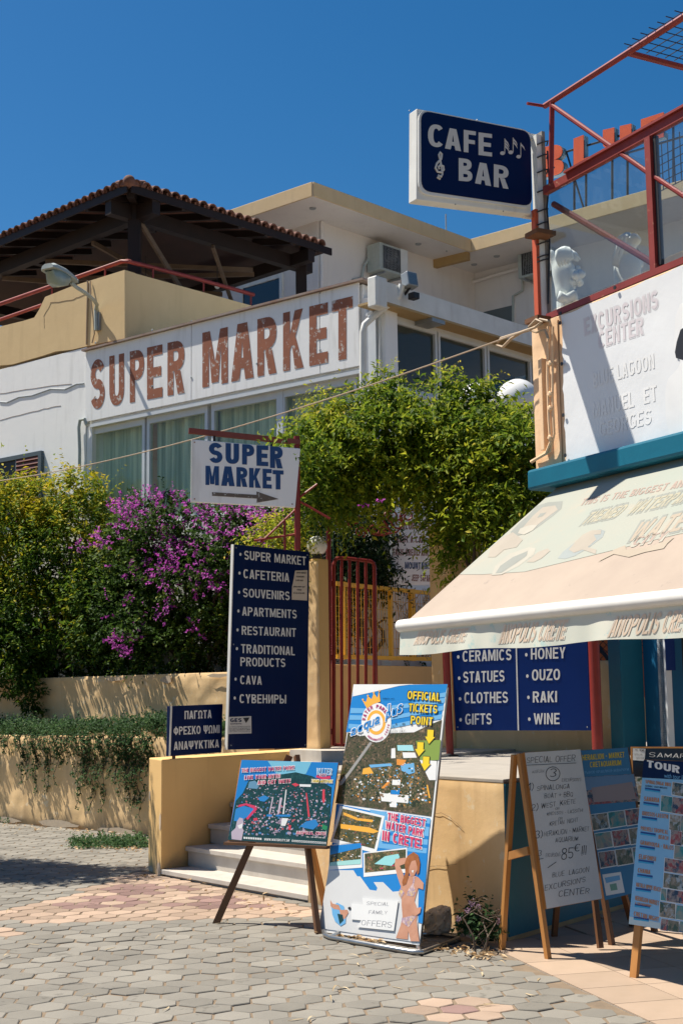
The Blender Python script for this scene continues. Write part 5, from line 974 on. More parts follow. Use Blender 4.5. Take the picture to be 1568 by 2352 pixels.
gs = thing('greek_sign', 'small navy sign with three Greek words beside the tall navy sign', 'sign', Nf.px(450, 1735)); Gf = V((-1.58, 13.4), 42)
MB().poly(Gf, [(390, 1622), (512, 1617), (509, 1728), (388, 1737)], -.04, 0, px=True).build('sign_panel', m_navy, gs, bevel=.003); MB().poly(Gf, [(391, 1622.5), (395, 1622.3), (391, 1736.5), (388, 1737)], .001, .006, px=True).build('edge_strip', m_whitep, gs)
Gt = Gf.off(.003); MB().box(Gf, Gf.uv(400, 1730)[0], Gf.uv(405, 1730)[0], 1.07, 1.12, -.03, -.01).build('foot', m_wood, gs)
for s, x0, y0, x1, y1, hh in (('ΠΑΓΩΤΑ', 848, 318, 972, 313, 38), ('ΦΡΕΣΚΟ ΨΩΜΙ', 798, 391, 1009, 381, 38), ('ΑΝΑΨΥΚΤΙΚΑ', 799, 460, 1006, 448, 38)): txt(Gt, s, K6(x0, y0), K6(x1, y1), hh*.5, m_ltr, gs, w=0, bold=.015)
# hanging super market sign
Hf = V((-1.2, 12.9), 80); hs = thing('hanging_sign', 'white hanging SUPER MARKET sign with a cracked brown arrow on a red bracket', 'sign', Hf.px(560, 1165))
MB().poly(Hf, [(441, 1009), (690, 1030), (678, 1166), (440, 1153)], -.035, 0, px=True).build('sign_panel', m_board, hs, bevel=.006)
MB().poly(Hf, [(440, 1009), (443, 1009), (442, 1153), (439, 1153)], -.037, .004, px=True).build('edge_strip', m_whitep, hs)
Ht = Hf.off(.003)
wl(Ht, '', [(c, a, b, d, e, .05) for c, a, b, d, e in (('S', 960, 195, 1022, 288), ('U', 1036, 198, 1098, 292), ('P', 1112, 203, 1168, 296), ('E', 1178, 208, 1232, 302), ('R', 1240, 212, 1298, 312))], m_navyp, hs, .05, K4)
wl(Ht, '', [(c, a, b, d, e, .04) for c, a, b, d, e in (('M', 944, 302, 1006, 390), ('A', 1016, 304, 1078, 394), ('R', 1086, 308, 1136, 398), ('K', 1144, 312, 1198, 402), ('E', 1206, 316, 1248, 406), ('T', 1252, 322, 1302, 410))], m_navyp, hs, .05, K4)
m_arr = M('cracked_brown_paint', (.14, .11, .09), (.11, .09, .07), rough=.7, c3=(.55, .55, .52), t3=.6, sc3=26)
quad(Ht, [K4(*p) for p in [(974, 423), (1178, 436), (1178, 420), (1280, 455), (1178, 472), (1180, 453), (974, 440)]], m_arr, hs, 'arrow', 0)
mb = MB(); mb.bar(Hf.px(434, 988, -.03), Hf.px(690, 1015, -.03), .05, .05); mb.build('bracket_beam', m_rust if False else M('rust_red_steel', (.22, .05, .035), (.15, .04, .03), sc=7, rough=.6), hs)
for x, y in ((493, 1001), (624, 1015)): MB().tube([Hf.px(x, y-6, -.03), Hf.px(x, y+16, -.03)], .014, 6).build('hook', m_black, hs)
mb = MB(); mb.tube([Hf.px(683, 1000, -.05), Hf.px(685, 1262, -.05)], .03, 10); mb.build('post', m_red, hs, smooth=True)
mb = MB()
for a, b in (((684, 1165), (600, 1245)), ((684, 1225), (585, 1240)), ((655, 1190), (656, 1262)), ((690, 1150), (760, 1190)), ((690, 1140), (730, 1110))): mb.tube([Hf.px(*a, -.05), Hf.px(*b, -.05)], .012, 6)
mb.build('brace', m_red, hs, smooth=True)
# ceramics sign
Qf = V((1.1, 13.2), -60); qs = thing('ceramics_sign', 'wide royal blue sign from CERAMICS to WINE between two red posts', 'sign', Qf.px(1200, 1678))
MB().poly(Qf, [(1033, 1440), (1346, 1430), (1356, 1678), (1045, 1678)], -.05, 0, px=True).build('sign_panel', m_blue2, qs, bevel=.004)
MB().poly(Qf, [(1031, 1440), (1033.5, 1440), (1045.5, 1679), (1043, 1679)], -.055, .004, px=True).build('edge_strip', m_oak, qs); Qt = Qf.off(.003)
quad(Qt, [(1182, 1440), (1185, 1440), (1191, 1678), (1188, 1678)], m_ltr, qs, 'divider', 0)
K7b = lambda x, y: K7(x, y)
for s, x0, y0, x1, y1 in (('CERAMICS', 555, 55, 779, 47), ('STATUES', 558, 151, 747, 145), ('CLOTHES', 563, 246, 763, 243), ('GIFTS', 567, 344, 688, 342), ('HONEY', 868, 44, 1027, 38), ('OUZO', 873, 141, 1002, 138), ('RAKI', 877, 242, 988, 240), ('WINE', 881, 342, 1000, 341)): txt(Qt, s, K7(x0, y0), K7(x1, y1), 25.5, m_ltr, qs, w=0, bold=.014)
for x, y in ((535, 32), (539, 130), (543, 225), (546, 321), (847, 22), (852, 120), (857, 218), (861, 318)): cx_, cy_ = K7(x, y); MB().poly(Qt, [(cx_+3*math.cos(a), cy_+4.2*math.sin(a)) for a in np.linspace(0, 6, 10)], 0, px=True).build('bullet', m_ltr, qs)
for x, yb, Y, r, lab in ((1033, 1730, 13.15, .036, 'red tubular post at the left edge of the ceramics sign'), (1372, 1722, 12.35, .05, 'thicker red tubular post right of the honey column')):
    p = atY(x, yb, Y); q = atY(x-12, 1420, Y-.02); p.z = 1.075; mb = MB(); mb.tube([p, Vector((q.x, q.y, 2.2))], r, 12); o = mb.build('sign_post', m_red, smooth=True); tag(o, lab, 'post'); MB().lathe(p, [(r*2.2, 0), (r*2.2, .012), (r, .02)], 12).build('base_plate', m_black, o)
# excursion board behind the gate
Xf = V((.8, 17.6), 75); xs = thing('excursion_board', 'white board lettered EXCURSIONS to JEEP SAFARI seen behind the vine', 'sign', Xf.px(940, 1350)); KX = KG
MB().pbox(Xf, 900, 1180, 993, 1344, -.04, 0).build('board', m_board, xs); Xt = Xf.off(.003); m_xr = flat('brown_print', (.25, .12, .10)); 
for s, x0, y, x1, m, hh in (('EXCURSIONS', 1000, 152, 1265, m_xr, 70), ('RENT A CAR', 975, 268, 1225, m_xr, 60), ('TAXIS KREUZFAHRT', 940, 385, 1300, m_xr, 60), ('MOUNTAINS', 1050, 505, 1310, m_navyp, 62), ('JEEP SAFARI', 1110, 615, 1400, m_xr, 60)):
    a = KX(x0, y); b = KX(min(x1, 1285), y+6); txt(Xt, s, a, b, hh*.2563, m, xs, w=0, bold=.03)
# ---------------------------------------------------------------- boards and poster stands
def legs(name, a, b, w, h, mat, parent): return MB().bar(a, b, w, h).build(name, mat, parent)
es = lean(gz(490, 2122), gz(725, 2146), .28, 1.22)
ez = thing('poster_easel', 'wooden easel carrying the blue water park poster before the marble steps', 'easel', es.P(.3, 0)); apx = es.px(667, 1737, -.03)
legs('leg', es.P(*es.uv(490, 2122), -.03), es.px(660, 1734, -.03), .035, .05, m_wood, ez); legs('leg', es.P(*es.uv(725, 2146), -.03), es.px(676, 1734, -.03), .035, .05, m_wood, ez)
b3 = gz(748, 2088); legs('leg', apx-Vector((0, 0, .05)), b3, .035, .05, m_oak, ez); legs('ledge', es.px(520, 1937, .01), es.px(755, 1947, .01), .05, .02, m_wood, ez)
ps = thing('water_park_poster', 'blue framed aerial water park poster standing on the wooden easel', 'poster', es.px(640, 1937)); QP = [(555, 1747), (778, 1752), (750, 1942), (526, 1932)]
MB().poly(es, QP, -.005, .012, px=True).build('backing_board', m_oak, ps); E1 = es.off(.0125)
KE = K(880, 3000, 500); ke = lambda L: [KE(*p) for p in L]
PF = [(273, 125), (1482, 160), (1335, 1208), (103, 1130)]
def grad(name, a, b, c=None):
    m, nt, p = newmat(name); N = nt.nodes.new; L = nt.links.new; tc = N('ShaderNodeTexCoord'); sx = N('ShaderNodeSeparateXYZ'); L(tc.outputs['Object'], sx.inputs[0]); cr = N('ShaderNodeValToRGB'); mr = N('ShaderNodeMapRange'); L(sx.outputs[2], mr.inputs[0]); mr.inputs[1].default_value = a[0]; mr.inputs[2].default_value = b[0]; L(mr.outputs[0], cr.inputs[0]); e = cr.color_ramp.elements; e[0].color = c4(a[1]); e[1].color = c4(b[1])
    if c: x = e.new(c[0]); x.color = c4(c[1])
    L(cr.outputs[0], p.inputs['Base Color']); p.inputs['Roughness'].default_value = .4; return m
quad(E1, ke(PF), m_skyd, ps, 'poster_print', .001)
quad(E1, ke([(600, 138), (1150, 150), (1080, 300), (900, 330), (700, 290)]), flat('cyan_print', (.18, .50, .66)), ps, 'sky_glow_print', .0015)
quad(E1, ke([(360, 385), (620, 330), (950, 280), (1160, 330), (1400, 470), (1380, 900), (1338, 1180), (107, 1105), (200, 640), (290, 540)]), m_wood2, ps, 'park_print', .002)
m_pool = flat('pool_blue_print', (.02, .22, .55)); m_pk2 = flat('pale_print', (.62, .52, .60)); m_rd = flat('slide_red_print', (.65, .05, .08)); m_dgn = flat('dark_green_print', (.005, .05, .055))
m_pk2 = flat('pale_lilac_print', (.55, .46, .54))
def scatter(fr, conv, poly, n, smin, smax, mats, parent, w, seed, asp=.8):
    rr_ = random.Random(seed); xs = [p[0] for p in poly]; ys = [p[1] for p in poly]; buckets = {}
    while n:
        x, y = rr_.uniform(min(xs), max(xs)), rr_.uniform(min(ys), max(ys))
        if not inpoly(x, y, poly): continue
        n -= 1; q = rr_.uniform(smin, smax)*(.55+.6*(y-min(ys))/(max(ys)-min(ys))); k_ = rr_.randrange(len(mats)); m = buckets.setdefault(k_, MB()); a0_ = rr_.uniform(0, 3); e_ = rr_.uniform(.5, 1.3)
        nn_v = 4 if mats[k_][1] else 7
        m.poly(fr, [conv(x+q*e_*math.cos(a0_+6.283*i/nn_v)*rr_.uniform(.8, 1.1), y+q*asp*math.sin(a0_+6.283*i/nn_v)*rr_.uniform(.8, 1.1)) for i in range(nn_v)], w+.00006*k_, px=True)
    for k_, m in buckets.items(): m.build('printed_details', mats[k_][0], parent)['kind'] = 'stuff'
m_tg = flat('tree_green_print', (.006, .04, .04)); m_tg2 = flat('mid_green_print', (.015, .075, .06)); m_lil = flat('lilac_paving_print', (.40, .32, .42)); m_sk2 = flat('dusty_blue_print', (.06, .20, .42)); m_sal = flat('salmon_print', (.5, .12, .14))
scatter(E1, KE, [(380, 430), (1390, 470), (1330, 1080), (300, 1060), (200, 700)], 900, 5, 22, [(m_tg, 0), (m_tg2, 0), (m_tg, 0), (m_lil, 1), (m_sk2, 1), (m_sal, 1), (m_tg, 0), (m_lil, 0), (m_pk2, 1)], ps, .0021, 3)
for L_, m_ in (([(175, 890), (200, 740), (300, 700), (430, 740), (420, 820), (330, 850), (250, 900)], m_pool), ([(480, 600), (560, 570), (620, 600), (560, 650), (500, 640)], m_pool), ([(1000, 960), (1080, 900), (1200, 870), (1240, 940), (1170, 1000), (1060, 980)], m_pool), ([(590, 810), (660, 810), (650, 840), (585, 835)], m_pool), ([(710, 815), (890, 810), (880, 840), (705, 835)], m_pool),
               ([(660, 590), (675, 590), (632, 808), (616, 808)], m_pk2), ([(755, 600), (785, 600), (745, 800), (722, 800)], m_pk2), ([(826, 500), (838, 500), (804, 805), (788, 805)], m_wp), ([(1078, 540), (1092, 540), (1130, 840), (1105, 840)], m_rd), ([(1288, 495), (1316, 495), (1316, 650), (1300, 670), (1284, 640)], m_rd), ([(780, 855), (860, 860), (820, 955), (765, 950)], m_wp), ([(865, 945), (895, 945), (888, 1005), (860, 1003)], m_rd), ([(420, 860), (470, 850), (475, 885), (425, 890)], m_rd), ([(900, 430), (950, 415), (1000, 440), (950, 462)], m_rd), ([(1000, 430), (1145, 435), (1140, 465), (1000, 460)], m_wp), ([(370, 400), (440, 385), (500, 440), (470, 490), (350, 480)], flat('roof_blue_print', (.12, .28, .42))), ([(1285, 930), (1350, 960), (1340, 1010), (1280, 995)], flat('green_print', (.02, .25, .1))), ([(107, 1085), (1340, 1165), (1336, 1206), (104, 1130)], m_dgn)):
    quad(E1, ke(L_), m_, ps, 'printed_patch', .0028)
quad(E1, ke([(240, 690), (330, 670), (440, 700), (470, 745), (350, 880), (330, 860), (430, 740), (330, 695), (230, 720)]), m_mag, ps, 'printed_patch', .0034)
quad(E1, ke([(150, 1120), (145, 1030), (200, 980), (215, 900), (250, 850), (290, 860), (300, 910), (285, 980), (300, 1010), (275, 1135)]), flat('pale_figure_print', (.5, .42, .50)), ps, 'figure_print', .0036); quad(E1, ke([(225, 950), (245, 990), (280, 985), (290, 920), (260, 935)]), m_wp, ps, 'beard_print', .004)
for i in range(15): quad(E1, ke([(905+i*29, 1128+i*2), (928+i*29, 1130+i*2), (928+i*29, 1155+i*2), (905+i*29, 1153+i*2)]), m_wp, ps, 'key_pattern', .004); 
for i in range(15): quad(E1, ke([(911+i*29, 1135+i*2), (923+i*29, 1136+i*2), (923+i*29, 1148+i*2), (911+i*29, 1147+i*2)]), m_dgn, ps, 'key_pattern', .0046)
for i in range(8): quad(E1, ke([(300+i*29, 1090+i*2), (322+i*29, 1092+i*2), (322+i*29, 1117+i*2), (300+i*29, 1115+i*2)]), m_wp, ps, 'key_pattern', .004)
def ob(fr, s, a, b, t, m, o, parent, g=.003, bold=.01): txt(fr, s, (a[0]-1, a[1]+1), (b[0]+1, b[1]+1), 0, o, parent, w=.0044, bold=bold+.04, TL=(t[0]-1, t[1]-1), grow=g*.3); txt(fr, s, a, b, 0, m, parent, w=.005, bold=bold, TL=t)
for s, x0, y0, x1, y1, hh in (('THE BIGGEST WATER PARK!', 278, 282, 932, 246, 45), ('LIVE YOUR MYTH', 314, 372, 754, 350, 45), ('AND GET WET!!', 476, 436, 884, 412, 45)): ob(E1, s, KE(x0, y0), KE(x1, y1), KE(x0+4, y0-hh), m_mag, m_wp, ps)
ob(E1, 'ANOPOLIS, CRETE', KE(962, 1062), KE(1330, 1075), KE(966, 1022), m_mag, m_wp, ps); txt(E1, 'TEL.: +30 2895 000 200', KE(1085, 1100), KE(1322, 1112), 0, m_wp, ps, w=.004, TL=KE(1087, 1084)); txt(E1, 'WWW.WATERCITY.GR', KE(558, 1137), KE(876, 1152), 0, m_wp, ps, w=.005, TL=KE(560, 1108), bold=.02)
ob(E1, 'WATER', KE(1215, 305), KE(1400, 312), KE(1222, 235), m_skyb, m_wp, ps); ob(E1, 'CITY', KE(1258, 325), KE(1335, 328), KE(1260, 300), m_mag, m_wp, ps); quad(E1, ke([(1205, 345), (1215, 318), (1300, 340), (1385, 325), (1392, 360), (1300, 372)]), m_mag, ps, 'ribbon_print', .0042); ob(E1, 'THEMED WATERPARK', KE(1150, 408), KE(1410, 415), KE(1158, 372), m_yl, m_wp, ps)
# tall poster stand
bs = lean(gz(736, 2142), gz(964, 2180), .355, 1.735)
bt = thing('poster_stand', 'tall leaning poster stand of the water park on a bent steel tube base', 'poster stand', bs.P(.45, 0)); QB = [(812, 1572), (1027, 1572), (963, 2171), (735, 2140)]
nU, nV = 24, 40; cor = [Vector(bs.uv(*p)) for p in QB]; mb = MB(); vs = []
def bmap(a, b): return (cor[3]*(1-a)+cor[2]*a)*(1-b)+(cor[0]*(1-a)+cor[1]*a)*b
MB().poly(bs, QB, -.004, .002, px=True).build('banner_sheet', m_wp, bt)
X1 = bs.off(.0025); KP = K(1250, 2700, 600); KQ = K(1250, 3200, 600); kp = lambda L: [KP(*p) for p in L]; kq = lambda L: [KQ(*p) for p in L]
quad(X1, kp([(432, 110), (1408, 96), (1340, 470), (350, 600)]), m_skyd, bt, 'blue_field', .0)
quad(X1, kp([(428, 102), (1060, 96), (900, 115), (650, 175), (420, 225)]), m_wp, bt, 'white_sweep', .001)
for i, (a, b, c, d) in enumerate((((412, 320), (1000, 265), (1395, 180), (1390, 230)), ((395, 400), (560, 400), (560, 350), (400, 345)), ((385, 470), (560, 470), (560, 425), (390, 420)), ((372, 560), (480, 570), (500, 520), (380, 510)), ((760, 330), (1385, 240), (1380, 290), (800, 370)), ((820, 430), (1370, 320), (1365, 370), (820, 470)), ((820, 520), (1355, 410), (1345, 460), (820, 560)))): quad(X1, kp([a, b, c, d]), m_skyb, bt, 'wave_print', .001+i*.00005)
quad(X1, kp([(370, 600), (500, 640), (800, 610), (1060, 600), (1250, 510), (1350, 470), (1240, 1480), (240, 1340)]), m_aer, bt, 'aerial_print', .0014)
quad(X1, kp([(560, 960), (860, 900), (860, 720), (1060, 680), (1110, 940), (1200, 1160), (1230, 1330), (1000, 1400), (700, 1300), (380, 1260), (440, 1080)]), m_aerp, bt, 'aerial_park_print', .0018)
m_or = flat('orange_print', (.75, .28, .04))
m_bd = flat('bush_dark_print', (.02, .03, .012)); m_bm = flat('bush_mid_print', (.05, .065, .02)); m_ea = flat('earth_print', (.24, .16, .10))
scatter(X1, KP, [(370, 620), (820, 610), (820, 900), (400, 1260), (300, 1300)], 320, 6, 18, [(m_bd, 0), (m_bd, 0), (m_bm, 0), (m_ea, 0)], bt, .0016, 5)
scatter(X1, KP, [(450, 1080), (860, 900), (1110, 930), (1230, 1330), (1000, 1390), (380, 1270)], 640, 5, 20, [(m_bd, 0), (m_bd, 0), (m_bm, 0), (m_ea, 1), (m_or, 1), (m_skyb, 1), (m_bd, 0), (m_ea, 0), (m_wp, 1), (m_bm, 0)], bt, .0020, 6)
scatter(X1, KQ, [(330, 100), (720, 190), (650, 500), (230, 400)], 90, 7, 20, [(m_bd, 0), (m_bm, 0), (m_ogl, 1), (m_skyb, 1), (m_mag, 1), (m_ea, 0), (m_wp, 1)], bt, .0048, 7, .4)
scatter(X1, KQ, [(555, 570), (970, 530), (968, 710), (558, 750)], 60, 6, 14, [(m_bd, 0), (m_mag, 0), (m_bm, 0)], bt, .0048, 8, .6)
scatter(X1, KQ, [(195, 570), (505, 500), (505, 620), (190, 650)], 40, 6, 18, [(m_bd, 0), (m_ogl, 1), (m_bm, 0), (m_wp, 1)], bt, .0048, 9, .6)
for L_, m_ in (([(1080, 690), (1340, 680), (1320, 890), (1130, 900)], flat('grass_print', (.22, .32, .06))), ([(885, 735), (1045, 733), (1060, 795), (890, 792)], flat('turquoise_pool_print', (.35, .68, .72))), ([(940, 810), (1070, 812), (1090, 865), (950, 870)], m_wp), ([(825, 770), (865, 765), (868, 870), (822, 872)], m_wp), ([(1120, 890), (1300, 900), (1290, 1100), (1220, 1100)], m_wp), ([(710, 1235), (1005, 1260), (1000, 1340), (720, 1320)], m_wp), ([(800, 1330), (880, 1330), (880, 1385), (810, 1380)], m_wp), ([(820, 1205), (915, 1205), (905, 1255), (820, 1250)], m_skyd), ([(835, 1095), (920, 1100), (915, 1155), (832, 1150)], m_wp), ([(600, 700), (625, 712), (420, 1000), (310, 1150), (270, 1160), (275, 1130), (370, 1020), (470, 880)], flat('road_grey_print', (.33, .32, .30))), ([(920, 940), (1060, 920), (1070, 1020), (1010, 1040), (930, 1000)], m_skyb), ([(590, 940), (820, 925), (835, 950), (610, 970)], m_skyb), ([(530, 980), (600, 965), (640, 1030), (520, 1040)], m_ogl), ([(880, 880), (980, 890), (950, 950), (880, 940)], m_or), ([(720, 1180), (800, 1100), (805, 1130), (740, 1195)], m_or), ([(1190, 1150), (1205, 1150), (1232, 1290), (1215, 1285)], m_ogl)): quad(X1, kp(L_), m_, bt, 'printed_patch', .0024)
quad(X1, kp([(250, 1350), (600, 1420), (780, 1430), (1230, 1500), (1150, 2600), (150, 2300)]), m_skyd, bt, 'blue_field', .0026)
quad(X1, kq([(600, 100), (780, 130), (1235, 200), (1190, 560), (680, 500)]), m_skyb, bt, 'wave_print', .003)
for i, (a, b) in enumerate((((760, 330), (1215, 380)), ((735, 420), (1200, 470)), ((780, 180), (1230, 250)))): quad(X1, kq([a, b, (b[0]-4, b[1]+34), (a[0]-4, a[1]+34)]), m_skyd, bt, 'wave_print', .0033+.00005*i)
quad(X1, kq([(170, 735), (430, 735), (470, 800), (500, 800), (600, 940), (670, 950), (680, 920), (640, 860), (740, 860), (840, 960), (900, 955), (1110, 920), (1100, 1490), (65, 1340)]), m_board if False else flat('white_slide_print', (.66, .66, .65), .3), bt, 'slide_print', .0034)
for L_, L2 in (([(290, 60), (757, 170), (668, 560), (190, 440)], [(320, 90), (725, 185), (650, 512), (222, 405)]), ([(185, 470), (520, 440), (522, 708), (172, 733)], [(190, 480), (512, 452), (508, 672), (180, 692)]), ([(533, 555), (990, 500), (990, 760), (537, 806)], [(548, 562), (978, 516), (975, 720), (550, 762)])):
    quad(X1, kq(L_), m_wp, bt, 'snapshot_border', .0038+.0002*(L_[0][0] > 500)); quad(X1, kq(L2), m_aerp, bt, 'snapshot_print', .0044)
quad(X1, kq([(192, 480), (512, 452), (512, 500), (188, 575)]), m_skyd, bt, 'printed_sky', .005); quad(X1, kq([(190, 655), (300, 640), (512, 620), (508, 672), (180, 692)]), flat('aqua_print', (.35, .65, .62)), bt, 'printed_water', .005)
quad(X1, kq([(760, 590), (900, 565), (915, 600), (830, 690), (650, 670)]), flat('aqua_print', (.30, .66, .68)), bt, 'printed_water', .005); quad(X1, kq([(290, 250), (600, 290), (700, 330), (640, 350), (300, 300)]), m_ogl, bt, 'printed_slide', .005); quad(X1, kq([(330, 130), (480, 190), (640, 210), (630, 235), (470, 215), (330, 160)]), m_ogl, bt, 'printed_slide', .005)
# the round logo with crown
cx0, cy0 = KP(668, 498); mk = lambda rx, ry, r=0.: [(cx0+rx*math.cos(a)*1+ry*.0, cy0+ry*math.sin(a)) for a in np.linspace(0, 6.1, 28)]
quad(X1, mk(29.5*1.16, 40*1.14), m_wp, bt, 'logo_disc', .003); 
Rg = MB(); uvs = [bs.off(.0025).uv(cx0, cy0)]
for rad, mm_, ww in ((21.5, m_ogl, .0036), (15.5, m_wp, .004), (17.5, m_ogl, .0), ): 
    if ww: quad(X1, mk(rad, rad*1.32), mm_, bt, 'logo_ring', ww)
quad(X1, kp([(520, 260), (560, 285), (580, 222), (620, 255), (642, 190), (680, 240), (698, 170), (712, 280), (640, 305), (570, 350)]), m_ogl, bt, 'crown', .0036)
for x, y in ((528, 258), (580, 218), (642, 188), (700, 168)): c_ = KP(x, y); quad(X1, [(c_[0]+2.2*math.cos(a), c_[1]+2.2*math.sin(a)) for a in np.linspace(0, 6, 8)], m_ogl, bt, 'crown_tip', .0038)
def arc(s, rx, ry, a0, a1, hpx, m, flip=False):
    n = len(s)
    for i, ch in enumerate(s):
        if ch == ' ': continue
        a = math.radians(a0+(a1-a0)*i/(n-1)); x = cx0+rx*math.cos(a); y = cy0-ry*math.sin(a); tx = -math.sin(a); ty = -math.cos(a)
        if not flip: tx, ty = math.sin(a), math.cos(a)
        else: tx, ty = -math.sin(a), -math.cos(a)
        nx, ny = ty, -tx; wd = hpx*.36*(.4 if ch == 'I' else 1)
        txt(X1, ch, (x-tx*wd, y-ty*wd), (x+tx*wd, y+ty*wd), 0, m, bt, w=.0052, bold=.025, TL=(x-tx*wd+nx*hpx, y-ty*wd+ny*hpx), name='letter')
arc('WATER PARK', 25, 33, 168, 42, 8, flat('plum_print', (.42, .03, .15)))
arc('HERSONISSOS', 31, 42, 232, 300, 4.6, flat('plum_print2', (.42, .03, .15)), True); arc('CRETE', 31, 42, 318, 352, 4.6, flat('plum_print3', (.42, .03, .15)), True)
def script_(s, L, m, o):
    for ch, x0, x1, yb, yt, sk_ in L:
        a = KP(x0, yb); b = KP(x1, yb-(x1-x0)*.35); t = KP(x0+sk_, yt)
        txt(X1, ch, (a[0]-1.6, a[1]+1.6), (b[0]+1.6, b[1]+1.2), 0, o, bt, w=.0056, bold=.09, TL=(t[0]-1.6, t[1]-1.4), name='letter'); txt(X1, ch, a, b, 0, m, bt, w=.0062, bold=.03, TL=t, name='letter')
script_('', [('a', 400, 455, 645, 565, 15), ('c', 470, 520, 610, 535, 12), ('q', 530, 585, 610, 500, 12), ('u', 590, 640, 560, 480, 12), ('a', 650, 705, 530, 445, 12), ('p', 765, 815, 490, 390, 12), ('l', 795, 815, 425, 310, 0), ('u', 830, 880, 440, 360, 10), ('s', 890, 935, 410, 315, 10)], m_skyd, m_wp)
for s, x0, y0, x1, y1, hh in (('OFFICIAL', 995, 252, 1336, 278, 84), ('TICKETS', 1008, 382, 1304, 405, 84), ('POINT', 1028, 512, 1258, 532, 84)): txt(X1, s, KP(x0-6, y0+7), KP(x1+6, y1+7), 0, m_ink, bt, w=.0056, bold=.05, TL=KP(x0-2, y0-hh-8)); txt(X1, s, KP(x0, y0), KP(x1, y1), 0, m_yl, bt, w=.0064, bold=.02, TL=KP(x0+6, y0-hh))
for (x, y) in ((1230, 645), (1125, 775), (1185, 925)):
    L_ = [(x-25, y-72), (x+40, y-68), (x+36, y+5), (x+52, y+8), (x-10, y+78), (x-50, y+0), (x-28, y+2)]; quad(X1, kp([(x+(a-x)*1.12, y+(b-y)*1.08) for a, b in L_]), m_ink, bt, 'arrow_outline', .0056); quad(X1, kp(L_), m_yl, bt, 'arrow', .0062)
txt(X1, '09   -18', KP(826, 560), KP(935, 556), 0, m_ink, bt, w=.005, bold=-.005, TL=KP(830, 530)); txt(X1, '10', KP(868, 528), KP(884, 527), 0, m_ink, bt, w=.005, TL=KP(869, 504)); txt(X1, '00', KP(940, 528), KP(968, 527), 0, m_ink, bt, w=.005, TL=KP(941, 504)); txt(X1, 'EVERY DAY', KP(800, 612), KP(970, 600), 0, m_ink, bt, w=.005, bold=-.005, TL=KP(803, 584))
txt(X1, 'hellenic cert', KP(735, 255), KP(855, 255), 0, m_navy, bt, w=.004, bold=0, TL=KP(736, 238))
for s, x0, y0, x1, y1, hh in (('THE BIGGEST', 785, 210, 1180, 285, 78), ('WATER PARK', 765, 300, 1162, 390, 78), ('IN CRETE!', 730, 420, 1140, 515, 100)): txt(X1, s, KQ(x0-8, y0+6), KQ(x1+8, y1+8), 0, m_wp, bt, w=.0056, bold=.06, TL=KQ(x0-2, y0-hh-10)); txt(X1, s, KQ(x0, y0), KQ(x1, y1), 0, m_mag, bt, w=.0064, bold=.035, TL=KQ(x0+8, y0-hh))
# the printed bather
quad(X1, kq([(990, 605), (870, 618), (862, 680), (890, 800), (925, 900), (960, 860), (955, 780), (915, 690), (990, 660)]), m_skin, bt, 'printed_arm', .0056)
quad(X1, kq([(975, 800), (1060, 790), (1110, 810), (1165, 870), (1160, 940), (1110, 920), (1085, 1000), (1070, 1060), (1105, 1160), (1090, 1260), (1120, 1480), (1030, 1478), (1005, 1370), (1000, 1460), (875, 1445), (925, 1310), (945, 1220), (935, 1100), (935, 1010), (915, 960), (940, 860)]), m_skin, bt, 'printed_figure', .006)
quad(X1, kq([(1010, 620), (1060, 600), (1100, 640), (1105, 720), (1070, 790), (1030, 800), (1005, 740)]), m_skin, bt, 'printed_face', .0068)
quad(X1, kq([(1060, 545), (1110, 580), (1130, 660), (1120, 760), (1095, 790), (1100, 700), (1080, 630), (1040, 640), (1015, 700), (1010, 800), (985, 880), (950, 900), (940, 860), (975, 760), (970, 660), (995, 590)]), m_hair, bt, 'printed_hair', .0072)
quad(X1, kq([(1040, 740), (1065, 735), (1055, 768)]), m_wp, bt, 'printed_smile', .0076)
quad(X1, kq([(935, 920), (965, 975), (930, 1030), (905, 990), (912, 940)]), m_flor, bt, 'printed_swimsuit', .0068); quad(X1, kq([(1060, 800), (1080, 800), (1062, 900), (1085, 960), (1060, 1010), (985, 1000), (1010, 930), (1050, 880)]), m_flor, bt, 'printed_swimsuit', .0068); quad(X1, kq([(940, 1235), (1050, 1210), (1090, 1215), (1010, 1330), (980, 1310), (940, 1280)]), m_flor, bt, 'printed_swimsuit', .0068)
quad(X1, kq([(1140, 1120), (1130, 1180), (1080, 1215), (1040, 1200), (1045, 1150), (1090, 1135)]), m_skin, bt, 'printed_hand', .0074)
quad(X1, kq([(205, 1130), (260, 1075), (330, 1110), (355, 1200), (350, 1290), (300, 1320), (240, 1270), (212, 1200)]), m_skyb, bt, 'printed_ring', .0056); quad(X1, kq([(190, 1045), (215, 1085), (280, 1100), (300, 1150), (370, 1150), (380, 1180), (340, 1250), (300, 1220), (285, 1150), (225, 1140), (195, 1110)]), m_skin, bt, 'printed_rider', .006); quad(X1, kq([(372, 1130), (395, 1115), (412, 1135), (395, 1155)]), m_ink, bt, 'printed_head', .0064); quad(X1, kq([(265, 1190), (320, 1200), (330, 1260), (290, 1300)]), m_dgn, bt, 'printed_pattern', .0062)
pn = thing('paper_notice', 'taped white SPECIAL FAMILY OFFERS note low on the tall poster stand', 'notice', bs.px(*KQ(680, 1360))); quad(X1, kq([(420, 1085), (540, 1095), (530, 1025), (905, 1060), (860, 1370), (480, 1330), (520, 1260), (415, 1250)]), m_wp, pn, 'paper', .0115, .008)
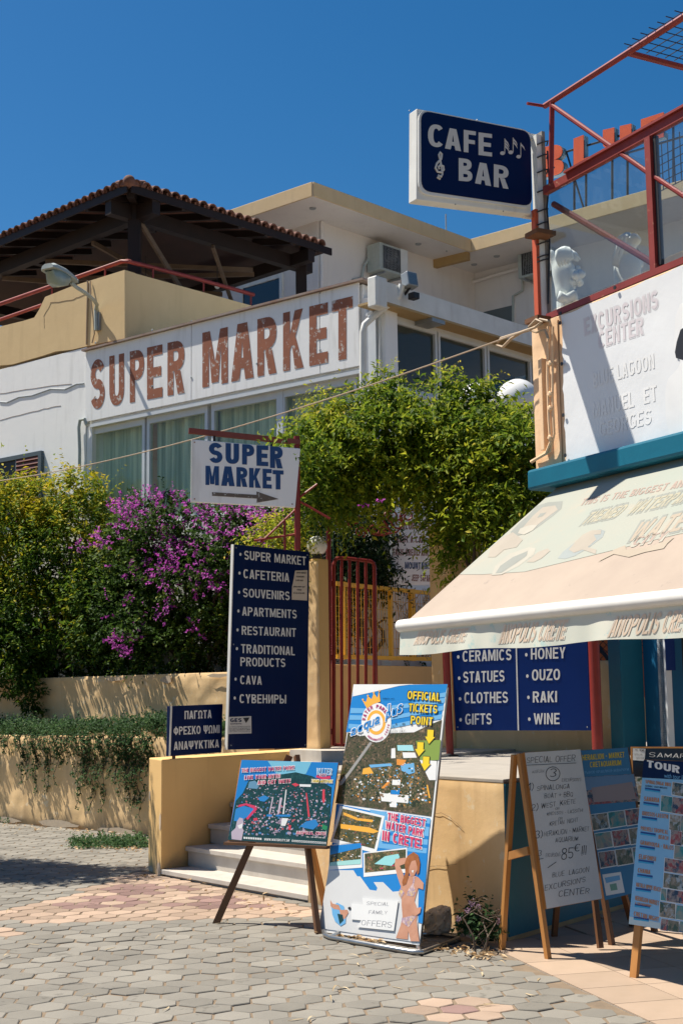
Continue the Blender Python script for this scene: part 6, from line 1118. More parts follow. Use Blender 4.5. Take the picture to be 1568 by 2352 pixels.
for s, x0, y0, x1, y1, hh in (('SPECiAL', 575, 1100, 808, 1112, 38), ('FAMiLY', 595, 1195, 790, 1200, 42), ('OFFERS', 520, 1310, 838, 1340, 62)): txt(X1, s, KQ(x0, y0), KQ(x1, y1), 0, m_gink, pn, w=.012, bold=-.022, TL=KQ(x0+6, y0-hh))
# tube base of the stand
def ring_base():
    mb = MB(); r = .016
    p = [bs.px(*KQ(95, 1340), -.012), bs.px(*KQ(97, 1360), -.014)]; g0 = [gz(*KQ(x, y), .018) for x, y in ((130, 1412), (190, 1438), (640, 1520), (1050, 1590), (1150, 1592), (1180, 1580), (1530, 1450), (1535, 1430), (1320, 1396), (1150, 1400))]
    mb.tube(p+g0[:1]+g0, r, 10); mb.tube([bs.px(*KQ(1085, 1480), -.012), bs.px(*KQ(1090, 1530), -.012), gz(*KQ(1120, 1588), .018)], r, 10); mb.tube([g0[1]+Vector((0, 0, 0)), gz(*KQ(290, 1380), .018)], r, 10)
    return mb
ring_base().build('tube_base', m_steel, bt, smooth=True)
MB().bar(bs.P(*bs.uv(815, 1578), -.015), bs.P(*bs.uv(740, 2138), -.015), .02, .02).build('frame_tube', m_steel, bt); MB().bar(bs.P(*bs.uv(1022, 1578), -.015), bs.P(*bs.uv(960, 2165), -.015), .02, .02).build('frame_tube', m_steel, bt)
# special offer A-board
F1 = gz(1262, 2204); F2_ = F1+Vector((.47, .34, 0))*1.02; so1 = lean(F1, F2_, .2, 1.27); ab = thing('special_offer_board', 'hand-written white SPECIAL OFFER A-board on orange wooden legs', 'sandwich board', F1.lerp(F2_, .5))
kQ = [K7(830, 472), K7(1088, 458), K7(1190, 1145), K7(930, 1192)]
MB().poly(so1, kQ, .0, .012, px=True).build('board', m_oak, ab); m_pap = M('wrinkled_white_sheet', (.66, .66, .64), (.58, .59, .58), sc=5, rough=.6, bump=.01, bsc=7)
MB().poly(so1, [(kQ[0][0]+2, kQ[0][1]+1), (kQ[1][0], kQ[1][1]), (kQ[2][0]-1, kQ[2][1]-1), (kQ[3][0]+2, kQ[3][1]-1)], .013, .015, px=True).build('paper_sheet', m_pap, ab)
legs('leg', so1.P(*so1.uv(1262, 2204), -.015), so1.px(*K7(822, 476), -.012), .035, .03, m_oak, ab); legs('leg', so1.px(*K7(1195, 1370), -.015), so1.px(*K7(1090, 470), -.012), .035, .03, m_wood, ab)
bl_ = gz(1152, 2182); legs('leg', bl_, so1.px(*K7(812, 478), -.04), .035, .03, m_oak, ab); legs('leg', gz(*K7(975, 1318)), so1.px(*K7(1075, 470), -.05), .035, .03, m_wood, ab)
legs('brace', bl_.lerp(so1.px(*K7(812, 478), -.04), .48), so1.px(*K7(875, 920), -.03), .03, .05, m_oak, ab)
S1 = so1.off(.0165)
KH = K(1900, 2950, 831)
for s, x0, y0, x1, y1, hh in (('SPECiAL OFFER', 388, 195, 755, 180, 52), ('AUSFLÜGE', 428, 272, 522, 262, 26), ('3', 562, 298, 612, 296, 62), ("EXCURSiON'S", 652, 335, 798, 330, 28), ('1)', 398, 405, 440, 402, 62), ('SPiNALONGA', 465, 405, 710, 388, 44), ('BOAT + BBQ', 520, 462, 735, 448, 44), ('2)', 422, 560, 475, 556, 62), ('WEST  KRETE', 497, 540, 757, 498, 42), ('OR', 602, 548, 634, 546, 20), ('KNOSSOS - LASSiTHi', 540, 592, 810, 562, 30), ('OR', 625, 624, 658, 622, 22), ('KRETAN  NiGHT', 560, 670, 775, 640, 36), ('3)', 452, 765, 508, 762, 62), ('HERAKLiON - MARKET', 516, 750, 858, 706, 44), ('AQUARiUM', 602, 795, 775, 780, 40), ('3', 472, 895, 500, 893, 42), ('EXCURSiONS', 530, 905, 640, 898, 34), ('85', 648, 925, 738, 918, 88), ('€', 738, 862, 790, 858, 55), ('!!!', 800, 892, 838, 888, 76), ('BLUE  LAGOON', 580, 1060, 858, 1016, 44), ("EXCURSiON'S", 522, 1160, 830, 1092, 46), ('CENTER', 628, 1205, 860, 1178, 52)):
    txt(S1, s, KH(x0, y0), KH(x1, y1), 0, m_ink, ab, w=0, bold=-.018, TL=KH(x0+1, y0-hh), name='handwriting')
mb = MB(); c_ = KH(585, 275); mb.tube([S1.px(c_[0]+16*math.cos(a), c_[1]+16*math.sin(a)) for a in np.linspace(0, 6.28, 24)], .002, 4)
for a, b in (((388, 210), (760, 193)), ((478, 920), (512, 914)), ((546, 985), (610, 940))): mb.tube([S1.px(*KH(*a)), S1.px(*KH(*b))], .002, 4)
mb.build('pen_strokes', m_ink, ab)
# market board
hF = lean(gz(1408, 2172), gz(1408, 2172)+Vector((.47, .30, 0)), .2, 1.27); hb = thing('market_board', 'dim blue HERAKLION MARKET board behind the special offer board', 'sandwich board', hF.P(.2, 0))
HQ = [(1331, 1724), (1440, 1717), (1486, 2043), (1388, 2068)]; MB().poly(hF, HQ, 0, .012, px=True).build('board', m_wood, hb); H1 = hF.off(.0125)
quad(H1, HQ, flat('steel_blue_print', (.04, .20, .38)), hb, 'poster_print', .001); quad(H1, [KH(810, 300), KH(1195, 275), KH(1235, 480), KH(850, 510)], m_pics[2], hb, 'harbour_print', .002); quad(H1, [KH(812, 302), KH(1192, 278), KH(1205, 370), KH(830, 400)], flat('dusk_sky_print', (.14, .26, .42)), hb, 'sky_print', .0026); quad(H1, [KH(872, 380), KH(1180, 335), KH(1210, 465), KH(890, 490)], flat('stone_fort_print', (.32, .26, .26)), hb, 'fort_print', .003)
for s, x0, y0, x1, y1, hh, m in (('HERAKLION - MARKET', 805, 175, 1122, 150, 42, m_yl), ('CRETAQUARIUM', 862, 228, 1098, 212, 42, m_yl), ('РЫНОК-ИРАКЛИОН-АКВАРИУМ', 822, 278, 1155, 252, 22, m_skyb)): txt(H1, s, KH(x0, y0), KH(x1, y1), 0, m, hb, w=.0034, bold=.01, TL=KH(x0-2, y0-hh))
for r in range(3):
    for c in range(3):
        x = 870+c*128+r*28; y = 585+r*142-c*18; W_, H_ = 122, 128
        quad(H1, [KH(x-4, y-4), KH(x+W_, y-20), KH(x+W_+20, y+H_-26), KH(x+16, y+H_-4)], m_wp, hb, 'snapshot_border', .002); quad(H1, [KH(x, y), KH(x+W_-4, y-15), KH(x+W_+14, y+H_-32), KH(x+18, y+H_-12)], m_pics[(r+c) % 3], hb, 'snapshot', .003)
quad(H1, [KH(955, 1035), KH(1095, 1015), KH(1125, 1170), KH(985, 1195)], m_wp, hb, 'map_print', .002); quad(H1, [KH(972, 1060), KH(1085, 1040), KH(1090, 1075), KH(985, 1100)], m_skyb, hb, 'map_sea', .003); quad(H1, [KH(1010, 1110), KH(1060, 1100), KH(1070, 1150), KH(1020, 1158)], flat('map_green_print', (.2, .4, .3)), hb, 'map_patch', .003)
legs('leg', hF.px(1408, 2172, -.015), hF.px(1335, 1728, -.012), .04, .03, m_wood, hb); legs('leg', gz(1502, 2140), hF.px(1440, 1722, -.02), .04, .03, m_wood, hb); legs('leg', gz(1452, 2128), hF.px(1360, 1740, -.06), .04, .03, m_wood, hb)
# tour board
T1 = gz(1455, 2246); tF = lean(T1, T1+Vector((.60, -.80, 0)), .27, 1.27); tbd = thing('tour_board', 'light blue TOUR THE ISLAND board with photo strips at the right edge', 'sandwich board', T1)
KT = KH; pTL, pBL = KT(1282, 168), KT(1168, 1410); 
ua = tF.uv(*pTL); ub_ = tF.uv(*pBL); TW = .72
MB().poly(tF, [ub_, (ub_[0]+TW, ub_[1]), (ua[0]+TW, ua[1]), ua], 0, .012).build('board', m_wood, tbd); TF1 = tF.off(.0125)
tq = lambda a, b: (ub_[0]*(1-b)+ua[0]*b+TW*a, ub_[1]*(1-b)+ua[1]*b)
def tquad(pts, m, name, w): MB().poly(TF1, [tq(*p) for p in pts], w).build(name, m, tbd)
tquad([(0, 0), (1, 0), (1, .995), (0, .995)], flat('powder_blue_print', (.22, .48, .72)), 'poster_print', .001); tquad([(0, .885), (1, .885), (1, .995), (0, .995)], m_navy, 'title_band', .002); tquad([(0, 0), (1, 0), (1, .03), (.6, .05), (.3, .035), (0, .045)], flat('sea_foam_print', (.5, .62, .64)), 'foam_print', .002)
txt(TF1, 'TOUR THE ISLAND', KT(1294, 225), (KT(1294, 225)[0]+270, KT(1294, 225)[1]+52), 0, m_wp, tbd, w=.003, bold=.04, TL=KT(1296, 170)); txt(TF1, 'with tour line', KT(1425, 305), KT(1600, 322), 0, m_skyb, tbd, w=.003, bold=.0, TL=KT(1428, 272))
m_ot = flat('burnt_orange_print', (.50, .20, .06)); m_bar = flat('cyan_bar_print', (.03, .35, .62)); m_bar2 = flat('navy_bar_print', (.01, .06, .25))
for s, x0, y0, x1, y1, hh in (('SPINALONGA BBQ', 1284, 348, 1475, 372, 28), ('SAMARIA', 1272, 480, 1388, 492, 34), ('KNOSSOS-LASSITHI', 1260, 588, 1455, 615, 32), ('PREVELI TROPICAL', 1248, 700, 1455, 732, 30), ('BEACH', 1382, 765, 1455, 776, 30), ('GRAMVOUSA - BALOS', 1245, 808, 1495, 852, 32), ('ELAFONISI', 1234, 915, 1362, 936, 34), ('CHANIA', 1226, 1018, 1320, 1034, 32), ('MATALA HIPPIE BEACH', 1214, 1126, 1398, 1166, 32), ('HERAKLION MARKET', 1206, 1228, 1385, 1270, 34), ('& CRETAQUARIUM', 1206, 1258, 1325, 1280, 16), ('CRETAN NIGHT', 1196, 1346, 1385, 1392, 34)): txt(TF1, s, KT(x0, y0), KT(x1, y1), 0, m_ot, tbd, w=.003, bold=.02, TL=KT(x0+2, y0-hh))
txt(TF1, 'ELOUNDA - AGIOS NIKOLAOS', KT(1284, 372), KT(1448, 390), 0, m_navy, tbd, w=.003, TL=KT(1285, 360))
for x, y in ((1281, 378), (1269, 486), (1257, 594), (1247, 710), (1241, 815), (1232, 920), (1223, 1028), (1211, 1133), (1204, 1255), (1196, 1352)):
    quad(TF1, [KT(x, y), KT(x+115, y+16), KT(x+114, y+30), KT(x-1, y+12)], m_bar2, tbd, 'text_bar', .002); quad(TF1, [KT(x-1, y+12), KT(x+114, y+30), KT(x+113, y+40), KT(x-2, y+24)], m_bar, tbd, 'text_bar', .0024)
k = 0
for (x, y, w_, h_) in ((1490, 338, 150, 95), (1405, 438, 82, 118), (1492, 450, 80, 120), (1470, 580, 80, 115), (1556, 590, 80, 115), (1478, 700, 80, 105), (1562, 705, 80, 105), (1505, 815, 140, 100), (1432, 910, 200, 100), (1425, 1022, 200, 110), (1405, 1140, 38, 88), (1450, 1145, 180, 92), (1395, 1240, 115, 112), (1518, 1265, 110, 105), (1405, 1368, 48, 85), (1456, 1378, 80, 80), (1545, 1388, 90, 80)):
    sl2 = .16; P4 = lambda e_: [KT(x-e_, y-e_), KT(x+w_+e_, y+w_*sl2-e_), KT(x+w_-3+e_, y+h_+w_*sl2+e_), KT(x-6-e_, y+h_+e_)]; quad(TF1, P4(4), m_wp, tbd, 'snapshot_border', .002); quad(TF1, P4(0), m_pics[k % 3], tbd, 'snapshot', .003); k += 1
legs('leg', T1, tF.P(ub_[0]+.05, ub_[1]+.3, -.015), .045, .03, m_oak, tbd); legs('leg', T1+Vector((.4, -.53, 0)), tF.P(ub_[0]+.6, ub_[1]+.3, -.015), .045, .03, m_oak, tbd); legs('leg', T1+Vector((.42, .3, 0)), tF.P(ua[0]+.05, ua[1]-.05, -.04), .04, .03, m_wood, tbd)
# dark photo board behind
bF = lean(gz(1500, 2125), gz(1500, 2125)+Vector((.78, -.28, 0)), .18, 1.3); bb = thing('gorge_board', 'black photo board with a taped 16 KM SPECIAL OFFER note behind the tour board', 'sandwich board', bF.P(.3, 0))
pa_ = bF.uv(*KH(1172, 72)); pb_ = bF.uv(*KH(1215, 900)); MB().poly(bF, [(pa_[0], .25), (pa_[0]+.85, .25), (pa_[0]+.85, pa_[1]), (pa_[0], pa_[1])], 0, .02).build('board', m_oak, bb); b1 = bF.off(.0205)
MB().poly(b1, [(pa_[0]+.015, .27), (pa_[0]+.84, .27), (pa_[0]+.84, pa_[1]-.012), (pa_[0]+.015, pa_[1]-.012)], .001).build('poster_print', flat('black_print', (.012, .014, .018), .2, .5), bb)
for r in range(4):
    for c in range(3): u = pa_[0]+.03+c*.27; v = pa_[1]-.40-r*.2; MB().poly(b1, [(u, v), (u+.25, v), (u+.25, v+.18), (u, v+.18)], .002).build('snapshot', m_pics[(r*2+c) % 2], bb)
txt(b1, 'SAMARIA', KH(1310, 148), KH(1660, 160), 0, m_ltr, bb, w=.003, bold=-.01, TL=KH(1312, 112)); quad(b1, [KH(1188, 82), KH(1284, 86), KH(1276, 178), KH(1188, 172)], m_pap, bb, 'taped_note', .003)
for s, x0, y, x1, hh in (('16 KM', 1205, 104, 1272, 18), ('SPECiAL', 1200, 135, 1265, 16), ('OFFER', 1212, 164, 1274, 16)): txt(b1, s, KH(x0, y), KH(x1, y+2), hh*.3, m_ink, bb, w=.0045, bold=-.01)
legs('leg', bF.P(.03, 0), bF.P(.05, .3), .04, .03, m_oak, bb); legs('leg', bF.P(.7, 0), bF.P(.7, .3), .04, .03, m_oak, bb)

# screws, stains and chips on the signs and walls
def dots(fr, pts, r, mat, parent, name='screw'):
    for x, y in pts: MB().lathe(fr.px(x, y, .004), [(r, 0), (r*.8, .004)], 8, fr.n).build(name, mat, parent)
dots(Nf, [(542, 1258), (705, 1275), (530, 1712), (700, 1711), (536, 1480)], .008, m_grey, ns); dots(Qf, [(1051, 1670), (1348, 1670)], .008, m_grey, qs); dots(Hf, [(447, 1016), (447, 1146), (671, 1158)], .007, m_rust, hs)
dots(A.off(.031), [K1(x, 1255-x*.215+o) for x in (440, 700, 880, 1180, 1470) for o in (-20, )]+[K1(x, 985-x*.225) for x in (440, 700, 880, 1180, 1470)], .018, m_grey, sg)
dots(Sf, [K2(310, 510), K2(620, 552), K2(520, 940), K2(740, 972)], .006, m_grey, cs)
def chips(fr, pts, mat, parent, seed, w=.0165, name='bare_patch'):
    rr_ = random.Random(seed)
    for u, v, su, sv in pts:
        n = 13; MB().poly(fr, [(u+su*(.7+.5*rr_.random())*math.cos(6.283*i/n), v+sv*(.7+.5*rr_.random())*math.sin(6.283*i/n)) for i in range(n)], w).build(name, mat, parent)
m_bare = M('bare_cement_patch', (.40, .33, .25), (.52, .42, .30), sc=9, rough=.95, bump=.006, bsc=30); m_mar = M('worn_mortar', (.58, .46, .33), (.44, .33, .22), sc=9, rough=.95, bump=.006, bsc=30)
efr = F2((-1.92, 13.6), B0); chips(efr, [(.10, .03, .10, .03), (.38, .05, .07, .06), (.05, .72, .03, .05), (.42, .50, .035, .09)], m_mar, lw, 3, .003)
chips(uw, [(1.3, 1.93, .2, .03), (2.4, 1.9, .12, .05), (3.4, 1.94, .25, .025)], m_mar, w2, 5, .048); chips(rw, [(.2, .04, .35, .04), (1.4, .05, .4, .05), (2.6, .03, .4, .035), (3.6, .06, .3, .05), (4.3, .25, .06, .1), (-.8, .05, .4, .05)], m_bare, w1, 6, .046)
chips(ff, [(.5, 1.02, .10, .02), (1.5, .03, .3, .03), (1.0, .04, .2, .03)], m_mar, ter, 7, .0125)
def crack(fr, pts, parent, w=.0125, r=.0014):
    o = []; rr_ = random.Random(int(pts[0][0]*100))
    for (a, b) in zip(pts, pts[1:]):
        for i in range(6): t = i/6; o.append(fr.P(a[0]+(b[0]-a[0])*t+rr_.uniform(-.008, .008), a[1]+(b[1]-a[1])*t+rr_.uniform(-.008, .008), w))
    MB().tube(o, r, 4).build('crack', m_crk, parent)
m_crk = flat('dark_crack', (.16, .10, .06), .9); crack(ff, [(1.35, 1.0), (1.55, .82), (1.75, .80), (1.95, .70)], ter); crack(ff, [(1.1, .45), (1.5, .42), (1.9, .47)], ter); crack(rw, [(2.9, .75), (3.3, .5), (3.5, .3)], w1, .05); crack(uw, [(2.0, 1.9), (2.05, 1.6), (2.2, 1.4)], w2, .05)
crack(A, [A.uv(0, 905), A.uv(90, 890), A.uv(180, 880)], sm, .001, .004); crack(A, [A.uv(*K1(0, 1240)), A.uv(*K1(180, 1195)), A.uv(*K1(300, 1170))], sm, .001, .004)
crack(A, [A.uv(*K1(400, 660)), A.uv(*K1(330, 690)), A.uv(*K1(215, 705))], Yp, .009, .004); crack(A, [A.uv(*K1(240, 700)), A.uv(*K1(205, 760)), A.uv(*K1(208, 830))], Yp, .009, .003)
# ---------------------------------------------------------------- vegetation
def n01(a): return a/(np.linalg.norm(a, axis=-1, keepdims=True)+1e-9)
def leafmesh(P, D, Nn, L, W, tone):
    """one folded leaf per row: P base, D direction, Nn normal"""
    S = n01(np.cross(D, Nn)); Nn = n01(np.cross(S, D)); n = len(P)
    mid = P+D*(L*.45)[:, None]
    v = np.stack([P, mid+S*(W/2)[:, None]+Nn*(W*.22)[:, None], P+D*L[:, None]-Nn*(L*.12)[:, None], mid-S*(W/2)[:, None]+Nn*(W*.22)[:, None]], 1).reshape(-1, 3)
    b = np.arange(n)*4; f = np.stack([b, b+1, b+2, b, b+2, b+3], 1).reshape(-1, 3)
    return v, f, np.repeat(tone, 4)
def npmesh(name, v, f, tone, mat, parent, kind='stuff', org=None):
    org = WL[parent.name] if parent else Vector(org if org else tuple(v.mean(0)*[1, 1, 0]+[0, 0, v[:, 2].min()]))
    me = bpy.data.meshes.new(name); v = (v-np.array(org)).astype(np.float32)
    me.vertices.add(len(v)); me.vertices.foreach_set('co', v.ravel()); me.loops.add(f.size); me.loops.foreach_set('vertex_index', f.ravel().astype(np.int32))
    me.polygons.add(len(f)); me.polygons.foreach_set('loop_start', (np.arange(len(f))*f.shape[1]).astype(np.int32)); me.polygons.foreach_set('loop_total', np.full(len(f), f.shape[1], np.int32)); me.update()
    a = me.attributes.new('tone', 'FLOAT', 'POINT'); a.data.foreach_set('value', tone.astype(np.float32)); me.materials.append(mat)
    o = bpy.data.objects.new(name, me); COL.objects.link(o); WL[o.name] = org
    if parent: o.parent = parent
    else: o.location = org
    if kind: o['kind'] = kind
    return o
def B(x, y, Y, rx, ry, rd, wt=1.): c = atY(x, y, Y); k = Y/FPX; return (np.array(c), np.array([rx*k, rd, ry*k]), wt)
def sprigs(blobs, n, len_=.22, up=.35, inner=.45, seed=1, lump=1., thr=-.22):
    r = np.random.default_rng(seed); vol = np.array([(b[1][0]*b[1][2])**1.0*b[2] for b in blobs]); idx = r.choice(len(blobs), n, p=vol/vol.sum())
    C = np.stack([blobs[i][0] for i in idx]); R = np.stack([blobs[i][1] for i in idx]); d = n01(r.normal(size=(n, 3)))
    rad = inner+(1-inner)*np.sqrt(r.random(n)); ph = r.random(3)*6
    lumpy = 1+.14*lump*(np.sin(d[:, 0]*5+ph[0]+C[:, 0]*3)+np.sin(d[:, 2]*6+ph[1]+C[:, 2]*2)+np.sin(d[:, 1]*5+ph[2]))/1.5
    P = C+d*R*(rad*lumpy)[:, None]; g = np.sin(P[:, 0]*7+1)*np.sin(P[:, 2]*8+2)*np.sin(P[:, 1]*6)+.3*r.random(n)
    D = n01(d*.8+np.array([0, 0, up])+r.normal(size=(n, 3))*.35); L = len_*(.6+.8*r.random(n))
    long_ = r.random(n) < .05; L[long_] *= 1.9; D[long_] = n01(D[long_]+np.array([0, 0, .5]))
    return P[g > thr], D[g > thr], L[g > thr], rad[g > thr]
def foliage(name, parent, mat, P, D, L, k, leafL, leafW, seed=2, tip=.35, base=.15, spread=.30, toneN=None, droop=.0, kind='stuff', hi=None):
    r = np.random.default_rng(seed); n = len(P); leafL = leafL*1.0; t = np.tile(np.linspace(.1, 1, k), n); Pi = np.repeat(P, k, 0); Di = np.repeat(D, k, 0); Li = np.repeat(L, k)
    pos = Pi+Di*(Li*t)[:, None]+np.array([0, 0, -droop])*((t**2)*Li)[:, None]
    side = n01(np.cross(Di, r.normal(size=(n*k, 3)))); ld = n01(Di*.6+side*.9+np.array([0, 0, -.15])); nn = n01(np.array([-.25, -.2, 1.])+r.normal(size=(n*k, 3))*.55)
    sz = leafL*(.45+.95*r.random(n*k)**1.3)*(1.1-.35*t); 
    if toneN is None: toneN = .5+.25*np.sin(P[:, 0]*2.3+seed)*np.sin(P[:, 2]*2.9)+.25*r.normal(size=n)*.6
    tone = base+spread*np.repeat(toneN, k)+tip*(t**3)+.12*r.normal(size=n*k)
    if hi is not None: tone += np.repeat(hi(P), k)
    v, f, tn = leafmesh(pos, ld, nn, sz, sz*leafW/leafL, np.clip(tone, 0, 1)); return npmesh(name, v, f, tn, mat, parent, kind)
def branches(name, parent, base, ends, r0, mat, seed=3):
    rr = random.Random(seed); mb = MB()
    for e in ends:
        b = Vector(base)+Vector((rr.uniform(-.12, .12), rr.uniform(-.1, .1), 0)); e = Vector(e); pts = [b]
        for i in range(1, 7): t = i/6; pts.append(b.lerp(e, t)+Vector((rr.uniform(-.08, .08), rr.uniform(-.08, .08), .15*math.sin(t*3.1))))
        mb.tube(pts, [r0*(1-.75*i/6) for i in range(7)], 6)
    return mb.build(name, mat, parent, smooth=True)
m_bark = M('grey_brown_bark', (.12, .09, .065), (.07, .05, .035), sc=8, rough=.95, bump=.008, bsc=20)
G0 = (.010, .022, .006)
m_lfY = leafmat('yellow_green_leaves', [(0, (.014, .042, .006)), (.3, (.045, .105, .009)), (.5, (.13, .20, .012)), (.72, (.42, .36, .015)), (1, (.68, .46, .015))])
m_lfB = leafmat('bougainvillea_leaves', [(0, (.010, .028, .006)), (.5, (.035, .08, .010)), (.85, (.12, .18, .018)), (1, (.28, .27, .04))])
m_lfV = leafmat('vine_leaves', [(0, (.02, .05, .006)), (.3, (.07, .135, .010)), (.55, (.20, .26, .014)), (.8, (.38, .39, .02)), (1, (.60, .46, .05))], trans=.45)
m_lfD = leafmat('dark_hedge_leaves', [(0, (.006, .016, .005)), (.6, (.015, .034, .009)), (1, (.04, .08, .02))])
m_lfC = leafmat('creeper_leaves', [(0, (.012, .035, .012)), (.5, (.03, .075, .025)), (.85, (.08, .15, .05)), (1, (.16, .2, .08))])
m_bra = leafmat('magenta_bracts', [(0, (.19, .014, .16)), (.5, (.38, .045, .35)), (1, (.62, .17, .58))], trans=.45)
m_dry = leafmat('dry_leaves', [(0, (.20, .11, .05)), (.5, (.42, .27, .13)), (1, (.62, .48, .30))], trans=.2)
# left shrub
ls = thing('yellow_green_shrub', 'tall loose shrub with yellow new growth at the left, above the retaining wall', 'shrub', atY(90, 1560, 20.6)-Vector((0, 0, .2)))
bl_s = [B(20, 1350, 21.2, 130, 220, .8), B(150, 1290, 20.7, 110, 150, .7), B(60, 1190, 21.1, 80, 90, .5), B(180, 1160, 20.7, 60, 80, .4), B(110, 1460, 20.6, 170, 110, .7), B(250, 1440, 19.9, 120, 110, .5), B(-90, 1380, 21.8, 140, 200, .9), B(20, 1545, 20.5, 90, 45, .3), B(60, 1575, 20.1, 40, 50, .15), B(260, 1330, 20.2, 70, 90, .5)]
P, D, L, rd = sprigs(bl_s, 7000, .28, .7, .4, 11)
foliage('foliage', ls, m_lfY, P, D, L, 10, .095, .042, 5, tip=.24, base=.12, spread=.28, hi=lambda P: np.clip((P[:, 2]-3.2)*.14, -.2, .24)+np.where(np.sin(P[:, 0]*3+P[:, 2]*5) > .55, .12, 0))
branches('branches', ls, atY(110, 1560, 20.7), [b[0] for b in bl_s], .035, m_bark)
# bougainvillea
bg_ = thing('bougainvillea', 'magenta flowering bougainvillea tumbling over the upper retaining wall', 'shrub', atY(420, 1550, 18.9)-Vector((0, 0, .2)))
bl_b = [B(330, 1250, 19.7, 100, 90, .5), B(430, 1225, 19.2, 130, 75, .5), B(560, 1240, 18.5, 100, 85, .5), B(380, 1350, 19.3, 150, 110, .6), B(500, 1370, 18.8, 140, 120, .6), B(600, 1300, 18.3, 90, 120, .5), B(430, 1470, 18.9, 170, 70, .5), B(660, 1240, 18.0, 60, 70, .4), B(290, 1450, 19.5, 90, 90, .5), B(300, 1300, 20.0, 60, 60, .4)]
P, D, L, rd = sprigs(bl_b, 5600, .24, .25, .4, 21)
foliage('foliage', bg_, m_lfB, P, D, L, 10, .066, .042, 6, tip=.2, base=.2, spread=.4, droop=.3)
sp_ = [B(330, 1150, 19.3, 60, 22, .2), B(300, 1185, 19.2, 60, 24, .2), B(420, 1165, 19.0, 110, 28, .3, 1.3), B(530, 1175, 18.4, 100, 28, .3, 1.6), B(620, 1190, 17.9, 60, 24, .2, 1.5), B(500, 1330, 18.1, 60, 30, .2, .8), B(350, 1230, 18.9, 80, 24, .2), B(240, 1242, 19.2, 26, 16, .1), B(400, 1270, 18.7, 60, 20, .1), B(378, 1330, 18.3, 26, 28, .12, 1.6), B(300, 1310, 18.8, 40, 16, .1), B(560, 1215, 18, 70, 24, .15), B(170, 1256, 19.5, 14, 7, .08), B(380, 1400, 18.4, 16, 22, .08, 2), B(308, 1450, 18.6, 14, 14, .08, 2), B(275, 1472, 18.6, 26, 10, .08, 2), B(315, 1502, 18.5, 28, 9, .08, 2), B(460, 1440, 18.2, 22, 16, .1, 2), B(440, 1290, 18.3, 60, 30, .2), B(600, 1220, 17.9, 50, 30, .2), B(290, 1400, 18.8, 60, 20, .1, .5), B(920, 1135, 13.4, 14, 8, .05), B(855, 1155, 13.6, 8, 6, .05), B(600, 1255, 17.7, 60, 20, .1)]
P, D, L, rd = sprigs([(a_, b_*1.35, c_) for a_, b_, c_ in sp_], 1500, .09, .3, .1, 31, 0, .1)
foliage('magenta_bracts', bg_, m_bra, P, D, L, 7, .038, .036, 7, tip=.2, base=.2, spread=.6)
branches('branches', bg_, atY(450, 1560, 19.2), [b[0] for b in bl_b], .03, m_bark, 8)
# the vine over the gate
vn = thing('climbing_vine', 'big bright green climbing vine arching over the red gate beside the shop', 'vine', atY(1180, 1720, 14.2))
bl_v = [B(760, 1040, 14.8, 110, 75, .5), B(860, 1010, 14.7, 110, 90, .6), B(970, 1000, 14.5, 110, 85, .6), B(1090, 1010, 14.2, 110, 85, .6), B(1190, 1070, 13.7, 80, 110, .5), B(1100, 1120, 14.1, 130, 90, .6), B(960, 1070, 14.5, 130, 70, .5), B(840, 1110, 14.8, 110, 55, .4), B(735, 1100, 14.4, 50, 80, .3), B(700, 1040, 13.8, 35, 40, .2), B(1045, 1190, 14.2, 28, 70, .3), B(1090, 1230, 14.0, 50, 70, .3), B(1180, 1180, 13.6, 90, 60, .4), B(885, 920, 14.7, 40, 40, .25), B(1065, 925, 14.3, 50, 38, .25), B(672, 1030, 12.6, 16, 22, .06, .3), B(1190, 1020, 13.8, 60, 60, .4)]
P, D, L, rd = sprigs(bl_v, 7000, .30, .2, .4, 41, 1.5, .02)
foliage('foliage', vn, m_lfV, P, D, L, 11, .086, .035, 9, tip=.30, base=.17, spread=.34, droop=.35)
bl_t = [B(640, 1240, 14.6, 50, 40, .1), B(880, 880, 14.6, 14, 30, .1), B(1010, 880, 14.5, 12, 26, .1), B(1100, 880, 14.3, 10, 20, .1), B(740, 950, 14.6, 40, 25, .1)]
P, D, L, rd = sprigs(bl_t, 420, .3, .3, .2, 42); foliage('loose_shoots', vn, m_lfV, P, D, L, 9, .055, .022, 10, tip=.3, base=.5, spread=.3, droop=.4)
branches('branches', vn, atY(1150, 1720, 14.4), [b[0] for b in bl_v[3:5]+bl_v[10:12]], .05, m_bark, 9)
# background hedge and the tree inside
hg = thing('dark_bush', 'dark leafy bush behind the open red gate and wire mesh', 'bush', atY(850, 1500, 17.6))
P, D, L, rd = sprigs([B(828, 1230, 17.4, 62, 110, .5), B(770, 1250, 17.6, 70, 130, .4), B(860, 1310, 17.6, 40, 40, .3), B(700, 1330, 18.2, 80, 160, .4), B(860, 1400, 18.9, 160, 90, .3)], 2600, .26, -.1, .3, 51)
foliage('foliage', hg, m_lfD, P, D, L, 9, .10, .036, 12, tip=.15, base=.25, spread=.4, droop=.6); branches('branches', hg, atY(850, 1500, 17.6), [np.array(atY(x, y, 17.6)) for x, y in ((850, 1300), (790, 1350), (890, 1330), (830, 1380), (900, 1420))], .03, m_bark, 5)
dg = thing('dry_thicket', 'tangle of dry pale twigs and weeds behind the yellow fence', 'bush', atY(880, 1520, 18.3)); mb = MB(); rr = random.Random(4)
for i in range(190):
    x = rr.uniform(770, 1000); y = rr.uniform(1380, 1515); a = atY(x, y, 18.2+rr.uniform(-.5, .4)); b = a+Vector((rr.uniform(-.25, .25), rr.uniform(-.1, .1), rr.uniform(.05, .5))); mb.tube([a, a.lerp(b, .5)+Vector((rr.uniform(-.06, .06), 0, 0)), b], .006, 4)
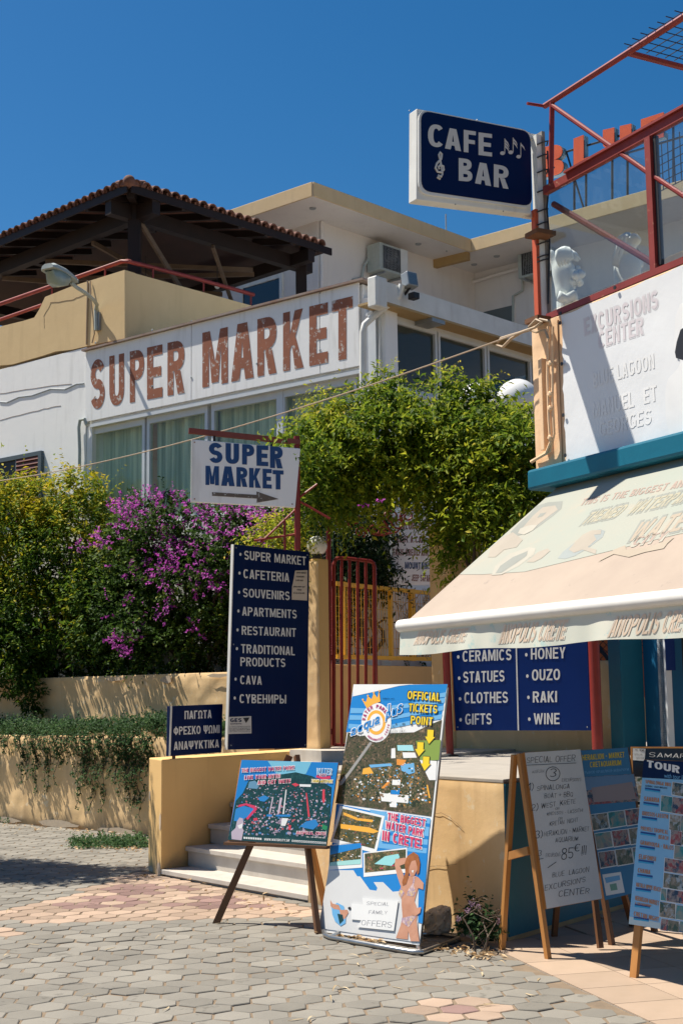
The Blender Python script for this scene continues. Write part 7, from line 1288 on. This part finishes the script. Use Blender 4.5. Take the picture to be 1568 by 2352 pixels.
mb.build('twigs', M('bleached_twigs', (.42, .34, .25), (.2, .15, .1), sc=8, rough=.9), dg)['kind'] = 'stuff'
P, D, L, rd = sprigs([B(860, 1470, 18.5, 150, 60, .5)], 500, .2, .4, .2, 52); foliage('weeds', dg, m_lfB, P, D, L, 8, .06, .025, 13)
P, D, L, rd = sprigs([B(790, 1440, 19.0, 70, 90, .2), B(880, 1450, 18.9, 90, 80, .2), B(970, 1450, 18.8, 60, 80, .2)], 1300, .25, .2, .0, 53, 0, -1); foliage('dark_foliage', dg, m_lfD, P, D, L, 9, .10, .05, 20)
bw_ = tag(MB().box(V((.5, 19.4), 80), -.1, 4, .5, 2.9, -.2, 0).build('garden_wall', m_yelS), 'shaded yellow wall far behind the fence and the dark bush', 'wall')
# creeper on the planter
cr_ = thing('creeper_plant', 'green creeper covering the planter and hanging over the lower retaining wall', 'creeper', rw.P(1.5, 1.1, -.3))
r = np.random.default_rng(61); n = 2600; u = r.uniform(-2.2, 4.6, n); ww = r.uniform(-.85, .06, n); zz = 1.12+r.random(n)*.16+.10*np.abs(np.sin(u*2.3+1))+np.where((u > 2.0) & (u < 3.6), .06, 0)
def onf(fr, u, z, w): return np.array(fr.O)+np.outer(u, fr.ex)+np.outer(z, (0, 0, 1))+np.outer(w, fr.n)
P = onf(rw, u, zz, ww); D = n01(r.normal(size=(n, 3))*[1, 1, .5]+[0, 0, .25]); foliage('ground_foliage', cr_, m_lfC, P, D, np.full(n, .14), 8, .042, .026, 14, tip=.2, base=.25, spread=.4)
cs_ = []; 
for x, ln, nn in ((20, .25, 8), (75, .75, 10), (110, .5, 8), (150, .4, 8), (200, .75, 12), (225, .95, 8), (255, .5, 10), (290, .6, 12), (310, .95, 12), (335, .6, 10), (40, .45, 6), (175, .3, 8), (275, .35, 8), (130, .9, 4), (-30, .5, 8), (-90, .6, 8), (0, .7, 5), (360, .5, 8)):
    uc_ = cu(rw, x, 1750)
    for j in range(nn): cs_.append((uc_+r.normal()*.13, ln*(.5+.6*r.random())))
PP = []; DD = []; st_ = MB()
for uu_, ln in cs_:
    x0 = uu_; pts = []
    m_ = max(3, int(ln/.045))
    for j in range(m_): x0 += r.normal()*.012; pts.append((x0, 1.2-ln*j/m_, .05+.035*math.sin(j*.7)+.02*r.random()))
    PP += pts; st_.tube([rw.P(*p) for p in pts], .004, 4)
PP = np.array(PP); P = onf(rw, PP[:, 0], PP[:, 1], PP[:, 2]); n = len(P); D = n01(r.normal(size=(n, 3))+np.array(rw.n)*.7); foliage('hanging_strands', cr_, m_lfC, P, D, np.full(n, .05), 4, .042, .026, 15, tip=.2, base=.3, spread=.4)
st_.build('stems', m_bark, cr_)['kind'] = 'stuff'
# strands at the upper wall
hp = thing('hanging_shoot', 'trailing shoot of the left shrub hanging down the upper wall', 'shrub', atY(75, 1640, 20.0)); P = np.array([np.array(atY(40+45*t+random.uniform(-14, 14), 1545+95*t, 19.95)) for t in np.linspace(0, 1, 130)]); D = n01(r.normal(size=(130, 3))+[0, 0, -.6]); foliage('foliage', hp, m_lfB, P, D, np.full(130, .16), 8, .05, .03, 16)
# weeds at the foot of the wall
for (x0, x1, y0, y1, n, lab) in ((165, 340, 1926, 1948, 420, 'low green weed patch with dry leaves at the foot of the retaining wall'), (-60, 50, 1866, 1890, 220, 'weed tuft at the far left foot of the retaining wall')):
    P = np.array([np.array(gz(r.uniform(x0, x1), r.uniform(y0, y1), .01)) for _ in range(n)]); D = n01(r.normal(size=(n, 3))*[1, 1, .4]+[0, 0, .5]); t_ = thing('weed_patch', lab, 'weeds', P.mean(0)); foliage('foliage', t_, m_lfC, P, D, np.full(n, .10), 6, .045, .026, 17, tip=.2, base=.35, spread=.4)
    n2 = n//2; P = P[:n2]+r.normal(size=(n2, 3))*[.08, .08, 0]; v, f, tn = leafmesh(P, n01(r.normal(size=(n2, 3))*[1, 1, .1]), n01(r.normal(size=(n2, 3))*.3+[0, 0, 1]), np.full(n2, .05), np.full(n2, .03), r.random(n2)); npmesh('dry_leaves', v, f, tn, m_dry, t_)
# lantana in the shade of the terrace
la = thing('lantana_plant', 'small dark lantana with pale purple flower heads at the terrace corner', 'plant', gz(1112, 2188)); lb_ = [B(1110, 2140, 9.35, 26, 40, .10), B(1085, 2110, 9.4, 14, 36, .06), B(1130, 2165, 9.2, 30, 20, .08)]
P, D, L, rd = sprigs(lb_, 130, .10, .5, .1, 71, 0); foliage('foliage', la, m_lfC, P, D, L, 6, .045, .03, 18, base=.15, spread=.3); branches('stems', la, gz(1112, 2186), [np.array(atY(x, y, 9.3)) for x, y in ((1080, 2080), (1100, 2075), (1135, 2110), (1095, 2110), (1145, 2125))], .006, m_bark, 4)
m_lan = leafmat('pale_purple_petals', [(0, (.22, .12, .22)), (1, (.40, .28, .34))])
for x, y in ((1083, 2076), (1100, 2082), (1145, 2118), (1053, 2110), (1075, 2092)): c = np.array(atY(x, y, 9.25)); P = c+r.normal(size=(26, 3))*.008; v, f, tn = leafmesh(P, n01(r.normal(size=(26, 3))+[0, 0, .5]), n01(r.normal(size=(26, 3))), np.full(26, .014), np.full(26, .012), r.random(26)); npmesh('flower_head', v, f, tn, m_lan, la, kind=None)
# street tree outside the frame at left: its shade lies on the pavers
tr = thing('street_tree', 'leafy street tree just left of the frame, shading the grey pavers', 'tree', (-5.5, 14.7, 0)); bt_ = [(np.array(c), np.array(s), 1.) for c, s in (((-4.75, 14.35, 3.5), (.62, .45, .5)), ((-5.4, 14.5, 3.9), (.9, .6, .6)), ((-6.3, 14.9, 4.2), (1.1, .8, .8)), ((-4.65, 13.75, 3.2), (.45, .3, .3)), ((-5.6, 13.9, 3.3), (.8, .4, .4)), ((-4.2, 14.25, 4.2), (.4, .35, .35)), ((-4.35, 13.7, 3.7), (.4, .3, .3)))]
P, D, L, rd = sprigs(bt_, 3600, .25, .3, .1, 81); foliage('crown', tr, m_lfV, P, D, L, 10, .09, .035, 19); branches('trunk', tr, (-5.5, 14.7, 0), [b[0] for b in bt_], .09, m_bark, 6)
# rock on the stand's base
rk = MB(); KR = K(1366, 2600, 1365); rc = gz(1008, 2150); vs = []; import bmesh
bm2 = bmesh.new(); bmesh.ops.create_icosphere(bm2, subdivisions=4, radius=1)
for v in bm2.verts:
    p = v.co.copy(); q = Vector((p.x*.10, p.y*.08, p.z*.115)); q.x += .03*p.z; 
    for k_, a_ in ((3.0, .018), (8, .007), (20, .003)): q += p*(noise.noise(p*k_*.5+Vector((3, 1, 2)))*a_*2)
    if q.x > .075: q.x = .075+(q.x-.075)*.3
    if q.z > .09+.3*q.x: q.z = .09+.3*q.x+(q.z-.09-.3*q.x)*.3
    q.z = max(q.z, -.085); v.co = q
rme = bpy.data.meshes.new('rock'); bm2.to_mesh(rme); bm2.free(); rme.materials.append(M('pitted_pale_rock', (.62, .53, .42), (.42, .35, .27), sc=14, rough=.95, bump=.012, bsc=35, c3=(.16, .13, .1), t3=.6, sc3=30)); ro = bpy.data.objects.new('rock', rme); COL.objects.link(ro); ro.location = rc+Vector((0, 0, .105)); tag(ro, 'pitted pale rock holding down the base of the tall poster stand', 'rock')
# fallen leaves
m_fl = leafmat('fallen_leaf', [(0, (.45, .33, .18)), (1, (.62, .50, .32))], .2)
fm = []
for k in range(5):
    n = 7; vs = []; bend = random.uniform(-.35, .35); Lf_ = random.uniform(.06, .10); wf2 = random.uniform(.010, .016)
    for i in range(n+1):
        t = i/n; wd = wf2*math.sin(math.pi*min(.97, t+.06))**.7; cx3 = Lf_*t; cy3 = bend*Lf_*t*t; cz3 = .004+.012*math.sin(t*3.1)*(k % 3)
        vs += [(cx3, cy3-wd/2, cz3), (cx3, cy3, cz3-.002), (cx3, cy3+wd/2, cz3)]
    me = bpy.data.meshes.new('fallen_leaf'); me.from_pydata(vs, [], [(i*3+j, i*3+3+j, i*3+4+j, i*3+1+j) for i in range(n) for j in (0, 1)]); a = me.attributes.new('tone', 'FLOAT', 'POINT'); a.data.foreach_set('value', [random.random()]*len(vs)); me.materials.append(m_fl); fm.append(me)
spots = [KF(200, 190), KF(620, 196), KF(860, 100), KF(820, 165), KF(1085, 135), KF(960, 246), KF(1480, 265), KF(1345, 402), KF(970, 494), K8(165, 502), K8(440, 524), K8(1172, 574), K8(1500, 588), K8(1480, 634), K8(1420, 686), K8(1385, 740), K8(980, 512), K8(1290, 515), K8(940, 410), K8(445, 264), K8(330, 300), K8(890, 266), K8(255, 186), K8(650, 480), K8(1500, 552), K8(120, 15), K8(60, 40), K8(350, 210)]
for x, y in spots+[(random.uniform(0, 1100), random.uniform(1930, 2350)) for _ in range(26)]:
    p = gz(x, y, .003); 
    if inpoly(p.x, p.y, foot): continue
    o = inst(random.choice(fm), 'fallen_leaf', None, p, Matrix.Rotation(random.uniform(0, 6.28), 3, 'Z') @ Matrix.Rotation(random.uniform(-.15, .15), 3, 'X')); tag(o, 'narrow dry leaf fallen on the hexagonal pavers', 'leaf', 'fallen leaves on the pavers')
def litter(pts, n, lab):
    P = []
    for (x, y, sx_, sy_) in pts: P += [np.array(gz(x+r.normal()*sx_, y+r.normal()*sy_, .004+r.random()*.02)) for _ in range(n)]
    P = np.array(P); m_ = len(P); v, f, tn = leafmesh(P, n01(r.normal(size=(m_, 3))*[1, 1, .25]), n01(r.normal(size=(m_, 3))*.4+[0, 0, 1]), r.uniform(.03, .07, m_), r.uniform(.012, .03, m_), r.random(m_)); o = npmesh('leaf_litter', v, f, tn, m_dry, None); o['label'] = lab; o['category'] = 'leaves'
litter([(815, 2148, 26, 5), (850, 2158, 14, 4), (1040, 2176, 30, 8), (1110, 2192, 22, 4)], 45, 'dry leaf litter under the tall poster stand and terrace corner')
litter([(60, 1893, 60, 3), (150, 1903, 60, 3), (250, 1915, 50, 4), (300, 1950, 40, 4)], 40, 'dry leaves gathered along the foot of the retaining wall')
litter([(440, 2035, 50, 10), (560, 2062, 40, 8), (650, 2085, 30, 6), (345, 2008, 12, 3)], 9, 'scattered dry leaves along the bottom marble step')
